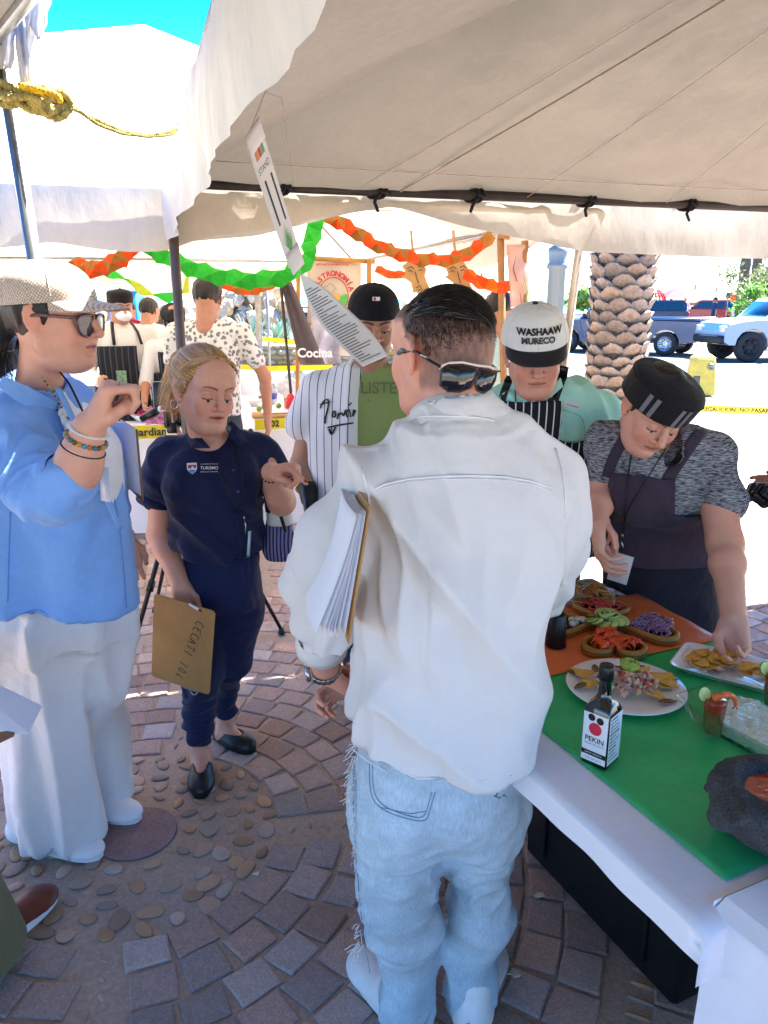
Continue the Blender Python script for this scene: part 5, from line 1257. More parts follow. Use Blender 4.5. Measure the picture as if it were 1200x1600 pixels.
for pts, Y in (([(4, 588), (40, 603), (88, 628), (82, 650), (68, 652), (20, 622), (-4, 604)], 1.80), ([(128, 610), (140, 632), (160, 662), (150, 676), (136, 650), (124, 630)], 1.97)):
 q = [onP(tB_, x, y, .008, Y) if False else W(x, y, Y + .0012 * (x - 40) * (1 if Y < 1.9 else 0)) for x, y in pts]; c = np.mean(q, 0) + V(0, -.01, .004); n = len(q)
 v = np.array(q + [c]); obj('collar', thick((v, [(i, (i + 1) % n, n) for i in range(n)]), .004), m_blue, oB, smooth=False)
strip_on('placket_seam', tB_, [(152, 690), (168, 740), (184, 800), (192, 870), (198, 950)], .0016, M('blue_seam', hexc('5c8cd0'), .9), oB)
obj('placket', tube(smooth_path([W(90, 606, 1.83), W(108, 640, 1.815), W(132, 700, 1.81), W(158, 760, 1.815), W(176, 800, 1.84), W(188, 826, 1.87)], 24), .0085, 8, flat=.6), m_blue, oB)
strip_on('side_seam', tB_, [(16, 800), (14, 870), (12, 940)], .0016, MC['blue_seam'], oB)
x_, y_, d_ = frame(nrm(W(117, 737, 1.625) - W(100, 755, 1.64)))
cf = lathe([(.060, -.028), (.068, -.024), (.070, .0), (.067, .026), (.058, .028)], (0, 0, 0), 26, cap=False); cf = crinkle(cf[0] @ np.stack([x_, y_, d_], 1).T + W(100, 754, 1.63), np.array([q for q in cf[1] if len(q) == 4]), lambda p: (fbm(p * 26) - .45) * .022, 0)
obj('rolled_cuff', cf, m_blue, oB)
LB_ = limb(Pb, [elBr, W(120, 735, 1.62), wrBr], [.050, .046, .035], hand=dict(fd=(.42, .10, .80), pn=(.80, .35, -.42), side=-1, curls=[(62, 80, 45), (72, 85, 50), (76, 88, 50), (80, 88, 50)], thumb=[(.024, .018, .008), (.040, .042, .022), (.034, .064, .036), (.018, .078, .042)], s=1.10), h=.0028)
limb(Pb, [elBl, wrBl], [.042, .028], hand=dict(fd=(.12, .02, -1), pn=(-.3, .9, 0), side=1, curls=RELAX, s=.95), h=.003, nails=True)
Pb.finish()
def bands(P, label, cat, a, b, items):
 a = np.asarray(a); b = np.asarray(b); d = nrm(b - a); x_, y_, _ = frame(d); out = []
 return d, x_, y_
dB = nrm(wrBr - W(120, 735, 1.62)); xb, yb, _ = frame(dB)
ringp = lambda t, r, n=28: [wrBr + dB * t + r * (math.cos(a) * xb + math.sin(a) * yb) for a in np.linspace(0, 6.283, n)]
bw = tag(obj('rubber_wristband', tube(ringp(-.006, .0385), .0062, 8, flat=.25), m_white), 'white rubber wristband with dark lettering, nearest the raised hand', 'wristband')
bk = tag(obj('rubber_wristband', tube(ringp(-.050, .0415), .0064, 8, flat=.25), M('slate_rubber', hexc('252b34'), .6)), 'slate rubber wristband with white lettering, furthest from the raised hand', 'wristband')
bb = thing('bead_bracelet', 'bracelet of amber, turquoise and brown beads on the raised arm', 'bracelet', wrBr + dB * -.028)
cols = [hexc('b5651d'), hexc('2a6f86'), hexc('6b4a2a'), hexc('c98a2a'), hexc('3c90a5')]
for i in range(24):
 a = i / 24 * 6.283; obj('bead', lathe([(.0001, -.006), (.005, -.003), (.0062, 0), (.005, .003), (.0001, .006)], wrBr + dB * -.028 + .041 * (math.cos(a) * xb + math.sin(a) * yb), 8), M('bead_%s' % ('amber', 'teal', 'brown', 'honey', 'turquoise')[i % 5], cols[i % 5], .3), bb)
def arcs(txt, t, r, mat, parent, h=.008, a0=0):
 v, f = text2d(txt, h);
 if len(v) == 0: return
 cam_a = math.atan2(np.dot(V(0, -1, .2), yb), np.dot(V(0, -1, .2), xb)); A = cam_a + a0 + v[:, 0] / r * AS
 w = wrBr + dB * t + r * (np.cos(A)[:, None] * xb + np.sin(A)[:, None] * yb) + dB * (v[:, 1:2] * AS2); obj('lettering', (w, f), mat, parent, smooth=False)
AS, AS2 = 1, 1
chk = np.cross(xb, yb); # text must read towards the camera
AS2 = 1; AS = 1
arcs('CHARLY', -.006, .0408, m_ink, bw, .009); arcs('CRISTIAN', -.050, .0438, m_white, bk, .009)
LBf = LB_[0]; rg = tag(obj('finger_ring', tube([LBf(.0105 + .0112 * math.cos(a), .0975 + .0112 * math.sin(a) * .95, .016 - .0112 * math.sin(a) * .3) for a in np.linspace(0, 6.283, 18)], .0017, 6), m_silver), 'silver ring on the raised fist of the woman in light blue', 'ring')
nk = thing('necklace', 'beaded necklace with turquoise stones over the white top', 'necklace', W(110, 640, 1.83))
pts = [(66, 590), (82, 612), (98, 640), (108, 655), (120, 668), (134, 680)]
q = smooth_path([W(x, y, 1.845 - .0004 * i) for i, (x, y) in enumerate(pts)], 34)
for i, c in enumerate(q): obj('bead', lathe([(.0001, -.003), (.003, 0), (.0001, .003)], c, 6), M('turquoise_bead', hexc('3f9fb5'), .3) if i % 6 == 0 else (m_gold if i % 2 else m_beads), nk)
ln2 = thing('lanyard', 'black lanyard with a white badge hanging on the woman in light blue', 'lanyard', W(160, 700, 1.8))
obj('strap', tube(smooth_path([W(92, 580, 1.88), W(108, 598, 1.85), W(128, 640, 1.83), W(150, 690, 1.80), W(158, 712, 1.79)], 20), .003, 6, flat=.4), m_lan, ln2)
obj('strap', tube(smooth_path([W(88, 640, 1.85), W(110, 655, 1.83), W(140, 690, 1.81), W(157, 712, 1.79)], 20), .003, 6, flat=.4), m_lan, ln2)
obj('swivel_hook', tube([W(157, 712, 1.79), W(160, 722, 1.79), W(158, 730, 1.79)], .003, 6), m_silver, ln2)
obj('badge', rbox(W(164, 757, 1.80), (.030, .003, .085), .001, rotz(-.4) @ roty(.05)), M('badge_sleeve', hexc('cfd6e4'), .2), ln2)
wtc = thing('wristwatch', 'pink square watch on the hanging wrist of the woman in light blue', 'watch', wrBl)
dd = nrm(wrBl - elBl); x2, y2, _ = frame(dd)
obj('watch_band', tube([wrBl - dd * .012 + .0295 * (math.cos(a) * x2 + math.sin(a) * y2) for a in np.linspace(0, 6.283, 24)], .008, 8, flat=.25), M('pink_silicone', hexc('d8a090'), .6), wtc)
obj('watch_case', rbox(wrBl - dd * .012 + V(.030, -.008, 0), (.008, .030, .034), .003), m_silver, wtc)
cb2 = thing('clipboard', 'brown clipboard with a stack of papers held by the woman in light blue', 'clipboard', W(195, 715, 2.12))
obj('board', rbox(W(206, 718, 2.12), (.005, .20, .20), .002, rotz(.52)), m_board if False else M('brown_board', hexc('7a5a42'), .6), cb2)
for k in range(6): obj('paper_sheet', rbox(W(204 - 2.6 * k, 714, 2.12 - .002 * k), (.0016, .19, .185 - .008 * (k % 3)), .0005, rotz(.52 + .05 * k)), m_paper, cb2)
def trB(F_):
 F_.loft([sec(-50, 192, 1000, 2.05, .14), sec(-50, 188, 940, 2.04, .14), sec(-42, 176, 880, 2.03, .12)], 0)
 g0 = G(90, 1318); g1 = G(166, 1258)
 F_.loft([(V(g0[0], g0[1], .0), .128, .085), (V(g0[0] + .01, g0[1] - .01, .3), .125, .10), (W(56, 1070, 2.03), .140, .12), (W(46, 960, 2.03), .155, .135)], k=.04)
 F_.loft([(V(g1[0], g1[1], .0), .105, .08), (V(g1[0] + .0, g1[1] - .02, .3), .10, .09), (W(140, 1070, 2.11), .112, .105), (W(136, 960, 2.08), .115, .11)], k=.04)
garment(Pb, 'trousers', m_wt_tr, trB, V(-1.6, 1.75, .025), V(-.50, 2.50, 1.05), h=.008, fold=lambda p: folds(p, (.05, 0, 1), .4, 9, 3.) * .022 + folds(p, (.3, 0, 1), 1.6, 7, 5.) * .008 + (fbm(p * 14) - .45) * .008, region=lambda X, Y_, Z: .03 - Z + 0 * X + 0 * Y_)
m_quilt = M('quilted_white', hexc('e0e0e6'), .5, bump=(80, .3, .003))
shoe(Pb, V(G(22, 1300)[0], 2.085, 0), V(G(172, 1308)[0], 1.985, 0), m_quilt, m_white, wd=.050, hgt=.09)
shoe(Pb, V(G(110, 1265)[0], 2.22, 0), V(G(232, 1250)[0], 2.16, 0), m_quilt, m_white, wd=.050, hgt=.09)
# ================================================================ WOMAN IN GREY SHIRT AND APRON (behind the food table)
def heather(nt, tc, c):
 N = nt.nodes; L = nt.links; mp = N.new('ShaderNodeMapping'); mp.inputs['Scale'].default_value = (60, 60, 420); L.new(tc.outputs['Object'], mp.inputs[0])
 t = N.new('ShaderNodeTexNoise'); t.inputs['Scale'].default_value = 1; t.inputs['Detail'].default_value = 4; L.new(mp.outputs[0], t.inputs[0])
 cr = N.new('ShaderNodeValToRGB'); cr.color_ramp.elements[0].position = .40; cr.color_ramp.elements[0].color = (*hexc('3a3a40'), 1); cr.color_ramp.elements[1].position = .60; cr.color_ramp.elements[1].color = (*hexc('9b9ba0'), 1)
 L.new(t.outputs[0], cr.inputs[0]); return cr.outputs[0]
m_heath = M('heather_jersey', (.2, .2, .2), .85, stripes=heather, bump=(18, .3, .012), spec=.2)
m_plum = cloth('plum_canvas', '3a2f3c', .85, 500, .35, .08); m_dkn = cloth('dark_twill', '1c1b26', .85, 500, .3, .06)
Pg = Person('woman in a dark striped skull cap, grey shirt and plum apron reaching for chips', (W(1035, 900, 2.33)[0], 2.38), 'light')
hg = W(1021, 640, 2.12)
make_head(Pg, hg, -174, -36, -14, neck=W(1035, 720, 2.26), s=1.0, h=.0023, male=False, lips=hexc('a85a52'), lipm=.2, brow=hexc('2a1c16'), blush=.8, jowl=.006, neckr=.052, nose=1.1, eyes=.0040)
hair_shell(Pg, m_hairk, lambda x, y, z: np.maximum(y - .02 - np.clip(z, -.02, .06) * .5, -(z + .075)), h=.003, grow=.006, amp=.002, extra=lambda F_: F_.ell((0, -.125, -.02), (.035, .03, .035), k=.01))
def cap_skull(P, mat, band_mat, zr=.034, name='skull_cap', r=(.092, .112), hgt=.075, tilt=0, stripes=None):
 T = P.hT
 def cr(u, v):
  th = u * 2 * math.pi; vv = v
  if vv < .55: rr = 1 + .03 * vv; z = zr - .012 + hgt * vv / .55
  else: t = (vv - .55) / .45; rr = 1.017 * math.cos(t * 1.5707) ** .75; z = zr - .012 + hgt + .030 * math.sin(t * 1.5707)
  tl = .28 * (math.sin(th)) * .055
  return V(r[0] * rr * math.cos(th), -.014 + r[1] * rr * math.sin(th), z + tl)
 vf = grid(cr, 48, 18); o = obj(name, (T(vf[0]), vf[1]), mat, P.root)
 q = [T(cr(u, .54)[None] * V(1.006, 1.006, 1))[0] for u in np.linspace(0, 1, 40)]; obj('cap_seam', tube(q, .0014, 4), mat, o)
 if stripes:
  for u0, w_ in stripes:
   vf = grid(lambda a, b: cr(u0 + (a - .5) * w_, .02 + .50 * b) * V(1.012, 1.010, 1), 4, 8); obj('cap_stripe', (T(vf[0]), vf[1]), band_mat, o)
 return o
m_capk = cloth('black_twill', '17151a', .8, 600, .3, .08); m_gst = cloth('grey_ribbon', '77747c', .8, 600, .3, .05)
cap_skull(Pg, m_capk, m_gst, zr=.030, r=(.098, .116), hgt=.066, stripes=[(u, .018) for u in (.10, .135, .245, .28, .375, .41, .55, .7)])
secG = [sec(948, 1110, 905, 2.34, .14), sec(940, 1112, 850, 2.34, .14), sec(940, 1108, 790, 2.31, .15), sec(936, 1106, 740, 2.27, .15), sec(944, 1110, 695, 2.22, .13), sec(975, 1090, 668, 2.20, .09)]
shGr = W(950, 690, 2.24); shGl = W(1110, 715, 2.18); elGr = W(940, 775, 2.18); wrGr = W(932, 822, 2.06); elGl = W(1133, 850, 2.02); wrGl = W(1147, 968, 1.80)
ncG = W(1030, 690, 2.24)
def torG(F_):
 F_.loft(secG, 0, n=2.3); F_.ell(W(1000, 765, 2.16), (.075, .07, .075), k=.05); F_.ell(W(1062, 775, 2.16), (.070, .07, .07), k=.05)
def shirtG(F_):
 torG(F_); F_.cone(shGr, ncG, .054, .050, k=.05); F_.cone(shGl, ncG, .056, .050, k=.05)
 F_.cone(shGr, W(946, 740, 2.20), .058, .056, k=.03); F_.cone(shGl, W(1128, 785, 2.10), .068, .066, k=.03)
 F_.cone(ncG + V(-.01, -.10, -.02), W(1026, 640, 2.16), .045, .07, mode='cut', k=.01)
oG, vfG = garment(Pg, 'shirt', m_heath, shirtG, V(.40, 1.85, .88), V(1.15, 2.62, 1.5), h=.006, fold=lambda p: folds(p, (.8, .2, -.4), 1.5, 8, 2.) * .008 + (fbm(p * 12) - .45) * .010)
def rectpx(l, r, t, b):
 return lambda X, Y_, Z: np.maximum(np.maximum(l(Z) - X, X - r(Z)), np.maximum(b - Z, Z - t)) + 0 * Y_
zt = W(1000, 738, 2.15)[2]; zb = .70
xl = W(934, 780, 2.2)[0]; xr0 = W(1045, 760, 2.15)[0]
gF = lambda p: folds(p, (.5, 0, -.8), 1.2, 6, 3.) * .007 + (fbm(p * 10) - .45) * .008
_, vfA = apron_shell(Pg, 'apron_bib', m_plum, torG, V(.40, 1.85, .70), V(1.15, 2.62, 1.4), lambda X, Y_, Z: np.maximum(np.maximum(Z - zt, .86 - Z), np.maximum(np.where(Z > 1.06, X - xr0, X - 1.06), (Y_ - 2.30 - .0 * X))), off=.010, t=.010, fold=gF)
def lowG(F_): F_.loft([sec(942, 1128, 1080, 2.42, .17), sec(944, 1122, 960, 2.38, .16), sec(946, 1116, 900, 2.36, .155), sec(944, 1114, 855, 2.34, .155)], 0)
garment(Pg, 'apron_skirt', m_dkn, lowG, V(.40, 2.0, .45), V(1.25, 2.75, 1.2), h=.007, fold=gF)
def trG(F_):
 F_.chain([V(.84, 2.40, .8), V(.82, 2.40, .1)], [.09, .065]); F_.chain([V(.98, 2.42, .8), V(1.0, 2.42, .1)], [.09, .065])
garment(Pg, 'trousers', m_dkn, trG, V(.6, 2.2, .03), V(1.2, 2.6, .95), h=.012)
for x in (.82, 1.0): shoe(Pg, V(x, 2.48, 0), V(x, 2.24, 0), m_blk, m_blk, h=.007)
tG = bvh(vfG)
def strap_ribbon(name, tree, pts, wpx, mat, parent, Y, off=.004, n=18):
 q = smooth_path([(a, b, 0) for a, b in pts], n)[:, :2]; T_ = np.gradient(q, axis=0); vs = []
 for k, (x, y) in enumerate(q):
  t = T_[k] / (np.linalg.norm(T_[k]) + 1e-9); nx, ny = -t[1], t[0]
  for s_ in (-.5, -.17, .17, .5): vs.append(onP(tree, x + nx * wpx * s_, y + ny * wpx * s_, off, Y))
 f = [(k * 4 + j, k * 4 + j + 1, k * 4 + j + 5, k * 4 + j + 4) for k in range(n - 1) for j in range(3)]
 return obj(name, thick((np.array(vs), f), .003), mat, parent)
strap_ribbon('apron_strap', tG, [(985, 665), (972, 690), (958, 715), (948, 745)], 17, m_plum, Pg.root, 2.2)
strap_ribbon('apron_strap', tG, [(1098, 668), (1080, 695), (1055, 730), (1036, 765)], 19, m_plum, Pg.root, 2.2)
limb(Pg, [shGr, elGr, wrGr], [.044, .038, .026], hand=dict(fd=(.05, -.45, -.85), pn=(.9, -.2, .0), side=-1, curls=[(20, 30, 20), (28, 40, 24), (34, 44, 24), (38, 44, 24)], thumb=[(.024, .018, .006), (.046, .042, .016), (.056, .064, .028), (.058, .080, .038)], s=.93), h=.003)
limb(Pg, [shGl, elGl, wrGl], [.054, .047, .030], hand=dict(spread=1.7, fd=(-.10, -.50, -.85), pn=(-.62, -.55, .35), side=1, curls=[(38, 28, 12), (42, 34, 16), (50, 42, 20), (60, 48, 22)], thumb=[(.024, .018, .008), (.030, .048, .030), (.022, .076, .040), (.014, .096, .038)], s=.98), h=.003)
Pg.finish()
tag(obj('finger_ring', tube([wrGl + V(.010, -.045, -.072) + V(.010 * math.cos(a), .010 * math.sin(a) * .6, .006 * math.sin(a)) for a in np.linspace(0, 6.283, 18)], .0014, 6), m_silver), 'thin silver ring on the hand reaching into the chip tray', 'ring')
ln3 = thing('lanyard', 'black lanyard with a blank white badge hanging on the plum apron', 'lanyard', W(975, 850, 2.0))
tGA = bvh((np.concatenate([vfG[0], vfA[0]]), np.concatenate([vfG[1], vfA[1] + len(vfG[0])])))
strip_on('strap', tGA, [(990, 690), (983, 730), (978, 780), (974, 830)], .0026, m_lan, ln3, off=.006, flat=.5, Y=2.1)
strip_on('strap', tGA, [(1060, 668), (1035, 710), (1000, 765), (978, 800), (974, 830)], .0026, m_lan, ln3, off=.006, flat=.5, Y=2.1)
p = onP(tGA, 973, 834, .008, 2.1); obj('crimp', rod(p, p - V(0, 0, .010), .004), m_gold, ln3); obj('swivel_hook', tube([p - V(0, 0, .01), p - V(.003, .01, .025), p - V(0, .016, .040)], .003, 6), m_silver, ln3)
obj('badge', rbox(W(969, 888, 2.10), (.058, .003, .088), .001, rotz(-.5) @ roty(.16)), M('badge_card', hexc('c9c4c0'), .5), ln3)
# ================================================================ MAN IN MINT SHIRT AND STRIPED APRON
m_mint = cloth('mint_shirt', 'b4f0e0', .8, 500, .25, .05)
def pinst(nt, tc, c, dark='14161c', light='c9ccd2', sc_=1.0, rot=0.0, w=.12):
 N = nt.nodes; L = nt.links; mp = N.new('ShaderNodeMapping'); mp.inputs['Rotation'].default_value = (0, 0, rot); L.new(tc.outputs['Object'], mp.inputs[0])
 sx_ = N.new('ShaderNodeSeparateXYZ'); L.new(mp.outputs[0], sx_.inputs[0]); m1 = N.new('ShaderNodeMath'); m1.operation = 'MULTIPLY'; m1.inputs[1].default_value = sc_; L.new(sx_.outputs[0], m1.inputs[0])
 m2 = N.new('ShaderNodeMath'); m2.operation = 'FRACT'; L.new(m1.outputs[0], m2.inputs[0]); m3 = N.new('ShaderNodeMath'); m3.operation = 'LESS_THAN'; m3.inputs[1].default_value = w; L.new(m2.outputs[0], m3.inputs[0])
 mx = N.new('ShaderNodeMix'); mx.data_type = 'RGBA'; L.new(m3.outputs[0], mx.inputs[0]); mx.inputs[6].default_value = (*hexc(dark), 1); mx.inputs[7].default_value = (*hexc(light), 1)
 return mx.outputs[2]
m_strap = M('striped_apron', (0, 0, 0), .85, stripes=lambda a, b, c: pinst(a, b, c, '121319', 'd5d8de', 44, 0, .16), bump=(400, .2, .001))
Pc = Person('man in a mint green shirt, striped apron and white cap with a black brim', (.52, 2.55), 'rosy')
hc_ = W(835, 553, 2.34)
make_head(Pc, hc_, 176, -15, 3, neck=W(845, 640, 2.46), s=1.03, h=.0025, male=True, brow=hexc('8a6a52'), blush=.9, jowl=.008, lips=hexc('a85a50'), neckr=.06, nose=1.15)
hair_shell(Pc, M('grey_hair', hexc('6a5f58'), .6, noise=(200, .3)), lambda x, y, z: np.maximum(y - .01, -(z + .045)), h=.004, grow=.004, amp=.001)
Rc_ = headR(176, -15, 3); m_wcap = cloth('white_cap_twill', 'dedcda', .8, 500, .2, .03)
capC = baseball_cap(Pc, m_wcap, M('black_brim', hexc('17161a'), .7, bump=(300, .2, .001)), Rc_, hc_ + V(0, 0, .0), s=1.03, crown=(.096, .116, .106), z0=.040, brimL=.062, brimdrop=.020, button=m_blk)
def capdecal(txt, x0, z0_, size, parent):
 v, f = text2d(txt, size, bold=.0010)
 r = V(.096, .116, .106); out = []
 for x, y, z in v:
  X = -(x + x0) ; zz = z0_ + y; q = 1 - abs((zz - .040) / (.106 * .98)) ** 2.35 - abs(X / r[0]) ** 2.35
  out.append(V(X, -.010 + r[1] * max(q, 0) ** (1 / 2.35) + .003, zz))
 obj('lettering', (Pc.capT(np.array(out)), f), m_blk, parent, smooth=False)
capdecal('WASHAAW', 0.003, .094, .0235, capC); capdecal('MURECO', -.001, .0715, .0225, capC)
secC = [sec(772, 950, 850, 2.62, .15), sec(762, 948, 780, 2.60, .15), sec(758, 948, 720, 2.57, .15), sec(760, 950, 670, 2.53, .145), sec(775, 945, 625, 2.49, .12), sec(805, 912, 598, 2.47, .08)]
shC = [W(772, 640, 2.52), W(935, 640, 2.52)]
def torC(F_):
 F_.loft(secC, 0, n=2.4)
def shirtC(F_):
 torC(F_); nc = W(852, 615, 2.48); F_.cone(shC[0], nc, .066, .056, k=.05); F_.cone(shC[1], nc, .066, .056, k=.05)
 F_.chain([shC[0], W(762, 720, 2.52), W(790, 770, 2.36)], [.066, .058, .052], k=.03); F_.chain([shC[1], W(955, 720, 2.56), W(930, 790, 2.44)], [.066, .060, .050], k=.03)
 F_.cone(W(845, 650, 2.34), W(842, 590, 2.38), .030, .07, mode='cut', k=.01)
oC, vfC = garment(Pc, 'shirt', m_mint, shirtC, V(.15, 2.15, .80), V(.98, 2.9, 1.55), h=.007, fold=lambda p: folds(p, (.5, .2, -.8), 1.4, 8, 2.) * .010 + (fbm(p * 10) - .45) * .014)
tC = bvh(vfC)
zbt = W(820, 628, 2.36)[2]
_, vfCA = apron_shell(Pc, 'apron_front', m_strap, lambda F_: F_.loft([sec(770, 950, 900, 2.64, .155)] + secC, 0, n=2.4), V(.15, 2.15, .78), V(.98, 2.95, 1.5), lambda X, Y_, Z: np.maximum(np.maximum(Z - zbt, .80 - Z), np.maximum(np.where(Z > 1.22, np.abs(X - .44) - .105, np.abs(X - .52) - .20), Y_ - 2.60 + 0 * X)), off=.010, t=.010, fold=lambda p: folds(p, (.1, 0, 1), 1.2, 8, 2.) * .006)
strap_ribbon('apron_strap', tC, [(797, 588), (788, 610), (780, 640)], 11, m_blk, Pc.root, 2.4)
strap_ribbon('apron_strap', tC, [(882, 572), (876, 595), (866, 622), (860, 650)], 15, m_blk, Pc.root, 2.4)
obj('strap_buckle', rbox(onP(tC, 865, 628, .010, 2.4), (.030, .008, .026), .002, rotz(.1)), m_blk, Pc.root)
strip_on('lanyard_cord', tC, [(805, 610), (806, 640), (808, 662)], .0018, m_blk, Pc.root, Y=2.4); strip_on('lanyard_cord', tC, [(858, 606), (845, 630), (832, 650), (828, 668)], .0018, m_blk, Pc.root, Y=2.4)
decal_px('sewn_patch', flat([(-.5, -.2), (.5, -.2), (.5, .2), (-.5, .2)]), 894, 633, 2.4, 25, m_paper, oC, tC, rot=-.22, off=.006)
decal_px('lettering', text2d('Columbia', 1), 895, 634, 2.4, 19, m_ink, oC, tC, rot=-.22, off=.0075)
strip_on('placket', tC, [(838, 632), (838, 650)], .002, m_mint, oC, Y=2.4); strip_on('pocket_seam', tC, [(878, 640), (912, 650), (915, 690), (880, 690)], .0016, M('mint_seam', hexc('8ccdbb'), .85), oC, Y=2.4)
for pts in ([(808, 590), (822, 606), (836, 628), (820, 622), (804, 606)], [(876, 590), (862, 606), (846, 628), (862, 620), (880, 604)]):
 q = [W(x, y, 2.37) for x, y in pts]; c = np.mean(q, 0); n = 5; obj('collar', thick((np.array(q + [c + V(0, -.01, 0)]), [(i, (i + 1) % n, n) for i in range(n)]), .004), m_mint, oC, smooth=False)
limb(Pc, [W(790, 770, 2.36), W(870, 800, 2.20), W(905, 790, 2.16)], [.042, .034, .028], hand=dict(fd=(.6, -.5, -.3), pn=(0, -.3, -1), side=-1, curls=RELAX), h=.004)
limb(Pc, [W(930, 790, 2.44), W(912, 800, 2.30), W(900, 818, 2.2)], [.042, .036, .028], hand=dict(fd=(-.2, -.6, -.5), pn=(-.3, -.3, -.8), side=1, curls=RELAX), h=.004)
garment(Pc, 'trousers', m_dkn, lambda F_: (F_.loft([(V(.55, 2.66, .80), .17, .13), (V(.55, 2.66, .95), .17, .13)], 0), F_.chain([V(.47, 2.66, .8), V(.46, 2.66, .08)], [.085, .06]), F_.chain([V(.64, 2.66, .8), V(.65, 2.66, .08)], [.085, .06])), V(.3, 2.4, .03), V(.85, 2.9, 1.0), h=.012)
for x in (.46, .65): shoe(Pc, V(x, 2.74, 0), V(x, 2.50, 0), m_blk, m_blk, h=.007)
Pc.finish()
# ================================================================ MAN IN PINSTRIPED BASEBALL JERSEY
m_pin = M('pinstripe_jersey', (0, 0, 0), .85, stripes=lambda a, b, c: pinst(a, b, c, 'dcdcE0', '20243a', 30, .25, .10), bump=(300, .2, .001), bump2=(18, .2, .01))
def camo(nt, tc, c):
 N = nt.nodes; L = nt.links; t = N.new('ShaderNodeTexNoise'); t.inputs['Scale'].default_value = 7; L.new(tc.outputs['Object'], t.inputs[0])
 cr = N.new('ShaderNodeValToRGB'); cr.color_ramp.interpolation = 'CONSTANT'; cr.color_ramp.elements[0].color = (*hexc('8b9a5c'), 1); cr.color_ramp.elements[1].position = .56; cr.color_ramp.elements[1].color = (*hexc('6e7a5c'), 1); L.new(t.outputs[0], cr.inputs[0]); return cr.outputs[0]
m_camo = M('green_print_tee', (0, 0, 0), .85, stripes=camo, bump2=(18, .25, .01))
Pp = Person('man in a backwards black cap and open pinstriped jersey over a green shirt', (-.03, 3.02), 'brown')
hp = W(583, 505, 2.90)
make_head(Pp, hp, -172, -16, 0, neck=W(578, 585, 2.99), s=1.04, h=.003, male=True, brow=hexc('1a1210'), stub=.5, jowl=.006, neckr=.060, blush=.4, eyes=.005)
hair_shell(Pp, m_hairk, lambda x, y, z: np.maximum(np.where(z > .03, y - .085, y - .01), -(z + .05)), h=.004, grow=.005, amp=.001)
Rp = headR(-172 + 180, 12, 0)
m_kcap = cloth('black_cap_wool', '131317', .9, 600, .3, .06)
cpP = baseball_cap(Pp, m_kcap, m_kcap, Rp, hp + V(0, .0, .012), s=1.04, crown=(.092, .112, .104), z0=.024, brimL=.06, brimdrop=.01)
lg = W(588, 467, 2.775); obj('cap_badge', rbox(lg, (.026, .003, .014), .001, rotx(.35)), m_white, cpP); obj('cap_badge', rbox(lg + V(-.006, -.0015, 0), (.008, .003, .011), .001, rotx(.35)), M('badge_red', hexc('a01a24'), .6), cpP)
secP = [sec(488, 640, 1010, 3.06, .13), sec(488, 645, 880, 3.05, .135), sec(484, 650, 760, 3.03, .14), sec(482, 655, 680, 3.02, .14), sec(488, 655, 610, 3.02, .12), sec(530, 630, 572, 3.02, .085)]
shP = [W(502, 605, 3.02), W(650, 605, 3.02)]; ncP = W(580, 585, 3.0)
elP = W(472, 730, 3.02); wrP = W(482, 772, 2.92)
def jer(F_):
 F_.loft(secP, 0, n=2.4, grow=.012); F_.cone(shP[0], ncP, .066, .056, k=.05); F_.cone(shP[1], ncP, .066, .056, k=.05)
 F_.cone(shP[0], W(478, 662, 3.02), .072, .074, k=.02); F_.cone(shP[1], W(672, 662, 3.02), .072, .074, k=.02)
 F_.cone(W(600, 590, 2.86), W(600, 1010, 2.90), .098, .098, mode='cut', k=.01)
oP, vfP = garment(Pp, 'jersey', m_pin, jer, V(-.45, 2.7, .62), V(.35, 3.35, 1.6), h=.007, fold=lambda p: folds(p, (.05, 0, 1), 1, 6, 2.) * .010 + (fbm(p * 9) - .45) * .012)
garment(Pp, 'undershirt', m_camo, lambda F_: (F_.loft(secP, 0, n=2.4), F_.cone(shP[0], ncP, .055, .05, k=.05), F_.cone(shP[1], ncP, .055, .05, k=.05)), V(-.4, 2.7, .60), V(.3, 3.3, 1.55), h=.008, fold=lambda p: (fbm(p * 9) - .45) * .012)
tP = bvh(vfP)
pen2 = lambda st, r: [obj('jersey_lettering', tube([onP(tP, x, y, .004, 2.9) for x, y in smooth_path([(a, b, 0) for a, b in s], 16)[:, :2]], r, 5, flat=.6), m_blk, oP) for s in st]
pen2([[(500, 638), (505, 624), (515, 622), (512, 640), (506, 660), (508, 662)], [(500, 632), (516, 628)], [(519, 645), (523, 640), (525, 652), (518, 652), (520, 643)], [(527, 655), (529, 642), (531, 652), (534, 641), (536, 654), (540, 640)], [(543, 652), (540, 645), (546, 638), (548, 652)], [(545, 634), (549, 629)], [(553, 640), (551, 652), (556, 641)]], .0042)
pen2([[(512, 668), (530, 664), (552, 661)], [(514, 670), (518, 680), (524, 667)]], .0055)
v_, f_ = text2d('LISTE', 1, bold=.02)
decal_px('lettering', (v_, f_), 592, 606, 2.86, 56, M('tee_print', hexc('5f6b45'), .8), Pp.root, bvh((vfP[0], vfP[1])) if False else None, off=.002)
limb(Pp, [shP[0], elP, wrP], [.055, .050, .033], hand=dict(fd=(.15, -.35, -.9), pn=(.9, -.3, 0), side=-1, curls=[(30, 40, 25)] * 4), h=.004)
limb(Pp, [shP[1], W(672, 740, 3.02), W(650, 790, 2.85)], [.055, .048, .033], hand=dict(fd=(-.3, -.5, -.6), pn=(-.9, -.3, 0), side=1, curls=RELAX), h=.005)
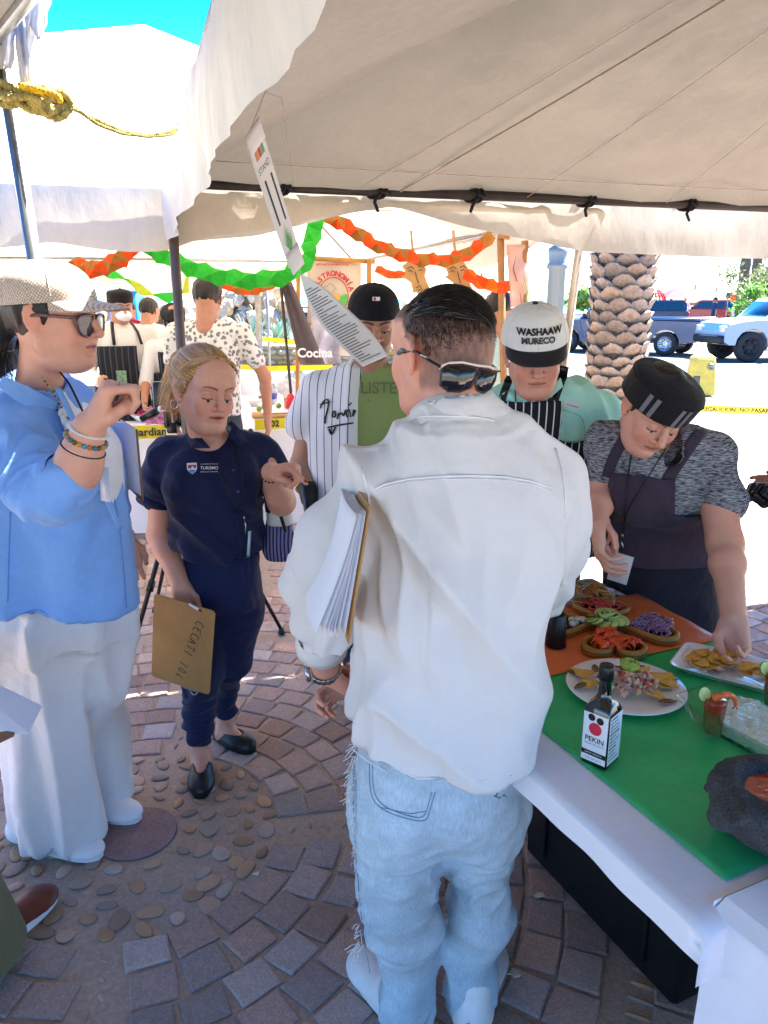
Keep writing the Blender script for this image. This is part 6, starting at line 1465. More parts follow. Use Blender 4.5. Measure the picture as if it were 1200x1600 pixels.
hd = nrm(V(.15, -.35, -.9)); Fg = Field(wrP - .16, wrP + .16, .004); hand_prims(Fg, wrP + hd * .004, hd, V(.9, -.3, 0), -1, [(30, 40, 25)] * 4, s=1.14, k=.006); Fg.cone(wrP - hd * .02, wrP + hd * .02, .038, .034, k=.01)
vg = Fg.mesh(); obj('rubber_glove', (relax(*vg, 1), vg[1]), M('black_glove', hexc('0d0e12'), .35, bump=(90, .4, .003)), Pp.root)
dd = nrm(wrP - elP); x2, y2, _ = frame(dd); tag(obj('metal_wristband', tube([wrP - dd * .035 + .040 * (math.cos(a) * x2 + math.sin(a) * y2) for a in np.linspace(0, 6.283, 26)], .007, 6, flat=.4), m_gold), 'gold link wristband above the black glove of the man in the pinstriped jersey', 'wristband')
garment(Pp, 'trousers', cloth('dark_denim', '2b3240', .9), lambda F_: (F_.loft([(V(-.02, 3.06, .74), .165, .12), (V(-.02, 3.06, .92), .165, .12)], 0), F_.chain([V(-.10, 3.06, .76), V(-.12, 3.06, .08)], [.085, .06]), F_.chain([V(.08, 3.06, .76), V(.10, 3.06, .08)], [.085, .06])), V(-.3, 2.8, .03), V(.3, 3.3, 1.0), h=.012)
for x in (-.12, .10): shoe(Pp, V(x, 3.14, 0), V(x, 2.90, 0), m_blk, m_blk, h=.007)
Pp.finish()
# ================================================================ PEOPLE FURTHER BACK
m_chefw = cloth('chef_white', 'dcdad6', .85, 400, .2, .03); m_kapr = M('black_pin_apron', (0, 0, 0), .85, stripes=lambda a, b, c: pinst(a, b, c, '14161c', '3c404a', 26, 0, .2)); m_slate = cloth('slate_trouser', '3a4048', .9)
def apron_on(P, mat, top=1.28, half=.13, zlo=.62, strapm=m_blk, h=.012):
 R = rotz(math.radians(P.yaw))
 fr = R @ V(0, 1, 0); sd_ = R @ V(1, 0, 0); c = np.array(P.root.location)
 secs = [(P.T(0, 0, .60), .175, .125, math.radians(P.yaw))] + P.secs
 a_ = [(q[0], q[1], q[2], q[3]) for q in secs]
 return apron_shell(P, 'apron', mat, lambda F_: F_.loft(a_, 0), c + V(-.4, -.4, .5), c + V(.4, .4, 1.6), lambda X, Y_, Z: np.maximum(np.maximum(Z - top, zlo - Z), np.maximum(np.abs((X - c[0]) * sd_[0] + (Y_ - c[1]) * sd_[1]) - np.where(Z > 1.12, half, .19), -((X - c[0]) * fr[0] + (Y_ - c[1]) * fr[1]) + .02)), off=.016, t=.02, h=h)
x = W(190, 520, 5.9)[0]
c1 = simple_person('chef in white jacket and dark apron wearing a face mask and a black bandana', x, 5.9, 1.72, 215, m_chefw, m_slate, skin='tan', arms=((.1, -.15), (.1, -.1)), sleeve=1.0, cap=1, pitch=-12, width=1.12); c1.yaw = 180
cap_skull(c1, m_capk, m_gst, zr=.036, r=(.090, .114), hgt=.064); apron_on(c1, m_kapr, top=1.32)
fm = Field(V(-.1, -.02, -.12), V(.1, .16, .04), .005); fm.ell((0, .07, -.050), (.058, .058, .042)); fm.region(lambda X, Y_, Z: .045 - Y_ + 0 * X + 0 * Z); vfm = fm.mesh(); obj('face_mask', (c1.hT(vfm[0]), vfm[1]), m_paper, c1.root)
for sx in (-1, 1): obj('mask_loop', tube([c1.hT(V(sx * .055, .06, -.02)[None])[0], c1.hT(V(sx * .085, .0, .01)[None])[0], c1.hT(V(sx * .055, .06, -.07)[None])[0]], .0015, 4), m_white, c1.root)
for sx in (-1, 1): obj('apron_strap', tube([c1.T(sx * .10, .135, 1.31), c1.T(sx * .09, .09, 1.40), c1.T(sx * .07, .02, 1.47)], .012, 6, flat=.3), m_blk, c1.root)
b = c1.T(.06, .17, 1.08); tag(obj('name_badge', rbox(b + V(-.02, 0, 0), (.075, .004, .10), .001), M('badge_print', hexc('6a8a70'), .5, noise=(60, .5))), 'small green printed name badge on the apron of the masked chef', 'badge')
x = W(232, 500, 7.6)[0]; simple_person('person in a white shirt with dark hair seen from behind, beyond the masked chef', x, 7.6, 1.66, -20, m_chefw, m_slate, pitch=0, detail=0)
x = W(262, 520, 5.75)[0]; c3 = simple_person('kitchen helper in white bending down, face hidden by a dark skull cap', x, 6.0, 1.60, 190, m_chefw, m_slate, skin='tan', arms=((.1, -.2), (.1, -.3)), sleeve=.9, cap=1, pitch=-45, lean=.25); c3.yaw = 190
cap_skull(c3, m_capk, m_gst, zr=.034, r=(.092, .116), hgt=.066, stripes=[(u, .02) for u in (.12, .18, .3, .36)]); apron_on(c3, m_kapr)
def leafp(nt, tc, c):
 N = nt.nodes; L = nt.links; t = N.new('ShaderNodeTexVoronoi'); t.inputs['Scale'].default_value = 34; L.new(tc.outputs['Object'], t.inputs[0]); n = N.new('ShaderNodeTexNoise'); n.inputs['Scale'].default_value = 90; L.new(tc.outputs['Object'], n.inputs[0])
 ad = N.new('ShaderNodeMath'); ad.operation = 'MULTIPLY_ADD'; ad.inputs[1].default_value = .5; L.new(n.outputs[0], ad.inputs[0]); L.new(t.outputs[0], ad.inputs[2])
 cr = N.new('ShaderNodeValToRGB'); cr.color_ramp.elements[0].position = .60; cr.color_ramp.elements[0].color = (*hexc('73757b'), 1); cr.color_ramp.elements[1].position = .70; cr.color_ramp.elements[1].color = (*hexc('d6d4d0'), 1); L.new(ad.outputs[0], cr.inputs[0]); return cr.outputs[0]
m_leaf = M('leaf_print_jersey', (0, 0, 0), .85, stripes=leafp)
x = W(326, 520, 5.0)[0]; lf = simple_person('young man seen from behind in a white shirt printed with grey leaves', x, 5.0, 1.78, -6, m_leaf, m_slate, skin='tan', arms=((.1, -.6), (.35, -.6)), hmm=.010, pitch=-8, width=1.1)
obj('neck_cord', tube([lf.T(.055 * math.cos(a), .055 * math.sin(a), 1.452 - .012 * math.sin(a)) for a in np.linspace(0, 6.283, 20)], .003, 5), m_blk, lf.root)
x = W(780, 510, 5.2)[0]; simple_person('young man with short dark hair and a pale green shirt, his head turned away', x, 5.2, 1.70, 20, cloth('pale_mint', 'bfe0d8', .85), m_slate, skin='tan', pitch=-8)
x = W(205, 505, 11)[0]; rp = simple_person('distant person in a red shirt and sunglasses between the chefs', x, 11, 1.60, 175, cloth('red_shirt', 'b8202c', .8), m_slate, detail=0)
x = W(8, 470, 3.6)[0]; simple_person('dark haired person wearing glasses at the left edge, behind the patterned cap', x - .12, 3.6, 1.70, -150, m_slate, m_slate, skin='tan', longhair=True)
x = W(466, 570, 8.2)[0]; simple_person('child with dark hair at the back, behind the stall with the red bag', x, 8.2, 1.05, 160, cloth('child_blue', '9db6c8', .85), m_slate, detail=0, skin='brown')
m_olive = cloth('olive_chino', '6c6a4a', .9, 400, .3, .06); m_brn = M('brown_leather', hexc('6a2c1c'), .4, noise=(20, .2), bump=(90, .2, .001))
Pl = Person('person cut off at the bottom left corner, olive trousers and a brown leather shoe', (-1.15, 1.52), 'tan')
garment(Pl, 'trousers', m_olive, lambda F_: (F_.chain([V(-1.10, 1.42, .80), V(-1.04, 1.50, .45), V(-.985, 1.555, .07)], [.11, .090, .086]), F_.chain([V(-1.33, 1.36, .80), V(-1.36, 1.35, .45), V(-1.38, 1.36, .08)], [.11, .09, .082]), F_.loft([(V(-1.25, 1.36, .76), .19, .14), (V(-1.25, 1.36, 1.0), .18, .13)], k=.02)), V(-1.6, 1.1, .02), V(-.9, 1.8, 1.05), h=.008, fold=lambda p: folds(p, (.1, 0, 1), 1.2, 7, 2.) * .014, region=lambda X, Y_, Z: .055 - Z + 0 * X + 0 * Y_)
g_ = G(78, 1410); shoe(Pl, V(-1.12, 1.49, 0), V(g_[0] + .0, g_[1] + .02, 0), m_brn, m_white, wd=.054, hgt=.085, solet=.026); shoe(Pl, V(-1.42, 1.30, 0), V(-1.30, 1.52, 0), m_brn, m_white, wd=.05, hgt=.085)
garment(Pl, 'shirt', m_slate, lambda F_: (F_.loft([(V(-1.25, 1.34, .98), .185, .135), (V(-1.25, 1.32, 1.2), .19, .14), (V(-1.25, 1.32, 1.42), .17, .11), (V(-1.25, 1.32, 1.50), .08, .07)], 0), F_.chain([V(-1.07, 1.34, 1.40), V(-1.02, 1.36, 1.15), V(-1.02, 1.50, 1.0)], [.06, .055, .045], k=.03), F_.chain([V(-1.43, 1.34, 1.40), V(-1.48, 1.36, 1.15), V(-1.3, 1.5, 1.0)], [.06, .055, .045], k=.03)), V(-1.7, 1.0, .9), V(-.8, 1.75, 1.6), h=.012)
make_head(Pl, V(-1.25, 1.36, 1.63), -30, -10, neck=V(-1.25, 1.32, 1.46), h=.006); hair_shell(Pl, m_hairk, lambda x, y, z: -(z - np.where(y > .03, .055, np.where(y > -.03, .02, -.06))), h=.006, grow=.012, amp=.004)
limb(Pl, [V(-1.02, 1.50, 1.0), V(-1.08, 1.42, .92)], [.035, .03], hand=dict(fd=(-.3, .3, -.8), pn=(.0, 0, 1), side=1, curls=[(20, 20, 10)] * 4), h=.006); Pl.finish()
cbl = thing('clipboard', 'clipboard with white paper cut off by the left edge, above the olive trousers', 'clipboard', W(20, 1095, 1.55))
qa = [W(-120, 1020, 1.60), W(62, 1108, 1.56), W(40, 1150, 1.46), W(-140, 1130, 1.42)]
v0 = np.array(qa); nq = nrm(np.cross(v0[1] - v0[0], v0[3] - v0[0])); nq = nq if nq[2] > 0 else -nq
for k in range(4): obj('paper_sheet', (np.concatenate([v0 + nq * (.004 + .002 * k), v0 + nq * (.0052 + .002 * k)]) + V(.004 * (k % 2), 0, 0), [(3, 2, 1, 0), (4, 5, 6, 7), (0, 1, 5, 4), (1, 2, 6, 5), (2, 3, 7, 6), (3, 0, 4, 7)]), m_paper, cbl, smooth=False)
v1 = np.array([W(-140, 1060, 1.60), W(30, 1120, 1.55), W(22, 1150, 1.44), W(-150, 1230, 1.36)]); obj('board', (np.concatenate([v1 - nq * .002, v1 + nq * .002]), [(3, 2, 1, 0), (4, 5, 6, 7), (0, 1, 5, 4), (1, 2, 6, 5), (2, 3, 7, 6), (3, 0, 4, 7)]), MC['brown_board'], cbl, smooth=False)
Pr = simple_person('person past the right edge of the photo, only a black gloved hand in view', 1.52, 2.05, 1.66, 80, m_slate, m_slate, arms=((.1, .0), (.1, .0)), sleeve=.9)
gh = W(1196, 765, 2.15); Fg = Field(gh - .15, gh + .17, .005); hand_prims(Fg, gh + V(.07, 0, .03), V(-.6, -.1, -.6), V(-.3, .2, .9), 1, FIST, s=1.1, k=.008); Fg.chain([gh + V(.07, 0, .03), gh + V(.16, .02, .10)], [.033, .036], k=.02)
vg = Fg.mesh(); obj('rubber_glove', (relax(*vg, 1), vg[1]), MC['black_glove'], Pr.root)
# ================================================================ FOOD TABLE
NN = V(.907, .421, 0); NN = nrm(NN); WW = V(-NN[1], NN[0], 0); ZT = .762
TP = lambda n, t, z=ZT: NN * n + WW * t + V(0, 0, z)
m_cloth = cloth('white_tablecloth', 'e0dfe6', .85, 500, .15, .02, b2=.15)
def sat(name, h): return M(name, hexc(h), .42, noise=[(3, .06), (14, .05)], bump=(5, .9, .012), bump2=(22, .4, .003), spec=.4)
m_green = sat('green_satin', '34b46a'); m_orange = sat('orange_satin', 'e67a44')
tb = thing('food_table', 'long table in white cloth with green and orange covers, the food on it', 'table', TP(1.22, 1.25, 0))
obj('tabletop', rbox(TP(1.22, 1.26, ZT - .022), (.80, 1.22, .030), .004, np.stack([NN, WW, V(0, 0, 1)], 1)), M('table_board', hexc('9a9a96'), .6), tb)
for n, t in ((1.30, .72), (1.54, .75), (.90, 1.78), (1.54, 1.78)): obj('leg', rod(TP(n, t, 0), TP(n, t, ZT - .03), .013), m_steel, tb)
n0, n1, t0, t1 = .812, 1.635, .640, 1.885
def clo(a, b):
 L = -.16 + a * 1.32; T_ = -.06 + b * 1.12
 n = n0 + (n1 - n0) * min(max(L, 0), 1); t = t0 + (t1 - t0) * min(max(T_, 0), 1); z = ZT
 dn = max(0, -L, L - 1); dt = max(0, -T_, T_ - 1); dr = max(dn * .34 if L < 0 else dn * 1.6, dt * 1.6)
 z -= dr; sw = .012 * math.sin(t * 19) + .008 * math.sin(t * 41)
 n += (-.010 - sw * dr * 4 if L < 0 else .010 + sw * dr * 6) * (dn > 0); t += (-.01 if T_ < 0 else .01) * (dt > 0)
 return TP(n, t, z)
vf = grid(clo, 60, 60); obj('tablecloth_top', vf, m_cloth, tb)
yl = [TP(n0 + .010, t, ZT - .060) for t in np.linspace(.82, 1.04, 20)]
obj('yellow_trim', tube(yl, .0035, 6, flat=.5), M('yellow_cloth', hexc('d8a02a'), .8), tb)
def sheetp(name, pts, z, m, lab, amp=.0025):
 pts = [V(*p) for p in pts]; sh_ = lambda a, b: (pts[0] * (1 - a) + pts[1] * a) * (1 - b) + (pts[3] * (1 - a) + pts[2] * a) * b
 def fn(a, b): q = sh_(a, b); return TP(q[0], q[1], z + .0008 + amp * math.sin(q[0] * 31 + q[1] * 17) * math.sin(q[1] * 23) + (.003 * math.exp(-((a) * 30) ** 2)))
 o = obj(name, thick(grid(fn, 40, 30), .0006), m, None, loc=TP(pts[0][0], pts[0][1], z)); return tag(o, lab, 'table cover')
sheetp('satin_cover', [(.915, .690), (1.585, .70), (1.60, 1.36), (.915, 1.385)], ZT + .002, m_green, 'shiny green satin cover on the near half of the white table')
sheetp('satin_cover', [(.835, 1.375), (1.628, 1.345), (1.66, 1.70), (.86, 1.72)], ZT + .005, m_orange, 'orange satin cover across the table under the clover-shaped dish')
sheetp('satin_cover', [(.86, 1.69), (1.60, 1.68), (1.60, 1.86), (.86, 1.86)], ZT + .002, M('green_satin', (0, 0, 0)), 'strip of green satin at the far end of the table under the chip bowl')
tb2 = thing('side_table', 'second table end draped to the ground in white cloth at the bottom right', 'table', TP(1.2, .1, 0))
def clo2(a, b):
 nn = [(.862, .05), (.856, .5), (.852, ZT - .005), (.880, ZT + .012), (1.64, ZT + .012)]; k = b * 4; i = min(int(k), 3); f_ = k - i; n = nn[i][0] * (1 - f_) + nn[i + 1][0] * f_; z = nn[i][1] * (1 - f_) + nn[i + 1][1] * f_
 t = .66 - a * 1.2; n += .022 * math.sin(t * 26) * max(0, 1 - b * 2) ; return TP(n + (.66 - t) * .06, t, z)
obj('tablecloth', grid(clo2, 70, 48), m_cloth, tb2); obj('tabletop', rbox(TP(1.25, .06, ZT - .012), (.72, 1.15, .03), .004, np.stack([NN, WW, V(0, 0, 1)], 1)), MC['table_board'], tb2)
obj('cloth_end', grid(lambda a, b: TP(.858 + a * .78, .663 + .012 * math.sin(a * 30) * (1 - b), .05 + (ZT - .04) * b), 40, 10), m_cloth, tb2)
bn = thing('storage_bin', 'big black plastic bin standing under the table', 'bin', TP(1.42, 1.335, 0)); Rt = np.stack([NN, WW, V(0, 0, 1)], 1)
m_bin = M('black_bin_plastic', hexc('0e1015'), .5, noise=(9, .2), bump=(90, .25, .002))
vb_ = rbox(TP(1.40, 1.335, .27), (.34, .66, .53), .012, Rt); q = (vb_[0] - TP(1.40, 1.335, 0)); sc_ = 1 - .08 * (1 - q[:, 2:3] / .54); vb_ = (np.c_[q[:, :2] * sc_, q[:, 2]] + TP(1.40, 1.335, 0), vb_[1]); obj('bin_body', vb_, m_bin, bn)
for t in (1.13, 1.54): obj('rib', rbox(TP(1.236, t, .26), (.012, .010, .40), .003, Rt), m_bin, bn)
obj('bin_rim', rbox(TP(1.40, 1.335, .54), (.37, .69, .03), .006, Rt), m_bin, bn)
R3 = random.Random(5); Zf = ZT + .006
def poly_chip(c, s, R, mat, parent, name='tortilla_chip', curl=.25, k=0):
 r = random.Random(k); n = 3 if r.random() < .75 else 4
 cor = [(math.cos(i / n * 6.283 + .3) * s * r.uniform(.85, 1.1), math.sin(i / n * 6.283 + .3) * s * r.uniform(.85, 1.1)) for i in range(n)]
 v = []; f = []; m = 4
 for j in range(m + 1):
  for i in range(n):
   x, y = cor[i]; x2, y2 = cor[(i + 1) % n]
   for u in (0, .5):
    px, py = (x * (1 - u) + x2 * u) * j / m * (1 + .22 * (u > 0)), (y * (1 - u) + y2 * u) * j / m * (1 + .22 * (u > 0)); v.append((px, py, curl * (px * px) / s + .05 * s * math.sin(px * 300 + k) * math.cos(py * 260)))
 w = 2 * n
 for j in range(m):
  for i in range(w): f.append((j * w + i, j * w + (i + 1) % w, (j + 1) * w + (i + 1) % w, (j + 1) * w + i))
 f = [q for q in f]; vf = thick((np.array(v), f), .0016)
 return obj(name, (vf[0] @ R.T + c, vf[1]), mat, parent)
m_chip = M('tortilla_chip', hexc('d8a64a'), .75, noise=[(60, .16), (220, .14)], bump=(170, .6, .002)); m_chipw = M('flour_chip', hexc('c98f4a'), .8, noise=[(50, .22), (200, .15)], bump=(150, .6, .002))
m_cer = M('white_ceramic', hexc('eeeeec'), .18, coat=.4)
pc = G(977, 1077, ZT + .012)
pl = thing('dinner_plate', 'round white plate heaped with ceviche on fried chips', 'plate', pc)
rp_ = 91 * ppm(pc[1], ZT)
obj('plate', lathe([(.05, -.006), (.052, -.008), (rp_ * .72, -.004), (rp_ * .98, .008), (rp_, .011), (rp_ * .985, .013), (rp_ * .74, .002), (.01, .001), (.0001, .001)], pc, 56), m_cer, pl)
for (dx, dy, a, s) in ((-.088, .045, 2.2, .034), (-.055, -.012, .5, .030), (.085, .012, .2, .036), (.050, -.050, 1.2, .034), (.10, -.002, .9, .026), (.055, .052, .4, .026), (-.085, -.005, 1.9, .024), (0, .05, 2.5, .03)): tag(poly_chip(pc + V(dx, dy, .016), s, rotz(a) @ rotx(R3.uniform(-.3, .3)), m_chip, pl, k=int(a * 100)))
m_sauce = M('brown_sauce', hexc('6b4a22'), .25, coat=.3)
for (dx, dy, a) in ((-.105, .055, -.6), (-.108, -.010, .7), (.055, .085, .2), (.110, .018, .4), (.070, -.078, .1), (-.050, .078, 1.4)):
 obj('sauce_drop', lathe([(.0001, .000), (.020, .001), (.018, .003), (.0001, .0045)], pc + V(dx, dy, .012 if abs(dx) < .09 else .014), 14, rotz(a), sx=1.1, sy=.45), m_sauce, pl)
cer = [M('ceviche_fish', hexc('d9a88a'), .5, sss=.1), M('tomato_cube', hexc('c8401f'), .4), M('onion_bit', hexc('7a3550'), .5), M('cucumber_cube', hexc('b3bf7a'), .5), M('olive_bit', hexc('3a3218'), .5), M('octopus', hexc('b58d86'), .5), M('jicama', hexc('dccfae'), .5)]
cm = []
for k in range(6): v, f = rbox((0, 0, 0), (1, .9, .8), .18); v = v * (1 + .12 * np.random.default_rng(k).normal(0, 1, v.shape)); me = mesh('ceviche_piece', v, f, smooth=False); cm.append(me)
cms = {}
for i in range(230):
 a = R3.uniform(0, 6.283); r = .062 * math.sqrt(R3.random()); h = .040 * (1 - (r / .070) ** 2) + .012
 mi = R3.choice((0, 0, 1, 1, 2, 3, 4, 5, 6)); key = (i % 6, mi)
 if key not in cms: me = cm[i % 6].copy(); me.materials.clear(); me.materials.append(cer[mi]); cms[key] = me
 o = bpy.data.objects.new('ceviche_piece', cms[key]); COL.objects.link(o); o.parent = pl; s = R3.uniform(.0045, .0095) * (1.5 if mi in (0, 5) else 1)
 o.location = Vector((r * math.cos(a) * 1.15, r * math.sin(a) * .95, h * R3.uniform(.75, 1.0))); o.rotation_euler = (R3.uniform(0, 3), R3.uniform(0, 3), R3.uniform(0, 3)); o.scale = (s, s * R3.uniform(.7, 1.2), s * .9)
m_avo = M('avocado_flesh', hexc('a9bd4e'), .45);
for i in range(5):
 a0 = i * 1.1; obj('avocado_curl', thick(grid(lambda a, b: pc + V(.006, .008, .052) + V((.008 + .0035 * i + .003 * b) * math.cos(a * 4.2 + a0), (.008 + .0035 * i + .003 * b) * math.sin(a * 4.2 + a0), .020 * b * (1 - i * .1)), 14, 3), .0016), m_avo, pl)
bt = G(936, 1188, ZT + .003); bo = thing('sauce_bottle', 'square dark glass bottle of soy sauce with black cap and white label', 'bottle', bt)
m_bg = M('dark_bottle_glass', hexc('08090b'), .06, coat=.8, spec=.6); m_lab = M('white_label', hexc('d6d9e0'), .5)
Rb_ = rotz(-.74); hw = .0275
def brk(z, w, r):
 p = rrect(2 * w, 2 * w, r, 4); return [np.array([x, y, z]) for x, y in p]
lv = [(0, hw * .94, .004), (.004, hw, .005), (.118, hw, .005), (.132, hw * .80, .010), (.140, .016, .0155), (.150, .0125, .0122), (.175, .0118, .0115), (.178, .0135, .013), (.181, .0135, .013), (.181, .0145, .0142), (.207, .0145, .0142), (.209, .013, .0128)]
vs = np.concatenate([brk(*l) for l in lv[:9]]); n = 16; f = [(j * n + i, j * n + (i + 1) % n, (j + 1) * n + (i + 1) % n, (j + 1) * n + i) for j in range(8) for i in range(n)] + [tuple(range(n))[::-1]]
obj('bottle_body', (vs @ Rb_.T + bt, f), m_bg, bo); vs = np.concatenate([brk(*l) for l in lv[8:]]); f = [(j * n + i, j * n + (i + 1) % n, (j + 1) * n + (i + 1) % n, (j + 1) * n + i) for j in range(3) for i in range(n)] + [tuple(range(3 * n, 4 * n))]
obj('bottle_cap', (vs @ Rb_.T + bt, f), m_blk, bo)
fx, fy = Rb_ @ V(1, 0, 0), Rb_ @ V(0, 1, 0)
faces = [(-fy, fx), (fx, fy)] if (-fy)[1] < 0 else [(fy, -fx), (-fx, -fy)]
LF = local(bt - fy * (hw + .0008) + V(0, 0, .062), fx, V(0, 0, 1)); RF = local(bt + fx * (hw + .0008) + V(0, 0, .062), fy, V(0, 0, 1)); LF2 = local(bt - fx * (hw + .0008) + V(0, 0, .062), -fy, V(0, 0, 1))
def rect(x, y, w, h): return (np.array([(x - w / 2, y - h / 2, 0), (x + w / 2, y - h / 2, 0), (x + w / 2, y + h / 2, 0), (x - w / 2, y + h / 2, 0)]), [(0, 1, 2, 3)])
def circ(x, y, r, n=20): a = np.arange(n) / n * 6.283; return (np.c_[x + r * np.cos(a), y + r * np.sin(a), np.zeros(n)], [tuple(range(n))])
m_red = M('label_red', hexc('c8203c'), .5)
def lay(T, k): return lambda v: T(np.asarray(v) + V(0, 0, .0003 * k))
for T_, nm in ((LF, 'front'), (RF, 'side'), (LF2, 'left')): obj('label', (T_(rect(0, 0, .051, .104)[0]), [(0, 1, 2, 3)]), m_lab, bo, smooth=False)
def pr(T_, vf, mat, k=1): obj('label_print', (lay(T_, k)(vf[0]), vf[1]), mat, bo, smooth=False)
pr(LF2, circ(-.010, .028, .013), m_red); pr(LF2, text2d('PEKIN', .0165, bold=.0004), m_blk);
for T_ in (LF, ):
 pr(T_, circ(.0, .020, .0135), m_red); pr(T_, circ(-.009, .043, .0075), m_blk); pr(T_, circ(.009, .040, .0075), m_blk)
 v, f = text2d('PEKIN', .0150, bold=.0003); pr(T_, (v + V(0, -.004, 0), f), m_blk); v, f = text2d('SALSA DE SOYA', .0058); pr(T_, (v + V(0, -.014, 0), f), m_blk)
 pr(T_, rect(0, -.034, .051, .010), m_blk); v, f = text2d('SABOR ORIENTAL', .0045); pr(T_, (v + V(0, -.034, 0), f), m_lab, 2); v, f = text2d('CONT. NET. 200 ml', .004); pr(T_, (v + V(0, -.046, 0), f), m_blk)
for i in range(12):
 w_ = .040 * R3.uniform(.6, 1); pr(RF, rect(-.002 + (w_ - .040) / 2, .046 - i * .0080, w_, .0018 if i % 4 else .003), m_blk)
pr(RF, rect(-.016, .012, .0008, .05), m_blk); pr(RF, rect(.012, .012, .0008, .05), m_blk)
cc = G(948, 984, ZT + .009); cl = thing('clover_dish', 'clover-shaped bamboo dish with salmon, onion, tomato, mushrooms and lime slices', 'serving dish', cc)
m_bam = M('bamboo_rim', hexc('a9742c'), .5, noise=[(20, .12), (140, .1)]); m_slate_d = M('dark_dish_floor', hexc('22201f'), .6)
def heart(a0, s=.138):
 o_ = []
 for i in range(44):
  t = i / 44 * 6.283; x = 16 * math.sin(t) ** 3; y = 13 * math.cos(t) - 5 * math.cos(2 * t) - 2 * math.cos(3 * t) - math.cos(4 * t); o_.append((x / 16 * s * .60, (y + 17) / 29 * s * 1.12 + .028))
 o_ = np.array(o_); c_, s_ = math.cos(a0), math.sin(a0); return np.c_[o_[:, 0] * c_ - o_[:, 1] * s_, o_[:, 0] * s_ + o_[:, 1] * c_]
fill = []
for q_, a0 in enumerate((-.15, -.15 - 1.571, -.15 + 3.1416, -.15 + 1.571)):
 P_ = heart(a0); c0 = P_.mean(0); inn = c0 + (P_ - c0) * .86; n = len(P_); z0, z1 = 0, .022
 v = np.concatenate([np.c_[P_, np.full(n, z0)], np.c_[P_, np.full(n, z1)], np.c_[inn, np.full(n, z1)], np.c_[inn, np.full(n, .008)]]) + cc
 f = [(j * n + i, j * n + (i + 1) % n, (j + 1) * n + (i + 1) % n, (j + 1) * n + i) for j in range(3) for i in range(n)] + [tuple(range(n))[::-1]]
 obj('dish_rim', (v, f), m_bam, cl); obj('dish_floor', (np.c_[inn, np.full(n, .009)] + cc, [tuple(range(n))]), m_slate_d, cl, smooth=False); fill.append((c0, inn, a0))
 obj('rim_groove', tube([cc + V(x, y, .010) for x, y in c0 + (P_ - c0) * 1.003], .0012, 4, closed=True), M('bamboo_dark', hexc('5e3c18'), .6), cl)
kinds = {0: 'tomato', 1: 'onion', 2: 'salmon', 3: 'mushroom'}
m_sal = M('salmon', hexc('d8470c'), .35, noise=(70, .25), coat=.2); m_on = M('red_onion', hexc('b08aa8'), .4, noise=(160, .35), transl=.2); m_tom = M('tomato_slice', hexc('c8483a'), .35, noise=(90, .3)); m_mush = M('mushroom', hexc('cdb89c'), .5, noise=(60, .1)); m_dhide = M('dark_leaf_bed', hexc('1f1c1a'), .6, bump=(120, .8, .004)); m_lime = M('lime_flesh', hexc('c3cf7a'), .35, noise=(120, .15)); m_rind = M('lime_rind', hexc('5a7a2c'), .45)
def inside(c0, inn, r):
 k = r.randrange(len(inn)); return c0 + (inn[k] - c0) * math.sqrt(r.random()) * .86
for q_, (c0, inn, a0) in enumerate(fill):
 rr = random.Random(q_ + 40)
 for i in range({0: 44, 1: 90, 2: 36, 3: 22}[q_]):
  x, y = inside(c0, inn, rr); c = cc + V(x, y, .014 + rr.random() * .012); a = rr.uniform(0, 6.28)
  if q_ == 0: obj('tomato_slice', tube([c + rotz(a) @ V(.016 * math.cos(t), .010 * math.sin(t), .004 * math.sin(t)) for t in np.linspace(0, 3.4, 9)], .0035, 6, flat=.7), m_tom, cl)
  elif q_ == 1: obj('onion_ring', tube([c + rotz(a) @ rotx(rr.uniform(.3, 1.3)) @ V(.017 * math.cos(t), .012 * math.sin(t), 0) for t in np.linspace(0, rr.uniform(3, 6), 11)], .0018, 5), m_on, cl)
  elif q_ == 2: obj('salmon_roll', thick(grid(lambda u, w, c=c, a=a: c + rotz(a) @ V(.013 * math.cos(u * 3.6) + .004 * u, (w - .5) * .026, .011 * math.sin(u * 3.6)), 10, 3), .003), m_sal, cl)
  else: obj('mushroom', lathe([(.0001, -.006), (.005, -.005), (.006, -.001), (.0105, .000), (.0095, .005), (.005, .0085), (.0001, .0095)], c, 14, rotx(rr.uniform(-.5, .5))), m_mush, cl)
def lime(c, R, parent, r=.021):
 o = obj('lime_slice', lathe([(r, -.0012), (r, .0012)], c, 22, R), m_rind, parent); obj('lime_face', (np.array([[0, 0, .0015]] + [[(r - .0015) * math.cos(a), (r - .0015) * math.sin(a), .0015] for a in np.linspace(0, 6.283, 25)]) @ R.T + c, [(0, i, i + 1) for i in range(1, 25)]), m_lime, o, smooth=False)
for i in range(13):
 a = i / 13 * 6.283; lime(cc + V(.036 * math.cos(a) * (1.25), .030 * math.sin(a), .030 + .002 * (i % 3)), rotz(a) @ rotx(.25) @ roty(.25), cl, r=.018)
m_ck = M('cucumber_skin', hexc('2f4a1a'), .4)
for i in range(7):
 a = i * 2.4; rr_ = .006 + .003 * i; obj('cucumber_petal', thick(grid(lambda u, w, a=a, rr_=rr_, i=i: cc + V(rr_ * math.cos(a + (u - .5) * 2.4) * (1 + .5 * w), rr_ * math.sin(a + (u - .5) * 2.4) * (1 + .5 * w), .034 + .022 * w - .001 * i), 8, 3), .0015), M('cucumber_flesh', hexc('a7b368'), .4) if i % 2 else m_lime, cl)
obj('cucumber_base', lathe([(.024, .024), (.026, .034), (.022, .044), (.0001, .046)], cc, 20), m_ck, cl)
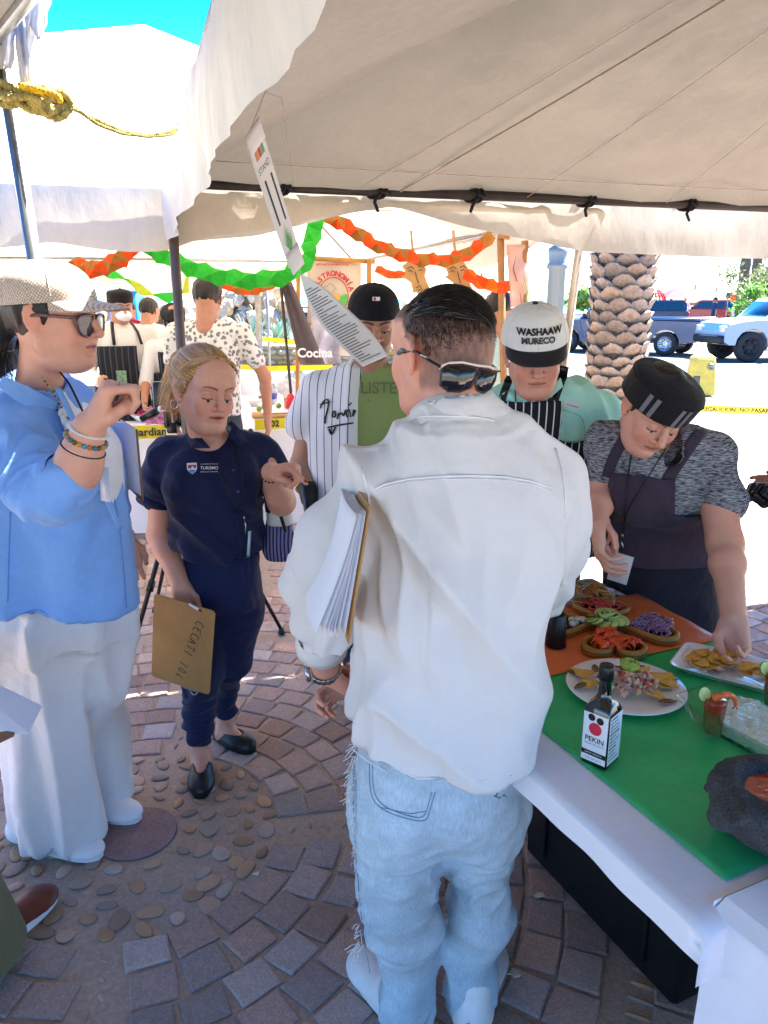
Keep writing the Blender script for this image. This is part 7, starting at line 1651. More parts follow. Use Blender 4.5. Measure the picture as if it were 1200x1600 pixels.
c = G(868, 1008, ZT + .008); tag(obj('tumbler', lathe([(.026, 0), (.028, .003), (.0215, .088), (.020, .090), (.018, .088), (.022, .02), (.0001, .018)], c, 30), m_blk, loc=c), 'black plastic tumbler standing upside down beside the clover dish', 'cup')
tc_ = G(1142, 1052, ZT + .006); tr = thing('chip_tray', 'white rectangular tray of tortilla chips under the reaching hand', 'tray', tc_)
Rr = rotz(-.62); lv = [(.105, .062, 0), (.110, .066, .004), (.126, .080, .020), (.130, .084, .021), (.128, .082, .018), (.110, .068, .006), (.02, .01, .004)]
def rectlathe(lv, r=.022, n=5):
 vs = []
 for w, h, z in lv: vs += [(x, y, z) for x, y in rrect(2 * w, 2 * h, min(r, w * .8, h * .8), n)]
 m = 4 * n; f = [(j * m + i, j * m + (i + 1) % m, (j + 1) * m + (i + 1) % m, (j + 1) * m + i) for j in range(len(lv) - 1) for i in range(m)] + [tuple(range((len(lv) - 1) * m, len(lv) * m)), tuple(range(m))[::-1]]
 return np.array(vs), f
v, f = rectlathe(lv); obj('tray', (v @ Rr.T + tc_, f), m_cer, tr)
for i in range(34):
 x, y = R3.uniform(-.085, .085), R3.uniform(-.045, .045); h = .012 + .020 * (1 - (x / .1) ** 2) * (1 - (y / .07) ** 2) * R3.random() + i * .0002
 poly_chip(tc_ + Rr @ V(x, y, h), R3.uniform(.019, .027), rotz(R3.uniform(0, 6)) @ rotx(R3.uniform(-.35, .35)) @ roty(R3.uniform(-.3, .3)), m_chip, tr, k=i)
bc_ = G(912, 940, ZT + .006); bw = thing('chip_bowl', 'white square bowl of brown chips at the far end beside the man in white', 'bowl', bc_)
v, f = rectlathe([(.055, .045, 0), (.060, .050, .003), (.088, .070, .026), (.090, .072, .027), (.087, .069, .024), (.060, .048, .006), (.01, .01, .005)], .02); v = v @ rotz(-.3).T + bc_; obj('bowl', (v, f), m_cer, bw)
for i in range(22):
 x, y = R3.uniform(-.055, .06), R3.uniform(-.04, .04); poly_chip(bc_ + V(x, y, .016 + .035 * R3.random() * (1 - abs(x) * 8)), R3.uniform(.022, .030), rotz(R3.uniform(0, 6)) @ rotx(R3.uniform(-.7, .7)) @ roty(R3.uniform(-.5, .5)), m_chipw, bw, k=100 + i, curl=.5)
m_gl = M('clear_glass', hexc('e9f5f0'), .03)
nt = m_gl.node_tree; tr_ = nt.nodes.new('ShaderNodeBsdfTransparent'); tr_.inputs[0].default_value = (.97, .99, .98, 1); gs_ = nt.nodes.new('ShaderNodeBsdfGlossy'); gs_.inputs['Roughness'].default_value = .03; lw_ = nt.nodes.new('ShaderNodeLayerWeight'); lw_.inputs[0].default_value = .18; mx_ = nt.nodes.new('ShaderNodeMixShader')
mh_ = nt.nodes.new('ShaderNodeMath'); mh_.operation = 'MULTIPLY'; mh_.inputs[1].default_value = .45; nt.links.new(lw_.outputs['Fresnel'], mh_.inputs[0]); nt.links.new(mh_.outputs[0], mx_.inputs[0]); nt.links.new(tr_.outputs[0], mx_.inputs[1]); nt.links.new(gs_.outputs[0], mx_.inputs[2]); nt.links.new(mx_.outputs[0], nt.nodes['Material Output'].inputs[0])
m_ice = M('crushed_ice', hexc('cfe6da'), .10, sss=.3, coat=.5, noise=[(30, .12)], bump=(140, .9, .006), bump2=(30, .8, .02))
gc = G(1196, 1150, ZT + .006); gd = thing('glass_dish', 'clear glass baking dish filled with ice at the right edge', 'dish', gc)
v, f = rectlathe([(.085, .125, 0), (.092, .132, .004), (.104, .146, .040), (.112, .158, .043), (.112, .158, .047), (.100, .143, .045), (.088, .128, .008), (.01, .01, .006)], .03, 6); Rg = rotz(.50)
obj('glass_body', (v @ Rg.T + gc, f), m_gl, gd)
F_ = Field(V(-.11, -.15, 0), V(.11, .15, .05), .004); F_.ell((0, 0, .009), (.082, .120, .020), n=4); vi = crinkle(*F_.mesh(), lambda p: (fbm(p * 55) - .45) * .018, 0); obj('ice', (vi[0] @ Rg.T + gc, vi[1]), m_ice, gd)
m_cock = M('cocktail_sauce', hexc('9c2a16'), .18, noise=(60, .3), coat=.6); m_shr = M('shrimp', hexc('e2622c'), .35, noise=[(60, .3)], sss=.1)
for i, (bx, by, tx, lab) in enumerate(((1112, 1144, 0, 'shrimp cocktail in a small glass with a shrimp on the rim, leftmost'), (1206, 1100, .2, 'shrimp cocktail in a small glass cut off by the right edge'))):
 c = G(bx, by, ZT + .020); g = thing('shrimp_cocktail', lab, 'cocktail', c, group='shrimp cocktails in the ice dish')
 obj('cocktail_sauce', lathe([(.0001, .002), (.0165, .002), (.0225, .072), (.021, .076), (.0001, .075)], c, 26), m_cock, g); obj('shot_glass', lathe([(.0185, 0), (.0245, .082), (.0238, .083), (.0230, .081), (.0172, .003)], c, 30), m_gl, g)
 q = [c + V(-.008, -.004, .080), c + V(.006, -.010, .090), c + V(.022, -.008, .091), c + V(.036, -.004, .082), c + V(.041, -.002, .066)]
 sp_ = smooth_path(q, 26); rr_ = np.array([.0075 * (1 - .45 * k / 25) * (1 + .12 * math.sin(k * 1.55)) for k in range(26)]); sh_ = obj('shrimp', tube(sp_, rr_, 10), m_shr, g)
 for s_ in (-1, 1): obj('shrimp_tail', tube([q[-1], q[-1] + V(.003 * s_, -.002 * s_, -.010)], [.003, .0045], 6, flat=.4), m_shr, sh_)
 lime(c + V(-.022, .006, .084), rotx(1.2) @ roty(.3), g, r=.016)
mc = G(1206, 1318, ZT + .003); mo = thing('molcajete', 'carved black stone molcajete with a pig face, full of red salsa', 'mortar', mc)
m_lava = M('volcanic_stone', hexc('3a3b3d'), .85, noise=[(40, .3), (260, .6)], bump=(260, 1.0, .004), bump2=(60, .5, .006)); m_sal2 = M('red_salsa', hexc('a63a20'), .22, noise=(70, .35), coat=.4)
F_ = Field(V(-.15, -.15, -.01), V(.15, .15, .15), .0035); F_.ell((0, 0, .070), (.105, .098, .062)); F_.ell((0, 0, .100), (.104, .098, .024), k=.02)
F_.ell((0, 0, .135), (.068, .064, .058), k=.008, mode='cut')
for a in (.6, 2.5, 4.6): F_.cone(V(.062 * math.cos(a), .06 * math.sin(a), .045), V(.072 * math.cos(a), .07 * math.sin(a), .006), .026, .019, k=.02)
F_.ell((-.104, -.030, .078), (.024, .026, .024), k=.012); F_.ell((-.118, -.034, .074), (.013, .015, .013), k=.006)
F_.cone((-.084, -.066, .104), (-.104, -.070, .092), .014, .006, k=.008); F_.cone((-.096, .010, .112), (-.116, .012, .100), .014, .006, k=.008)
for y in (-.040, -.028): F_.ell((-.130, y, .076), (.004, .003, .004), mode='cut')
F_.region(lambda X, Y_, Z: np.maximum(.001 - Z, Z - .116) + 0 * X + 0 * Y_, .006); vm = crinkle(*F_.mesh(), lambda p: (fbm(p * 60) - .45) * .007, 1); obj('stone_bowl', (vm[0] + mc, vm[1]), m_lava, mo)
vs = grid(lambda a, b: mc + V(.066 * b * math.cos(a * 6.2832), .062 * b * math.sin(a * 6.2832), .100 + .0018 * math.sin(a * 40) * math.sin(b * 9)), 40, 8); obj('salsa', vs, m_sal2, mo)
for i in range(26): a = R3.uniform(0, 6.28); r = R3.uniform(.005, .055); obj('onion_fleck', rbox(mc + V(r * math.cos(a), r * math.sin(a), .1015), (.004, .003, .0015), .0005, rotz(a)), cer[6], mo)
fc = thing('folding_chair', 'grey metal folding chair behind the far end of the food table', 'chair', (.86, 2.98, 0))
for x in (.66, 1.04): obj('leg', tube([V(x, 3.1, .80), V(x, 2.85, .42), V(x, 2.72, 0)], .011, 8), m_steel, fc); obj('leg', tube([V(x + .02, 2.75, .45), V(x + .02, 3.1, 0)], .011, 8), m_steel, fc)
obj('seat', rbox((.85, 2.88, .45), (.38, .36, .02), .006), m_steel, fc); obj('backrest', rbox((.85, 3.09, .72), (.38, .02, .16), .006), m_steel, fc)
# ================================================================ STAND SIGN AND SHEET
sg2 = thing('stand_sign', 'tall white stand sign with the number 11 and a plant hanging from the near bar', 'sign', W(425, 300, 1.9))
def quadf(q, Y0, tw=0): return lambda a, b: (W(*q[0]) * (1 - a) + W(*q[1]) * a) * (1 - b) + (W(*q[3]) * (1 - a) + W(*q[2]) * a) * b
Q = [(381, 218, 1.92), (403, 183, 2.08), (470, 400, 2.06), (452, 420, 1.90)]
fQ = quadf(Q, 0)
obj('card', thick(grid(fQ, 6, 16), .0012), m_paper, sg2)
c00, c10, c01 = fQ(0, 0), fQ(1, 0), fQ(0, 1); ex, ey = c10 - c00, c01 - c00; nQ = nrm(np.cross(ex, -ey)); nQ = nQ if np.dot(nQ, V(0, 0, CAMZ) - c00) > 0 else -nQ
TQ = lambda v: np.array([fQ(x, 1 - y) + nQ * (.0014 + z) for x, y, z in np.asarray(v)])
def uv_text(s, cx, cy, w, h, mat, bold=0):
 v, f = text2d(s, 1, bold=bold)
 v = v.copy(); v[:, 0] = (v[:, 0] - v[:, 0].min()) / np.ptp(v[:, 0]) - .5; v[:, 1] = (v[:, 1] - v[:, 1].min()) / np.ptp(v[:, 1]) - .5
 v[:, 0] = cx + v[:, 0] * w; v[:, 1] = cy + v[:, 1] * h; obj('lettering', (TQ(v), f), mat, sg2, smooth=False)
uv_text('STAND', .5, .72, .72, .045, m_ink); uv_text('11', .52, .47, .55, .34, m_ink, .01)
for i, (cx, col) in enumerate(((.3, 'c98a6a'), (.5, 'b8504a'), (.7, '6a9a7a'))):
 m_ = M('emblem_' + ('tan', 'red', 'green')[i], hexc(col), .6); obj('emblem', (TQ([(cx - .09, .79, 0), (cx + .09, .79, 0), (cx + .09, .85, 0), (cx, .87, 0), (cx - .09, .85, 0)]), [(0, 1, 2, 3, 4)]), m_, sg2, smooth=False)
m_agp = M('plant_print', hexc('5aa06a'), .6)
for i in range(11):
 a = (i - 5) / 5; x0 = .5; obj('plant_print', (TQ([(x0 - .06, .09, 0), (x0 + .06, .09, 0), (x0 + a * .40, .30 - abs(a) * .10, 0)]), [(0, 1, 2)]), m_agp, sg2, smooth=False)
obj('tape_strip', thick(grid(lambda a, b: fQ(a, .0 + b * .14) + nQ * .003, 3, 3), .0006), m_paper, sg2); obj('tape_strip', thick(grid(lambda a, b: fQ(a, .90 + b * .16) + nQ * .003, 3, 3), .0006), m_paper, sg2)
obj('hanging_cord', tube([fQ(.5, 0), fQ(.5, 0) + V(.03, .3, .22), A0 + uA * .52 + V(0, 0, zA)], .0015, 5), m_rope, sg2)
sh = thing('printed_sheet', 'white sheet of printed text twisting down from the bottom of the stand sign', 'paper', W(530, 500, 1.9))
LP = [(469, 428, 1.98), (476, 462, 1.95), (500, 507, 1.90), (531, 540, 1.86), (567, 573, 1.82)]; RP = [(471, 427, 1.98), (505, 448, 1.98), (545, 484, 1.98), (582, 520, 1.97), (606, 556, 1.96)]
Ls = smooth_path([W(*q) for q in LP], 21); Rs = smooth_path([W(*q) for q in RP], 21)
def fS(a, b): k = b * 20; i = min(int(k), 19); t = k - i; return (Ls[i] * (1 - t) + Ls[i + 1] * t) * (1 - a) + (Rs[i] * (1 - t) + Rs[i + 1] * t) * a
obj('sheet', thick(grid(fS, 10, 40), .0006), m_paper, sh)
nS = nrm(np.cross(fS(1, .6) - fS(0, .6), fS(.5, .7) - fS(.5, .5))); nS = nS if np.dot(nS, V(0, 0, CAMZ) - fS(.5, .5)) > 0 else -nS
m_pr = M('printed_text', hexc('4a4c58'), .7); R5 = random.Random(3)
for i in range(30):
 b = .16 + i * .0272; a1 = .08; a2 = R5.choice((.35, .5, .6, .72, .82)); vs = []
 for k in range(7): a = a1 + (a2 - a1) * k / 6; vs += [fS(a, b) + nS * .0012, fS(a, b + .008) + nS * .0012]
 obj('text_line', (np.array(vs), [(2 * k, 2 * k + 2, 2 * k + 3, 2 * k + 1) for k in range(6)]), m_pr, sh, smooth=False)
# ================================================================ GARLANDS
def crepe(name, h, h2=None): return M(name, hexc(h), .8, transl=.35, noise=(30, .12))
m_cg = crepe('green_crepe', '35c23a'); m_co = crepe('orange_crepe', 'e8550e'); m_cb = crepe('bronze_crepe', 'a8762e'); m_cy = crepe('lime_yellow_crepe', 'b8c83a')
def garland(lab, pts, r, mats, step=.055):
 P_ = smooth_path([W(*p) for p in pts], 120); s = np.r_[0, np.cumsum(np.linalg.norm(np.diff(P_, axis=0), axis=1))]; n = max(4, int(s[-1] / step)); u = np.linspace(0, s[-1], n + 1)
 C_ = np.stack([np.interp(u, s, P_[:, i]) for i in range(3)], 1); T_ = np.gradient(C_, axis=0); x, y, _ = frame(T_[0]); ring = []
 for i in range(n + 1):
  t = nrm(T_[i]); x = nrm(x - t * np.dot(x, t)); y = np.cross(t, x); rr = r * random.uniform(.9, 1.1); a0 = i * 1.05
  ring.append([C_[i] + rr * (math.cos(a0 + k * 2.094) * x + math.sin(a0 + k * 2.094) * y) for k in range(3)])
 g = thing('paper_garland', lab, 'garland', C_[0])
 vs = {0: [], 1: []};
 for i in range(n):
  for k in range(3):
   a, b, c, d = ring[i][k], ring[i][(k + 1) % 3], ring[i + 1][k], ring[i + 1][(k + 1) % 3]; m = (a + b + c + d) / 4; cen = (C_[i] + C_[i + 1]) / 2; m = m + nrm(m - cen) * r * .8
   vs[(i + k) % 2].append((np.array([a, b, d, c, m]), [(0, 1, 4), (1, 2, 4), (2, 3, 4), (3, 0, 4)]))
 for j in (0, 1): o = obj('crepe_twists', join(vs[j]), mats[j % len(mats)], g, smooth=False); o['kind'] = 'stuff'
 return g
garland('bright green twisted paper garland swagging from the post to above the stand sign', [(218, 378, 3.9), (260, 402, 3.9), (320, 428, 3.9), (390, 440, 3.9), (450, 432, 3.9), (482, 405, 3.95), (488, 360, 4.0), (500, 335, 4.0)], .040, [m_cg, m_cg], .07)
garland('orange and bronze twisted garland hanging under the far canopy above the black cap', [(505, 335, 4.0), (540, 352, 4.1), (590, 385, 4.2), (650, 405, 4.3), (705, 407, 4.4), (748, 388, 4.4), (768, 366, 4.4)], .034, [m_co, m_cb], .065)
garland('orange twisted garland at the left, just right of the beige cap', [(215, 378, 3.9), (196, 400, 3.9), (170, 416, 4.0), (140, 424, 4.1), (118, 412, 4.3)], .040, [m_co, m_cb], .075)
garland('thin distant orange garland behind the green one', [(325, 432, 6.5), (350, 447, 6.5), (385, 457, 6.5), (422, 448, 6.5), (440, 428, 6.5)], .032, [m_co, m_cb], .07)
garland('thin orange garland behind the paper face cutouts', [(587, 420, 7), (610, 430, 7), (640, 430, 7), (662, 426, 7)], .034, [m_co, m_co], .08)
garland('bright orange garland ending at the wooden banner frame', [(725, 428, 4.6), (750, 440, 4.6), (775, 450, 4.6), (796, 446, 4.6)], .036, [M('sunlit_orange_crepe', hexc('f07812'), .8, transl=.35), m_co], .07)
def streamer(lab, pts, w, mats):
 P_ = smooth_path([W(*p) for p in pts], 60); g = thing('paper_streamer', lab, 'streamer', P_[0])
 for j in range(4):
  q = P_[j * 15:(j + 1) * 15 + 1]; vs = []
  for i, p in enumerate(q): a = (i + j * 15) * .17; d = V(math.sin(a) * .6, math.sin(a) * .3, math.cos(a)) * w; vs += [p - d, p + d]
  obj('streamer_band', (np.array(vs), [(2 * i, 2 * i + 1, 2 * i + 3, 2 * i + 2) for i in range(len(q) - 1)]), mats[j % 2], g)
streamer('green and yellow crepe streamer behind the post at the left', [(165, 424, 4.6), (200, 440, 4.6), (235, 462, 4.6), (262, 466, 4.6), (290, 458, 4.6), (296, 424, 4.6)], .030, [m_cg, m_cy])
# ================================================================ CUT-OUT PAPER FACES
m_kraft = M('kraft_paper', hexc('b08a58'), .8, noise=(20, .08)); m_tan = M('tan_ribbon', hexc('b09468'), .8)
def face_cut(lab, cx, Y):
 g = thing('hanging_cutout', lab, 'decoration', W(cx, 432, Y)); pts = [(-22, -14), (-10, -24), (8, -22), (16, -10), (14, 2), (22, 22), (26, 26), (22, 30), (18, 24), (14, 30), (4, 32), (0, 26), (-4, 30), (-8, 12), (-22, 2), (-16, 0), (-18, -8)]
 q = [W(cx + x, 430 + y, Y + .0008 * x) for x, y in pts]; n = len(q); fr = np.array(q); bk = fr + V(0, .003, 0)
 obj('cutout', (np.concatenate([fr, bk]), [tuple(range(n)), tuple(range(n, 2 * n))[::-1]] + [(i, (i + 1) % n, n + (i + 1) % n, n + i) for i in range(n)]), m_kraft, g, smooth=False)
 for s in ([(-14, -10), (-8, -14), (-3, -10)], [(-12, -6), (-8, -8), (-5, -5)], [(3, -12), (8, -15), (12, -11)], [(4, -7), (8, -9), (11, -7)], [(-1, -6), (1, 4), (4, 12)], [(0, 20), (6, 16), (9, 22), (3, 24)]): obj('drawn_line', tube([W(cx + x, 430 + y, Y - .006 + .0008 * x) for x, y in s], .0022, 4), m_ink, g)
 obj('hanging_ribbon', tube([W(cx - 2, 408, Y), W(cx - 6, 385, Y - .02), W(cx - 8, 360, Y - .05)], .010, 5, flat=.2), m_tan, g)
 for dx in (-14, 14): obj('ribbon_tie', tube([W(cx - 8, 378, Y), W(cx - 8 + dx * .6, 374, Y), W(cx - 8 + dx * 1.3, 380, Y)], .006, 4, flat=.3), m_tan, g)
face_cut('brown paper cut-out face, the left one of two hanging by the black cap', 650, 4.9); face_cut('brown paper cut-out face, the right one of two, above the man in white', 716, 4.7)
# ================================================================ BANNERS
m_bamb = M('bamboo_pole', hexc('a97a3e'), .6, noise=(14, .15)); m_ban = M('white_banner', hexc('d6ccbc'), .6, transl=.2, noise=(5, .05)); m_banp = M('banner_red', hexc('b23a3a'), .6); m_bany = M('banner_yellow', hexc('d9a23a'), .6); m_bang = M('banner_green', hexc('4faa50'), .6)
gb = thing('gastronomy_banner', 'white banner with a round GASTRONOMIA logo on a bamboo frame behind the stand sign', 'banner', W(525, 480, 6.6))
YB2 = 6.6
obj('frame_pole', rod(W(478, 403, YB2), W(586, 409, YB2), .020), m_bamb, gb); obj('frame_pole', rod(W(577, 405, YB2 - .03), V(W(574, 700, YB2)[0], YB2, 0), .020), m_bamb, gb); obj('frame_pole', rod(W(466, 425, YB2), V(W(462, 700, YB2)[0], YB2, 0), .018), m_bamb, gb); obj('frame_pole', rod(W(455, 505, YB2 - .03), W(505, 507, YB2 - .03), .014), m_bamb, gb)
obj('banner_cloth', thick(grid(lambda a, b: W(480 + 84 * a, 408 + 148 * b, YB2 + .03 + .02 * math.sin(a * 7)), 10, 14), .001), m_ban, gb)
Tg = local(W(521, 462, YB2 - .01), V(1, 0, 0), V(0, -.05, 1)); mpp = ppm(YB2, 1.6)
obj('logo_ring', tube([Tg(V(23 * mpp * math.cos(a), 27 * mpp * math.sin(a), 0)[None])[0] for a in np.linspace(0, 6.283, 40)], .0045, 5), m_banp, gb)
txt = 'GASTRONOMÍA'
for i, ch in enumerate(txt):
 a = math.radians(162 - i * 14.4); v, f = text2d(ch, 10.5 * mpp, bold=.003); v = v @ rotz(a - math.pi / 2).T + V(29 * mpp * math.cos(a), 33 * mpp * math.sin(a), .004); obj('lettering', (Tg(v), f), m_banp, gb, smooth=False)
v, f = text2d('#ESGASTRONOMIALOCAL', 4.2 * mpp, bold=.001); obj('lettering', (Tg(v + V(0, 46 * mpp, 0.004)), f), m_banp, gb, smooth=False)
def blob(cx, cy, rx, ry, m, z, name='logo_shape', rot=0):
 a = np.arange(20) / 20 * 6.283; p = np.c_[rx * np.cos(a), ry * np.sin(a), np.zeros(20)] @ rotz(rot).T + V(cx, cy, z); obj(name, (Tg(p * V(mpp, mpp, 1)), [tuple(range(20))]), m, gb, smooth=False)
blob(2, -6, 9, 9, m_bany, .004); blob(14, -10, 6, 14, m_bang, .005, rot=-.5)
obj('logo_outline', tube([Tg(V(x * mpp, y * mpp, .004)[None])[0] for x, y in [(-14, 4), (-16, 12), (-9, 14), (-6, 18), (0, 16), (3, 11), (-1, 6), (-2, 2), (-12, 2), (-14, 4)]], .003, 4), M('grey_print', hexc('8a8480'), .7), gb)
db = thing('kitchen_banner', 'grey feather banner leaning beside the bamboo frame', 'banner', W(470, 520, 6.3))
m_gb = M('grey_banner', hexc('6f6468'), .6, transl=.15, noise=[(4, .3, (1, 1, .3))]); m_sb = M('silver_banner', hexc('b9b9c8'), .4, noise=[(5, .35)], bump=(9, .6, .05))
obj('banner_cloth', thick(grid(lambda a, b: W(438 + 30 * b + (18 + 22 * b) * a, 440 + 128 * b, 6.35 + .05 * math.sin(a * 5)), 8, 14), .002), m_gb, db)
obj('banner_cloth', thick(grid(lambda a, b: W(484 + 22 * b * .3 + 42 * a, 478 + 90 * b, 6.5 + .05 * math.sin(a * 6 + b * 5)), 10, 10), .002), m_sb, db)
v, f = text2d('Cocina', .10, bold=.003); obj('lettering', (local(W(492, 552, 6.28), V(1, 0, 0), V(0, 0, 1))(v), f), m_white, db, smooth=False); obj('support_pole', rod(W(438, 436, 6.33), V(W(468, 700, 6.33)[0], 6.33, 0), .012), m_dsteel, db)
pb_ = thing('pink_banner', 'narrow pink and green banner between two wooden posts left of the white cap', 'banner', W(812, 430, 5.0))
obj('frame_pole', rod(W(782, 372, 5.0), V(W(800, 700, 5)[0], 5.0, 0), .022), M('wooden_post', hexc('a5794c'), .7, noise=(12, .15)), pb_); obj('frame_pole', rod(W(820, 376, 5.0), V(W(838, 700, 5)[0], 5.0, 0), .022), MC['wooden_post'], pb_); obj('crosspiece', rod(W(778, 369, 4.97), W(796, 372, 4.97), .012), MC['wooden_post'], pb_)
obj('banner_cloth', thick(grid(lambda a, b: W(791 + 7 * b + 30 * a, 382 + 100 * b, 4.97 + .02 * math.sin(b * 9)), 6, 16), .001), M('pink_banner_cloth', hexc('e0c0b4'), .6, transl=.3, noise=(8, .12)), pb_)
for (pts, m_) in (([(806, 400), (802, 420), (808, 440)], m_banp), ([(818, 430), (824, 455), (822, 475)], m_bang), ([(812, 455), (815, 475), (814, 486)], m_banp)): obj('banner_print', tube([W(x, y, 4.945) for x, y in pts], [.004, .012, .006], 6, flat=.2), m_, pb_)
tag(obj('wooden_pole', rod(W(905, 388, 4.75), V(W(850, 700, 4.75)[0], 4.75, 0), .024), M('weathered_pole', hexc('8a7a62'), .7, noise=(10, .2)), loc=V(1.0, 4.75, 0)), 'leaning weathered pole behind the white cap, left of the palm trunk', 'pole')
lp = G(864, 575); lp = V(W(866, 500, 11.5)[0], 11.5, 0); ft = thing('lamp_post', 'fluted grey iron lamp post behind the white cap', 'lamp post', lp)
m_iron = M('grey_iron', hexc('6d7a80'), .5, metal=.4)
prof = [(.22, 0), (.22, .12), (.16, .20), (.125, .5), (.115, 2.05), (.15, 2.08), (.15, 2.12), (.12, 2.16), (.14, 2.28), (.14, 2.34), (.05, 2.4), (.045, 3.4), (.12, 3.5), (.14, 3.7), (.05, 3.85), (.0001, 3.9)]
v, f = lathe(prof, lp, 32); a = np.arctan2(v[:, 1] - lp[1], v[:, 0] - lp[0]); mid = (v[:, 2] > .45) & (v[:, 2] < 2.06); v[mid, :2] = lp[:2] + (v[mid, :2] - lp[:2]) * (1 + .06 * np.cos(a[mid] * 8))[:, None]; obj('column', (v, f), m_iron, ft)
tag(obj('steel_pole', rod(W(402, 440, 8.5), V(W(402, 500, 8.5)[0], 8.5, 0), .035), m_steel, loc=V(W(402, 500, 8.5)[0], 8.5, 0)), 'slim steel pole standing in front of the agaves', 'pole')
# ================================================================ PALM TRUNK
pm = thing('palm_tree', 'thick palm with a diamond pattern of cut leaf bases, behind the white and skull caps', 'palm tree', (W(962, 600, 6.6)[0], 6.6, 0))
bx_, by_ = W(958, 620, 6.6)[0], 6.6; dxz = (W(976, 400, 6.6)[0] - bx_) / (W(976, 400, 6.6)[2] - W(958, 620, 6.6)[2]); zr_ = W(958, 620, 6.6)[2]
axis_ = lambda z: V(bx_ + (z - zr_) * dxz, by_, z)
rad_ = lambda z: .205 + .02 * max(0, z - 1) + .05 * max(0, .35 - z)
m_bark = M('palm_bark', hexc('5c5248'), .9, noise=[(14, .3), (80, .25)], bump=(60, .8, .01)); m_boot = M('palm_boot', hexc('7d756c'), .9, noise=[(18, .28), (120, .25)], bump=(90, .8, .006), bump2=(20, .5, .01, (1, 1, 4)), rnd=.22)
obj('trunk', tube([axis_(z) for z in np.linspace(-.02, 5.2, 20)], [rad_(z) for z in np.linspace(-.02, 5.2, 20)], 20), m_bark, pm)
def boot(k):
 r = np.random.default_rng(k + 60); n = 9; out = []
 for z, w, d in ((-.07, .05, -.01), (-.03, .085, .03), (.012, .092, .058), (.030, .080, .066), (.034, .055, .050), (.028, .02, .02)):
  for i in range(n): a = (i / (n - 1) - .5) * 2; out.append((w * a * (1 + r.normal(0, .03)), d * (1 - .55 * a * a) + r.normal(0, .003), z - .030 * a * a * (z > -.05) + r.normal(0, .003)))
 f = [(j * n + i, j * n + i + 1, (j + 1) * n + i + 1, (j + 1) * n + i) for j in range(5) for i in range(n - 1)]; return np.array(out), f
bm = []
for k in range(5): v, f = boot(k); me = mesh('leaf_base', v, f, smooth=False); me.materials.append(m_boot); bm.append(me)
k = 0; restb = []; z = .12
while z < 5.1:
 for i in range(9):
  a = (i + (k % 2) * .5) / 9 * 6.283 + .35 * z; c = axis_(z + random.uniform(-.012, .012)); r = rad_(z) - .012; p = c + V(math.cos(a), math.sin(a), 0) * r; s = random.uniform(.92, 1.12)
  if z < 3.0 and k * 9 + i < 298:
   o = bpy.data.objects.new('leaf_base', bm[(k * 3 + i) % 5]); COL.objects.link(o); o.parent = pm; o.location = Vector(p - V(bx_ * 0 + pm.location.x, by_, 0)); o.rotation_euler = (random.uniform(-.12, .12), random.uniform(-.15, .15), a - math.pi / 2); o.scale = (s, s, s * 1.1)
  else: v, f = boot(i % 5); restb.append((v @ rotz(a - math.pi / 2).T + p, f))
 z += .088; k += 1
o = obj('upper_leaf_bases', join(restb), m_boot, pm, smooth=False); o['kind'] = 'stuff'
m_frond = M('palm_frond', hexc('4f6b2e'), .6, transl=.2, rnd=.2); top = axis_(5.2) + V(0, 0, .2)
obj('upper_trunk', tube([axis_(5.1), top], [.28, .2], 16), m_bark, pm)
for i in range(18):
 a = i / 18 * 6.283; el = .9 - .35 * (i % 3); d = V(math.cos(a), math.sin(a), 0); sp_ = [top + d * (1.3 * t) + V(0, 0, math.sin(el) * 1.6 * t - 1.0 * t * t) for t in np.linspace(0, 1, 10)]; parts = [tube(sp_, [.03 * (1 - t * .8) for t in np.linspace(0, 1, 10)], 4)]
 for t in np.linspace(.15, 1, 26):
  p = sp_[0] + d * 1.3 * t + V(0, 0, math.sin(el) * 1.6 * t - 1.0 * t * t); sd_ = np.cross(d, (0, 0, 1))
  for s in (-1, 1): q = p + (sd_ * s * .32 + d * .15 - V(0, 0, .15)) * (1.1 - t * .6); parts.append((np.array([p, p + d * .04, q]), [(0, 1, 2)]))
 o = obj('frond', join(parts), m_frond, pm, smooth=False)
# ================================================================ BACKGROUND STREET AND BEACH
m_yel = M('yellow_concrete', hexc('d9bd55'), .8, noise=[(8, .12), (50, .1)], bump=(30, .4, .006)); bl = G(1092, 616); bo_ = thing('bollard', 'stubby yellow concrete bollard above the skull cap', 'bollard', bl)
v, f = rectlathe([(.235, .17, 0), (.235, .17, .02), (.20, .145, .55), (.185, .13, .66), (.12, .08, .71), (.02, .01, .715)], .05); obj('bollard_body', (v + V(bl[0], bl[1], 0), f), m_yel, bo_)
obj('socket_ring', lathe([(.045, 0), (.06, .02), (.04, .03), (.035, .01)], V(bl[0] + .10, bl[1] - .15, .50), 16, rotx(math.pi / 2)), m_steel, bo_); obj('patch', rbox(V(bl[0] - .135, bl[1] - .158, .26), (.12, .02, .16), .005), m_sand, bo_)
m_tape = M('caution_tape', hexc('dccb2e'), .45, transl=.25); tape_i = 0
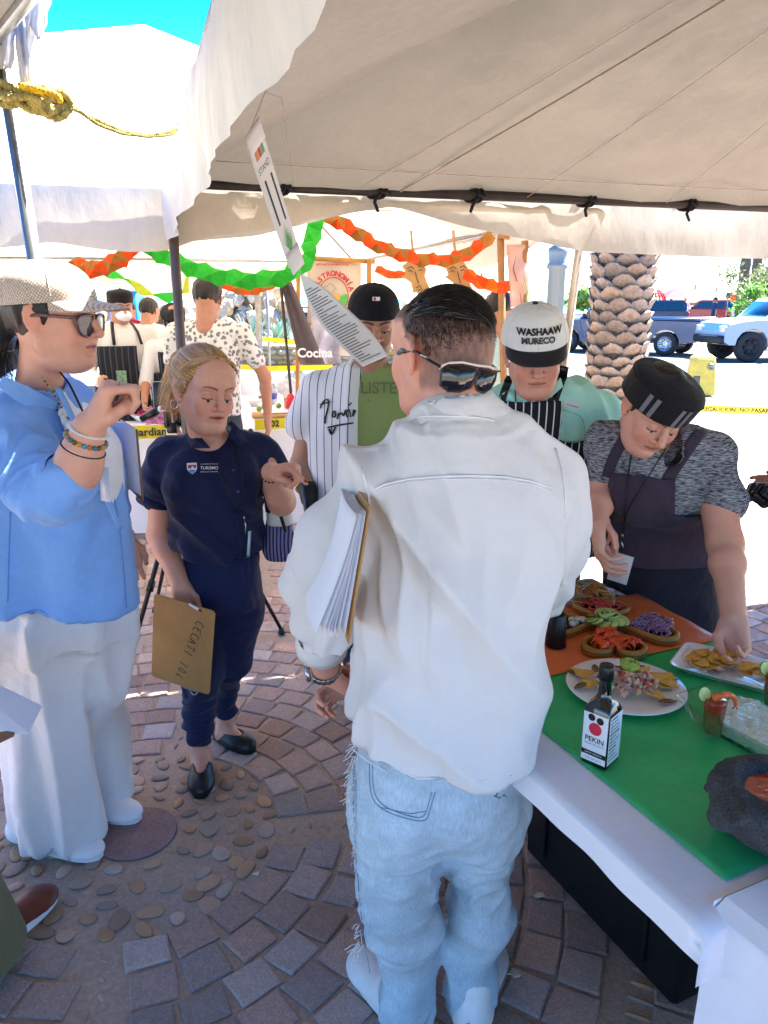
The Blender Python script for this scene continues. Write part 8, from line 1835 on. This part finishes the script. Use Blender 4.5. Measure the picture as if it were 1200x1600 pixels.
def tape(lab, pts, w, txt=None, ts=.05):
 P_ = smooth_path([W(*p) for p in pts], 40); vs = []
 for i, p in enumerate(P_): d = V(0, .15 * math.sin(i * .7), 1) * w / 2; vs += [p - d, p + d]
 g = thing('caution_tape', lab, 'tape', P_[0]); obj('tape_band', (np.array(vs), [(2 * i, 2 * i + 2, 2 * i + 3, 2 * i + 1) for i in range(39)]), m_tape, g)
 if txt:
  v, f = text2d(txt, ts, bold=.002); L = np.linalg.norm(P_[-1] - P_[0]);
  u = np.clip(v[:, 0] / L + .5, 0, 1) * 39; i = np.minimum(u.astype(int), 38); t = (u - i)[:, None]; w_ = P_[i] * (1 - t) + P_[i + 1] * t + V(0, -.012, 0) + v[:, 1:2] * V(0, 0, 1); obj('lettering', (w_, f), m_ink, g, smooth=False)
tape('yellow caution tape stretched across behind the skull cap at the right', [(1066, 637, 6.4), (1130, 640, 6.2), (1230, 643, 6.0)], .055, 'PRECAUCION  NO PASAR', .045)
tape('yellow caution tape on the back table edge above the navy collar', [(205, 676, 5.12), (260, 674, 5.14)], .09, 'Guardiana', .075); tape('yellow caution tape on the back table edge right of the navy shoulder', [(398, 664, 5.32), (462, 660, 5.36)], .075, '02', .06); tape('thin yellow tape fluttering behind the leaf print shirt', [(355, 572, 7.4), (420, 576, 7.4), (520, 574, 7.4)], .05)
tape('faint yellow tape crossing in front of the stone wall', [(300, 540, 9), (400, 528, 9), (470, 536, 9)], .05)
m_tyre = M('tyre', hexc('2a2a2e'), .85); m_rimm = M('alloy', hexc('b8bcc2'), .3, metal=.8); m_darkg = M('car_glass', hexc('1b2a3a'), .08, coat=.5); m_chr = M('chrome', hexc('d0d4d8'), .15, metal=1); m_tl = M('tail_light', hexc('c02018'), .3); m_hl = M('head_light', hexc('e0d8c8'), .2); m_blkt = M('black_trim', hexc('1a1b1e'), .6)
def wheel(p, r, w, root, T, rimm=m_rimm):
 R_ = roty(math.pi / 2); v, f = lathe([(r * .62, -w / 2), (r * .95, -w / 2), (r, -w * .35), (r, w * .35), (r * .95, w / 2), (r * .62, w / 2)], p, 24, R_, cap=False); t = obj('wheel', (T(v), f), m_tyre, root)
 for s in (-1, 1): v, f = lathe([(r * .62, s * w * .48), (r * .5, s * w * .30), (r * .18, s * w * .34), (.0001, s * w * .40)], p, 20, R_, cap=False); obj('rim', (T(v), f), rimm, t)
 for i in range(12): a = i / 6 * 6.283; v, f = box(V(*p) + V(w * (.44 if i < 6 else -.44), r * .36 * math.cos(a), r * .36 * math.sin(a)), (.03, .09, .09), rotx(a)); obj('spoke', (T(v), f), rimm, t)
def pickup(label, loc, yaw, col, low=None, L=5.0, Wd=1.75, rimm=m_rimm, glass=m_darkg, tailm=None, kind='pickup', lift=0):
 paint = M('paint_' + col[0], hexc(col[1]), .3, coat=.7, spec=.5); root = thing('pickup_truck' if kind == 'pickup' else 'parked_suv', label, 'pickup truck' if kind == 'pickup' else 'car', loc); R = rotz(yaw); T = lambda v: np.asarray(v, float) @ R.T + V(*loc)
 h = L / 2; z0 = .42 + lift; w = Wd / 2; B = lambda c, s, b=.05, tp=1: (lambda q: q)(rbox(c, s, b))
 body = [(-h, .55), (-h, .95), (-h + .05, 1.02), (-.02, 1.04), (.0, 1.05), (1.15, 1.05), (1.9, 1.0), (h - .1, .90), (h, .72), (h, .45), (h - .15, .36), (1.98, .36)] if kind == 'pickup' else [(-h, .5), (-h, .95), (-h + .05, 1.05), (1.1, 1.05), (1.9, .98), (h, .85), (h, .42), (h - .15, .36), (1.98, .36)]
 arch = lambda yc, r: [(yc + r * math.cos(a), .36 + r * math.sin(a) * .95) for a in np.linspace(0, math.pi, 9)]
 poly = body + arch(1.72, .46) + [(1.0, .36), (-1.0, .36)] + arch(-1.48, .44) + [(-1.95, .38), (-h + .1, .42)]
 poly = np.array(poly) + V(0, lift)[:2] if False else np.array([(a, b + lift) for a, b in poly]); n = len(poly); vs = []
 for x, sc_ in ((-w, .0), (-w + .06, .03), (w - .06, .03), (w, .0)): vs += [(x, a, b + (sc_ if b > .9 else 0)) for a, b in poly]
 f = [(j * n + i, j * n + (i + 1) % n, (j + 1) * n + (i + 1) % n, (j + 1) * n + i) for j in range(3) for i in range(n)] + [tuple(range(n))[::-1], tuple(3 * n + i for i in range(n))]
 obj('body', (T(np.array(vs)), f), paint, root, smooth=False)
 y0, y1 = (0.0, 1.25) if kind == 'pickup' else (-h + .1, 1.2); zt = 1.62 + lift; zb_ = 1.04 + lift
 cab = [(y0, zb_), (y0 + .12, zt - .04), (y0 + .25, zt), (y1 - .62, zt), (y1 - .42, zt - .06), (y1 + .12, zb_)]; m = len(cab); vs = []
 for x, ins in ((-w + .04, 0), (-w + .17, 1), (w - .17, 1), (w - .04, 0)): vs += [(x if b < zt - .1 or ins else x * .88, a, b) for a, b in cab]
 f = [(j * m + i, j * m + (i + 1) % m, (j + 1) * m + (i + 1) % m, (j + 1) * m + i) for j in range(3) for i in range(m)] + [tuple(range(m))[::-1], tuple(3 * m + i for i in range(m))]
 obj('cab', (T(np.array(vs)), f), paint, root, smooth=False)
 for s in (-1, 1):
  x = s * (w - .045); wn_ = [[(y0 + .16, zb_ + .06), (y0 + .22, zt - .10), (y1 - .60, zt - .10), (y1 - .18, zb_ + .06)]] if kind == 'pickup' else [[(y0 + .15, zb_ + .06), (y0 + .25, zt - .1), (y0 + 1.1, zt - .1), (y0 + 1.1, zb_ + .06)], [(y0 + 1.2, zb_ + .06), (y0 + 1.2, zt - .1), (y1 - .60, zt - .10), (y1 - .18, zb_ + .06)]]
  for q in wn_: vv_ = np.array([(x * (1 if b < zt - .2 else .92) + s * .02, a, b) for a, b in q] + [(x * (1 if b < zt - .2 else .92) - s * .01, a, b) for a, b in q]); obj('side_window', (T(vv_), [(0, 1, 2, 3), (7, 6, 5, 4), (0, 4, 5, 1), (1, 5, 6, 2), (2, 6, 7, 3), (3, 7, 4, 0)]), glass, root, smooth=False)
  obj('side_mirror', (T(rbox((s * (w + .10), y1 - .15, zb_ + .12), (.16, .10, .18), .03)[0]), rbox((0, 0, 0), (1, 1, 1), .1)[1]), m_blkt, root); obj('door_handle', (T(box((s * (w + .006), y0 + .30, zb_ - .18), (.02, .14, .03))[0]), box((0, 0, 0), (1, 1, 1))[1]), m_blkt, root)
  obj('door_seam', (T(tube([(s * (w + .002), y0 + .1, zb_ - .02), (s * (w + .002), y0 + .1, .48 + lift), (s * (w + .002), y1 - .10, .48 + lift), (s * (w + .002), y1 + .05, zb_ - .04)], .006, 4)[0]), tube([(0, 0, 0), (1, 0, 0), (2, 0, 0), (3, 0, 0)], .1, 4)[1]), m_blkt, root)
  obj('tail_light', (T(rbox((s * (w - .07), -h - .005, .86 + lift), (.13, .06, .26), .02)[0]), rbox((0, 0, 0), (1, 1, 1), .1)[1]), m_tl, root); obj('head_light', (T(rbox((s * (w - .20), h - .02, .78 + lift), (.30, .08, .16), .02)[0]), rbox((0, 0, 0), (1, 1, 1), .1)[1]), m_hl, root)
  for yc in (1.72, -1.48): wheel((s * (w - .12), yc, .36 + lift * .5), .36 + lift * .5, .24, root, T, rimm)
 q = rbox((0, y0 + .045, (zb_ + zt) / 2 - .02), (Wd * .72, .05, .40), .02, rotx(-.2)); obj('rear_window', (T(q[0]), q[1]), glass, root); q = rbox((0, y1 - .14, (zb_ + zt) / 2 - .02), (Wd * .78, .05, .52), .02, rotx(.72)); obj('windscreen', (T(q[0]), q[1]), glass, root)
 q = rbox((0, -h - .07, .54 + lift), (Wd * .96, .16, .18), .03); obj('rear_bumper', (T(q[0]), q[1]), m_chr, root); q = rbox((0, h + .02, .50 + lift), (Wd * .96, .14, .22), .04); obj('front_bumper', (T(q[0]), q[1]), m_blkt, root)
 if kind == 'pickup':
  q = rbox((0, -h - .012, .80 + lift), (Wd * .80, .03, .40), .01); obj('tailgate', (T(q[0]), q[1]), tailm or paint, root); q = box((0, -h / 2 - .02, 1.045 + lift), (Wd * .82, h - .14, .02)); obj('bed_interior', (T(q[0]), q[1]), m_blkt, root, smooth=False)
  for s in (-1, 1): q = rbox((s * (w - .06), -h / 2, 1.09 + lift), (.10, h - .05, .08), .02); obj('bed_rail', (T(q[0]), q[1]), paint, root)
  q = rbox((0, -h + .04, 1.09 + lift), (Wd * .86, .06, .08), .02); obj('bed_rail', (T(q[0]), q[1]), tailm or paint, root)
 q = rbox((.0, -h - .155, .55 + lift), (.32, .02, .12), .005); obj('licence_plate', (T(q[0]), q[1]), m_white, root)
 return root
g1 = G(1123, 565); pickup('white pickup truck parked at the right edge with black wheels and dark windows', (g1[0] + 2.5, g1[1] + 1.0, -.024), math.radians(94), ('white', '93a6bd'), rimm=m_blkt, lift=.10)  # white paint tinted blue-grey, its shaded side put into the colour
g2 = G(1038, 556); pickup('blue and grey pickup truck seen from the rear beside the white one', (g2[0] - .55, g2[1] + 1.9, -.024), math.radians(52), ('slate_blue', '2c4668'), tailm=M('grey_tailgate', hexc('6a757c'), .4, coat=.4), glass=M('stickered_glass', hexc('6f9aa5'), .15, noise=(6, .5)))
g3 = G(905, 531); pickup('white pickup truck in the distance just left of the palm trunk', (g3[0] - .9, g3[1] + 1.5, -.024), math.radians(62), ('cream_white', 'd8d4d2'))
g4 = G(915, 505); pickup('dark blue van in the distance above the white pickup bed', (g4[0], 44, -.024), math.radians(70), ('navy', '1c2a48'), kind='suv', L=4.9)
g5 = G(1110, 512); pickup('red and cream car with open tailgate near the orange sign', (W(1118, 490, 50)[0], 50, -.024), math.radians(35), ('dark_red', '8c1c2c'), kind='suv', L=4.6)
def far_person(lab, px, Y, ht, sh, tr, shorts=True, yaw=0, cap=None): simple_person(lab, W(px, 480, Y)[0], Y, ht, yaw, sh, tr, detail=0, hmm=.03, shorts=shorts)
far_person('distant person in a white shirt and black shorts walking by the red umbrella', 1070, 52, 1.75, m_chefw, m_dkn, yaw=180)
far_person('distant person in a dark blue shirt behind the tailgate of the blue truck', 1117, 36, 1.72, M('navy_far', hexc('223458'), .9), m_slate, yaw=90)
far_person('distant person in a pale shirt bending behind the bonnet of the white truck', 1150, 38, 1.5, m_chefw, m_slate, yaw=-60)
far_person('distant person in a red cap and shirt near the olive tree', 1158, 44, 1.7, M('red_far', hexc('c02830'), .9), m_slate, yaw=200)
far_person('distant person in pink by the vendor basket', 1048, 56, 1.7, M('pink_far', hexc('d9a0a8'), .9), m_slate, yaw=20)
m_um = M('red_canvas', hexc('d0303c'), .8, transl=.3); ub = V(W(1057, 470, 54)[0], 54, 0); um = thing('beach_umbrella', 'red beach umbrella in the distance above the blue truck', 'umbrella', ub)
for i in range(8): a0, a1 = i / 8 * 6.283, (i + 1) / 8 * 6.283; obj('canopy_panel', (np.array([ub + V(0, 0, 2.45), ub + V(1.7 * math.cos(a0), 1.7 * math.sin(a0), 1.75), ub + V(1.7 * math.cos(a1), 1.7 * math.sin(a1), 1.75)]), [(0, 1, 2)]), m_um, um, smooth=False)
obj('umbrella_pole', rod(ub, ub + V(0, 0, 2.45), .03), m_white, um)
m_th = M('palm_thatch', hexc('8a7a66'), .95, noise=[(3, .3, (1, 1, .2)), (14, .3)], bump=(12, .9, .05, (1, 1, .15)))
def palapa(lab, px, Y, r, h0, h1):
 c = V(W(px, 470, Y)[0], Y, -.03); g = thing('thatched_shelter', lab, 'palapa', c); v, f = lathe([(r, h0), (r * .98, h0 + .15), (r * .55, h0 + (h1 - h0) * .5), (.12, h1 - .1), (.05, h1 + .25), (.0001, h1 + .3)], c, 28); v[:, 2] += .08 * np.sin(v[:, 0] * 9) * (v[:, 2] < h0 + .1); obj('thatch_roof', (v, f), m_th, g)
 for a in (.8, 2.4, 3.9, 5.5): obj('post', rod(c + V(r * .6 * math.cos(a), r * .6 * math.sin(a), 0), c + V(r * .6 * math.cos(a), r * .6 * math.sin(a), h0 + .3), .08), m_bamb, g)
palapa('small thatched palapa on the beach right of the red umbrella', 1085, 58, 2.2, 1.3, 2.5); palapa('thatched palapa furthest right, by the green awning', 1118, 64, 2.4, 1.2, 2.4); palapa('large thatched palapa roof behind the hair of the man in white', 752, 30, 1.9, 1.3, 2.35)
bk_ = V(W(1018, 470, 48)[0], 48, -.03); gb_ = thing('vendor_cart', 'round red cage-like vendor cart by the palm trunk', 'cart', bk_)
for i in range(10): a = i / 10 * 3.1416; obj('hoop', tube([bk_ + V(.85 * math.sin(t) * math.cos(a), .85 * math.sin(t) * math.sin(a), 1.35 + .95 * math.cos(t)) for t in np.linspace(0, 6.283, 24)], .05, 5), m_um, gb_)
for z in (.9, 1.5, 2.0): rr = .85 * math.sqrt(max(0, 1 - ((z - 1.35) / .95) ** 2)); obj('ring', tube([bk_ + V(rr * math.cos(t), rr * math.sin(t), z) for t in np.linspace(0, 6.283, 24)], .04, 5), m_um, gb_)
obj('cart_base', rbox(bk_ + V(0, 0, .3), (1.2, 1.0, .5), .05), M('pink_panel', hexc('d88a92'), .7), gb_)
os_ = V(W(1149, 465, 46)[0], 46, 0); og = thing('orange_sign', 'small orange sign on a post in front of the distant palms', 'sign', os_); obj('sign_board', rbox(os_ + V(0, 0, 1.72), (.58, .05, .42), .01), M('orange_board', hexc('f05a10'), .6), og); obj('sign_post', rod(os_, os_ + V(0, 0, 1.55), .03), m_steel, og)
gs2 = V(W(1138, 460, 48)[0], 48, 0); gg = thing('green_sign', 'small dark green street sign beside the orange one', 'sign', gs2); obj('sign_board', rbox(gs2 + V(0, 0, 1.85), (.26, .04, .36), .01), M('green_board', hexc('2f5a44'), .6), gg); obj('sign_post', rod(gs2, gs2 + V(0, 0, 1.7), .03), m_steel, gg)
def leaves(c, r, n, s, seed, el=1.0):
 g = np.random.default_rng(seed); d = g.normal(0, 1, (n, 3)); d /= np.linalg.norm(d, axis=1)[:, None]; clump = g.normal(0, .45, (14, 3)); k = g.integers(0, 14, n); p = (clump[k] + d * g.uniform(.1, .55, (n, 1))) * np.asarray(r) + c
 a = g.normal(0, 1, (n, 3)); a /= np.linalg.norm(a, axis=1)[:, None]; b = np.cross(a, g.normal(0, 1, (n, 3))); b /= np.linalg.norm(b, axis=1)[:, None]; w = s * g.uniform(.6, 1.3, (n, 1))
 v = np.stack([p - a * w, p + b * w * .35, p + a * w, p - b * w * .35], 1).reshape(-1, 3); return v, np.arange(n * 4).reshape(-1, 4)
m_lf = M('olive_leaves', hexc('6c7550'), .7, transl=.25, rnd=.35); m_lf2 = M('bright_leaves', hexc('5c8a34'), .7, transl=.25, rnd=.35)
def tree(lab, px, Y, h, r, m_, n=2500, s=.10, name='tree'):
 c = V(W(px, 480, Y)[0], Y, -.03); t = thing(name, lab, 'tree', c); top = c + V(0, 0, h * .55)
 obj('trunk', tube([c, c + V(.1, 0, h * .25), top], [.14, .11, .07], 8), m_bark, t)
 for a in (0, 1.3, 2.6, 3.9, 5.1): obj('limb', tube([top - V(0, 0, .4), top + V(math.cos(a) * r * .5, math.sin(a) * r * .4, h * .22)], [.06, .02], 6), m_bark, t)
 obj('crown', leaves(c + V(0, 0, h * .72), (r, r, h * .36), n, s, int(px)), m_, t, smooth=False)
tree('grey-green olive tree at the right edge under the canopy', 1182, 30, 2.9, 1.1, m_lf, 3000, .09); tree('bright green bush at the right edge below the olive tree', 1200, 27, 1.9, .7, m_lf2, 1800, .09)
for px, Y, lab in ((1157, 36, 'distant palm trunk behind the orange sign, the left one of two'), (1175, 38, 'distant palm trunk behind the olive tree, the right one of two')):
 c = V(W(px, 480, Y)[0], Y, -.03); t = thing('palm_tree', lab, 'palm tree', c); q = tube([c + V(0, 0, z) for z in np.linspace(0, 7, 30)], [.21 + .03 * (i % 2) for i in range(30)], 10); obj('trunk', q, m_bark, t)
 obj('crown', leaves(c + V(0, 0, 7.3), (1.8, 1.8, .9), 900, .4, int(px)), m_frond, t, smooth=False)
tree('low green palm clump on the beach left of the leaning pole', 910, 60, 2.2, 2.0, m_lf2, 700, .35, 'palm_clump')
m_rock = M('boulder', hexc('b3a48c'), .9, noise=[(1.2, .2), (8, .2)], bump=(5, .7, .05), rnd=.25); rm_ = []
for k in range(5): v, f = rbox((0, 0, 0), (1, 1, 1), .3); v = v * (1 + .16 * np.random.default_rng(k + 9).normal(0, 1, v.shape)); me = mesh('boulder', v, f, smooth=False); me.materials.append(m_rock); rm_.append(me)
rp2 = thing('rock_pile', 'pile of pale boulders beyond the agaves at the back left', 'rocks', (W(420, 500, 34)[0], 34, 0)); R6 = random.Random(8)
def rocks(pl_, px0, px1, Y, hf, n, smin=.35, smax=.8):
 for i in range(n):
  px = R6.uniform(px0, px1); t = (px - px0) / (px1 - px0); h = hf(t); z = R6.uniform(0, 1) ** .8 * h; y = Y + R6.uniform(-.6, 1.2) + z * .5; o = bpy.data.objects.new('boulder', R6.choice(rm_)); COL.objects.link(o); o.parent = pl_
  o.location = Vector(V(W(px, 480, y)[0], y, z)) - pl_.location; s = R6.uniform(smin, smax); o.scale = (s * 1.3, s, s * .9); o.rotation_euler = (R6.uniform(0, 3), R6.uniform(0, 3), R6.uniform(0, 3))
rocks(rp2, 330, 470, 34, lambda t: .4 + 1.9 * math.sin(t * 3.1) ** .7, 130)
rp3 = thing('rock_pile', 'pale boulders behind the backwards black cap and the paper faces', 'rocks', (W(680, 500, 36)[0], 36, 0)); rocks(rp3, 560, 860, 36, lambda t: .3 + 1.4 * math.sin(t * 2.6 + .4) ** 2, 120)
rp4 = thing('rock_pile', 'low pale boulders between the chefs at the far left', 'rocks', (W(240, 500, 40)[0], 40, 0)); rocks(rp4, 150, 330, 40, lambda t: 1.2, 70)
sw = thing('stone_wall', 'low tan stone retaining wall below the agaves', 'wall', (W(420, 545, 20)[0], 20, 0)); m_ws = M('wall_stone', hexc('a89468'), .9, noise=[(3, .2), (20, .15)], bump=(18, .6, .02), rnd=.28)
obj('wall_core', rbox(V(W(440, 545, 20)[0], 20.3, .24), (8.2, .5, .54), .03), m_bed, sw)
for i in range(26):
 for j in range(4):
  px = V(W(440, 545, 20)[0] - 4 + (i + .5 * (j % 2)) * .31, 20.02, .07 + j * .135); o = bpy.data.objects.new('stone', rm_[(i + j) % 5]); COL.objects.link(o); o.parent = sw; o.location = Vector(px) - sw.location; o.scale = (.29 * R6.uniform(.85, 1.05), .12, .125); o.rotation_euler = (0, R6.uniform(-.08, .08), 0)
  if j == 0 and i == 0: sm_ = []
for o in [x for x in bpy.data.objects if x.name.startswith('stone') and x.parent == sw and x.type == 'MESH' and x.data in rm_]:
 o.material_slots[0].link = 'OBJECT'; o.material_slots[0].material = m_ws
m_ag = M('agave_leaf', hexc('7f9a8c'), .6, rnd=.2, noise=(3, .1))
def agave(lab, px, Y, r, n, seed):
 c = V(W(px, 500, Y)[0], Y, .5); g = np.random.default_rng(seed); t = thing('agave', lab, 'agave', c)
 for i in range(n):
  a = g.uniform(0, 6.283); el = g.uniform(.15, 1.35); L = r * g.uniform(.7, 1.1); d = V(math.cos(a) * math.cos(el), math.sin(a) * math.cos(el), math.sin(el)); s = np.cross(d, (0, 0, 1)); s = nrm(s); u = np.cross(s, d); w = .055 * r
  vs = []
  for t_, ww in ((0, .7), (.25, 1.1), (.6, .8), (1, .03)): p = c + d * L * t_ - V(0, 0, .12 * t_ * t_ * L); vs += [p - s * w * ww + u * w * .5 * ww, p - u * w * .3 * ww, p + s * w * ww + u * w * .5 * ww]
  obj('agave_leaf', (np.array(vs), [(3 * j + k_, 3 * j + k_ + 1, 3 * j + k_ + 4, 3 * j + k_ + 3) for j in range(3) for k_ in range(2)]), m_ag, t)
for k, (px, Y, r, n, lab) in enumerate(((390, 21, .95, 40, 'large blue-green agave above the stone wall, left of the steel pole'), (430, 21.2, .85, 36, 'blue-green agave above the stone wall, between the steel pole and the grey banner'), (445, 22.8, .8, 26, 'agave nearest the grey banner, partly hidden by it'), (362, 22, .7, 26, 'small agave just right of the leaf print shirt'))): agave(lab, px, Y, r, n, k)
bw_ = thing('white_building', 'low white wall with a dark roof edge behind the agaves at the back left', 'building', (W(350, 490, 46)[0], 46, 0)); m_wb = M('white_render', hexc('d8d4cc'), .9, noise=(1, .05))
obj('wall', rbox(V(W(350, 490, 46)[0], 46, .55), (12, 3, 1.2), .02), m_wb, bw_); obj('roof_edge', rbox(V(W(350, 490, 46)[0], 46, 1.22), (12.3, 3.3, .10), .02), M('roof_grey', hexc('8a8c88'), .8), bw_)
for i in range(6): obj('window', rbox(V(W(350, 490, 46)[0] - 5 + i * 2, 44.48, .65), (.9, .06, .55), .01), m_darkg, bw_)
bt_ = thing('portable_toilet', 'blue plastic cabin between the masked chef and the rocks', 'cabin', (W(200, 490, 26)[0], 26, 0)); obj('cabin', rbox(V(W(200, 490, 26)[0], 26, .95), (.95, .95, 1.9), .05), M('blue_plastic', hexc('2a8ad0'), .5), bt_); obj('roof', rbox(V(W(200, 490, 26)[0], 26, 1.95), (1.05, 1.05, .12), .05), m_white, bt_)
# ================================================================ BACK TABLE WITH STALL GOODS
BT0, BT1 = V(W(150, 800, 5.0)[0] - .9, 4.95, 0), V(W(480, 797, 5.55)[0] + .5, 5.60, 0); dT = nrm(BT1 - BT0); nT = V(-dT[1], dT[0], 0); LT = np.linalg.norm(BT1 - BT0)
bt2 = thing('back_table', 'long table under a white cloth behind the woman in navy, with stall goods', 'table', (BT0 + BT1) / 2); BP = lambda s, w, z: BT0 + dT * s + nT * w + V(0, 0, z)
obj('tablecloth', grid(lambda a, b: BP(a * LT, [(-.03, .06), (-.015, .4), (0, .755), (.05, .765), (.8, .765)][min(int(b * 4), 4)][0] + .015 * math.sin(a * 40) * (b < .5), [(-.03, .06), (-.015, .4), (0, .755), (.05, .765), (.8, .765)][min(int(b * 4), 4)][1]), 60, 4), m_cloth, bt2)
obj('tabletop', rbox((BP(LT / 2, .38, .74)), (LT, .76, .03), .004, np.stack([dT, nT, V(0, 0, 1)], 1)), MC['table_board'], bt2)
for s, w in ((.1, .1), (.1, .7), (LT - .1, .1), (LT - .1, .7)): obj('leg', rod(BP(s, w, 0), BP(s, w, .73), .014), m_steel, bt2)
def on_bt(px, py):
 p = G(px, py, .768); return p
def item(name, lab, cat, vf, m_, at): return tag(obj(name, vf, m_, loc=at), lab, cat)
c = on_bt(226, 658); item('bowl', 'pale bowl with pink food on the back table at the left', 'bowl', lathe([(.05, 0), (.10, .05), (.105, .055), (.09, .045), (.0001, .03)], c, 24), m_cer, c); c2 = c + V(0, 0, .045); item('pink_flower', 'bright pink flower lying in the pale bowl', 'flower', leaves(c2, (.06, .06, .02), 60, .03, 5), M('magenta_petal', hexc('e0307a'), .6), c2)
c = on_bt(252, 660) + V(0, 0, .02); item('orchid_flowers', 'pink orchid flowers on the back table behind the microphone', 'flowers', leaves(c, (.12, .10, .04), 120, .035, 6), M('pink_petal', hexc('d88ab8'), .6, transl=.3), c)
c = on_bt(428, 632); bo2 = thing('water_bottle', 'clear plastic water bottle with a purple label on the back table', 'bottle', c); obj('bottle_body', lathe([(.032, 0), (.034, .01), (.034, .12), (.030, .145), (.014, .165), (.013, .18)], c, 20), M('clear_plastic', hexc('cfd8e6'), .1, trans=.5), bo2); obj('bottle_label', lathe([(.0348, .05), (.0348, .10)], c, 20), M('purple_label', hexc('5a5aa8'), .5), bo2); obj('bottle_cap', lathe([(.015, .178), (.015, .195), (.0001, .196)], c, 14), m_wt, bo2)
c = on_bt(452, 620); item('plastic_bag', 'crumpled white plastic bag on the back table beside the pinstriped sleeve', 'bag', crinkle(*(lambda F_: (F_.ell((c[0], c[1], c[2] + .08), (.12, .09, .09)), F_.mesh())[1])(Field(c - .16, c + V(.16, .16, .22), .01)), lambda p: (fbm(p * 30) - .45) * .07, 0), m_film, c)
c = on_bt(455, 642); item('red_bag', 'red packet on the back table beside the pinstriped sleeve', 'bag', crinkle(*(lambda F_: (F_.ell((c[0], c[1], c[2] + .05), (.05, .06, .09)), F_.mesh())[1])(Field(c - .12, c + V(.12, .12, .18), .008)), lambda p: (fbm(p * 30) - .45) * .03, 0), M('red_packet', hexc('c81828'), .35), c)
c = on_bt(428, 650); item('cutting_board', 'wooden board on the back table right of the navy shoulder', 'board', rbox(c + V(0, 0, .012), (.34, .22, .024), .008, rotz(.2)), m_board, c); item('metal_tray', 'white tray lying on the wooden board', 'tray', rbox(c + V(.02, .02, .034), (.24, .15, .016), .006, rotz(.2)), m_cer, c + V(0, 0, .03))
for i, (px, py) in enumerate(((415, 640), (405, 645), (436, 640))): c = on_bt(px, py) + V(0, 0, .03); item('lime', ('whole lime at the back of the wooden board', 'whole lime nearest the navy shoulder on the back table', 'whole lime resting by the white tray')[i], 'lime', lathe([(.0001, -.025), (.018, -.018), (.026, 0), (.018, .018), (.0001, .028)], c, 14), M('lime_skin', hexc('7a9a2a'), .4), c)
c = on_bt(400, 636); item('foil_bowl', 'small cream bowl between the navy shoulder and the water bottle', 'bowl', lathe([(.04, 0), (.07, .06), (.072, .062), (.05, .02), (.0001, .01)], c, 20), m_cer, c)
c = V(W(400, 590, 8)[0], 8, 0); fc2 = thing('folding_chair', 'white folding chair standing behind the back table', 'chair', c)
for x in (-.2, .2): obj('leg', tube([c + V(x, .2, .85), c + V(x, -.1, .45), c + V(x, -.25, 0)], .012, 6), m_white, fc2); obj('leg', tube([c + V(x, -.15, .45), c + V(x, .25, 0)], .012, 6), m_white, fc2)
obj('seat', rbox(c + V(0, 0, .45), (.4, .38, .02), .006), m_white, fc2); obj('backrest', rbox(c + V(0, .18, .75), (.4, .02, .18), .006), m_white, fc2)
ap = W(268, 700, 3.55); tp_ = thing('tripod', 'black tripod with a phone mount and microphone behind the woman in navy', 'tripod', (ap[0], ap[1], 0))
for foot in (G(198, 1056), G(243, 956), G(440, 990)):
 hub = V(-.93, 3.56, .95); lg_ = obj('leg', tube([hub, hub + (foot - hub) * .45, foot + V(0, 0, .02)], [.014, .012, .009], 8), m_blk, tp_); obj('leg_clamp', rod(hub + (foot - hub) * .58, hub + (foot - hub) * .63, .017), m_blk, lg_); obj('leg_foot', lathe([(.018, 0), (.020, .006), (.012, .03)], V(foot[0], foot[1], 0), 12), m_blk, lg_)
obj('centre_column', rod(V(-.93, 3.56, .80), V(-.93, 3.56, 1.10), .013), m_blk, tp_); obj('pan_head', rbox(V(-.93, 3.54, 1.12), (.06, .07, .07), .01), m_blk, tp_)
for (x, y, w, h) in ((270, 668, .05, .05), (262, 655, .03, .08), (278, 650, .04, .05)): obj('mount_part', rbox(W(x, y, 3.5), (w, .04, h), .006), m_blk, tp_)
c = W(255, 617, 3.45); phn = thing('phone', 'black phone with a pale rim clamped on the tripod', 'phone', c); obj('phone_body', rbox(c, (.082, .010, .115), .006, rotz(.15)), m_blk, phn); obj('phone_rim', tube([c + rotz(.15) @ V(.043 * sx_, -.006, .06 * sz_) for sx_, sz_ in ((-1, -1), (1, -1), (1, 1), (-1, 1))], .0015, 4, closed=True), m_white, phn)
a_, b_ = W(222, 654, 3.40), W(262, 634, 3.35); mi = thing('microphone', 'black microphone with a white and red band pointing left of the blonde ponytail', 'microphone', a_); obj('mic_body', rod(a_, a_ + (b_ - a_) * .7, .016, 14), m_blk, mi); obj('mic_band', rod(a_ + (b_ - a_) * .7, a_ + (b_ - a_) * .82, .015, 14), m_white, mi); obj('mic_tip', rod(a_ + (b_ - a_) * .82, b_, .010, 10, r2=.004), m_tl, mi)
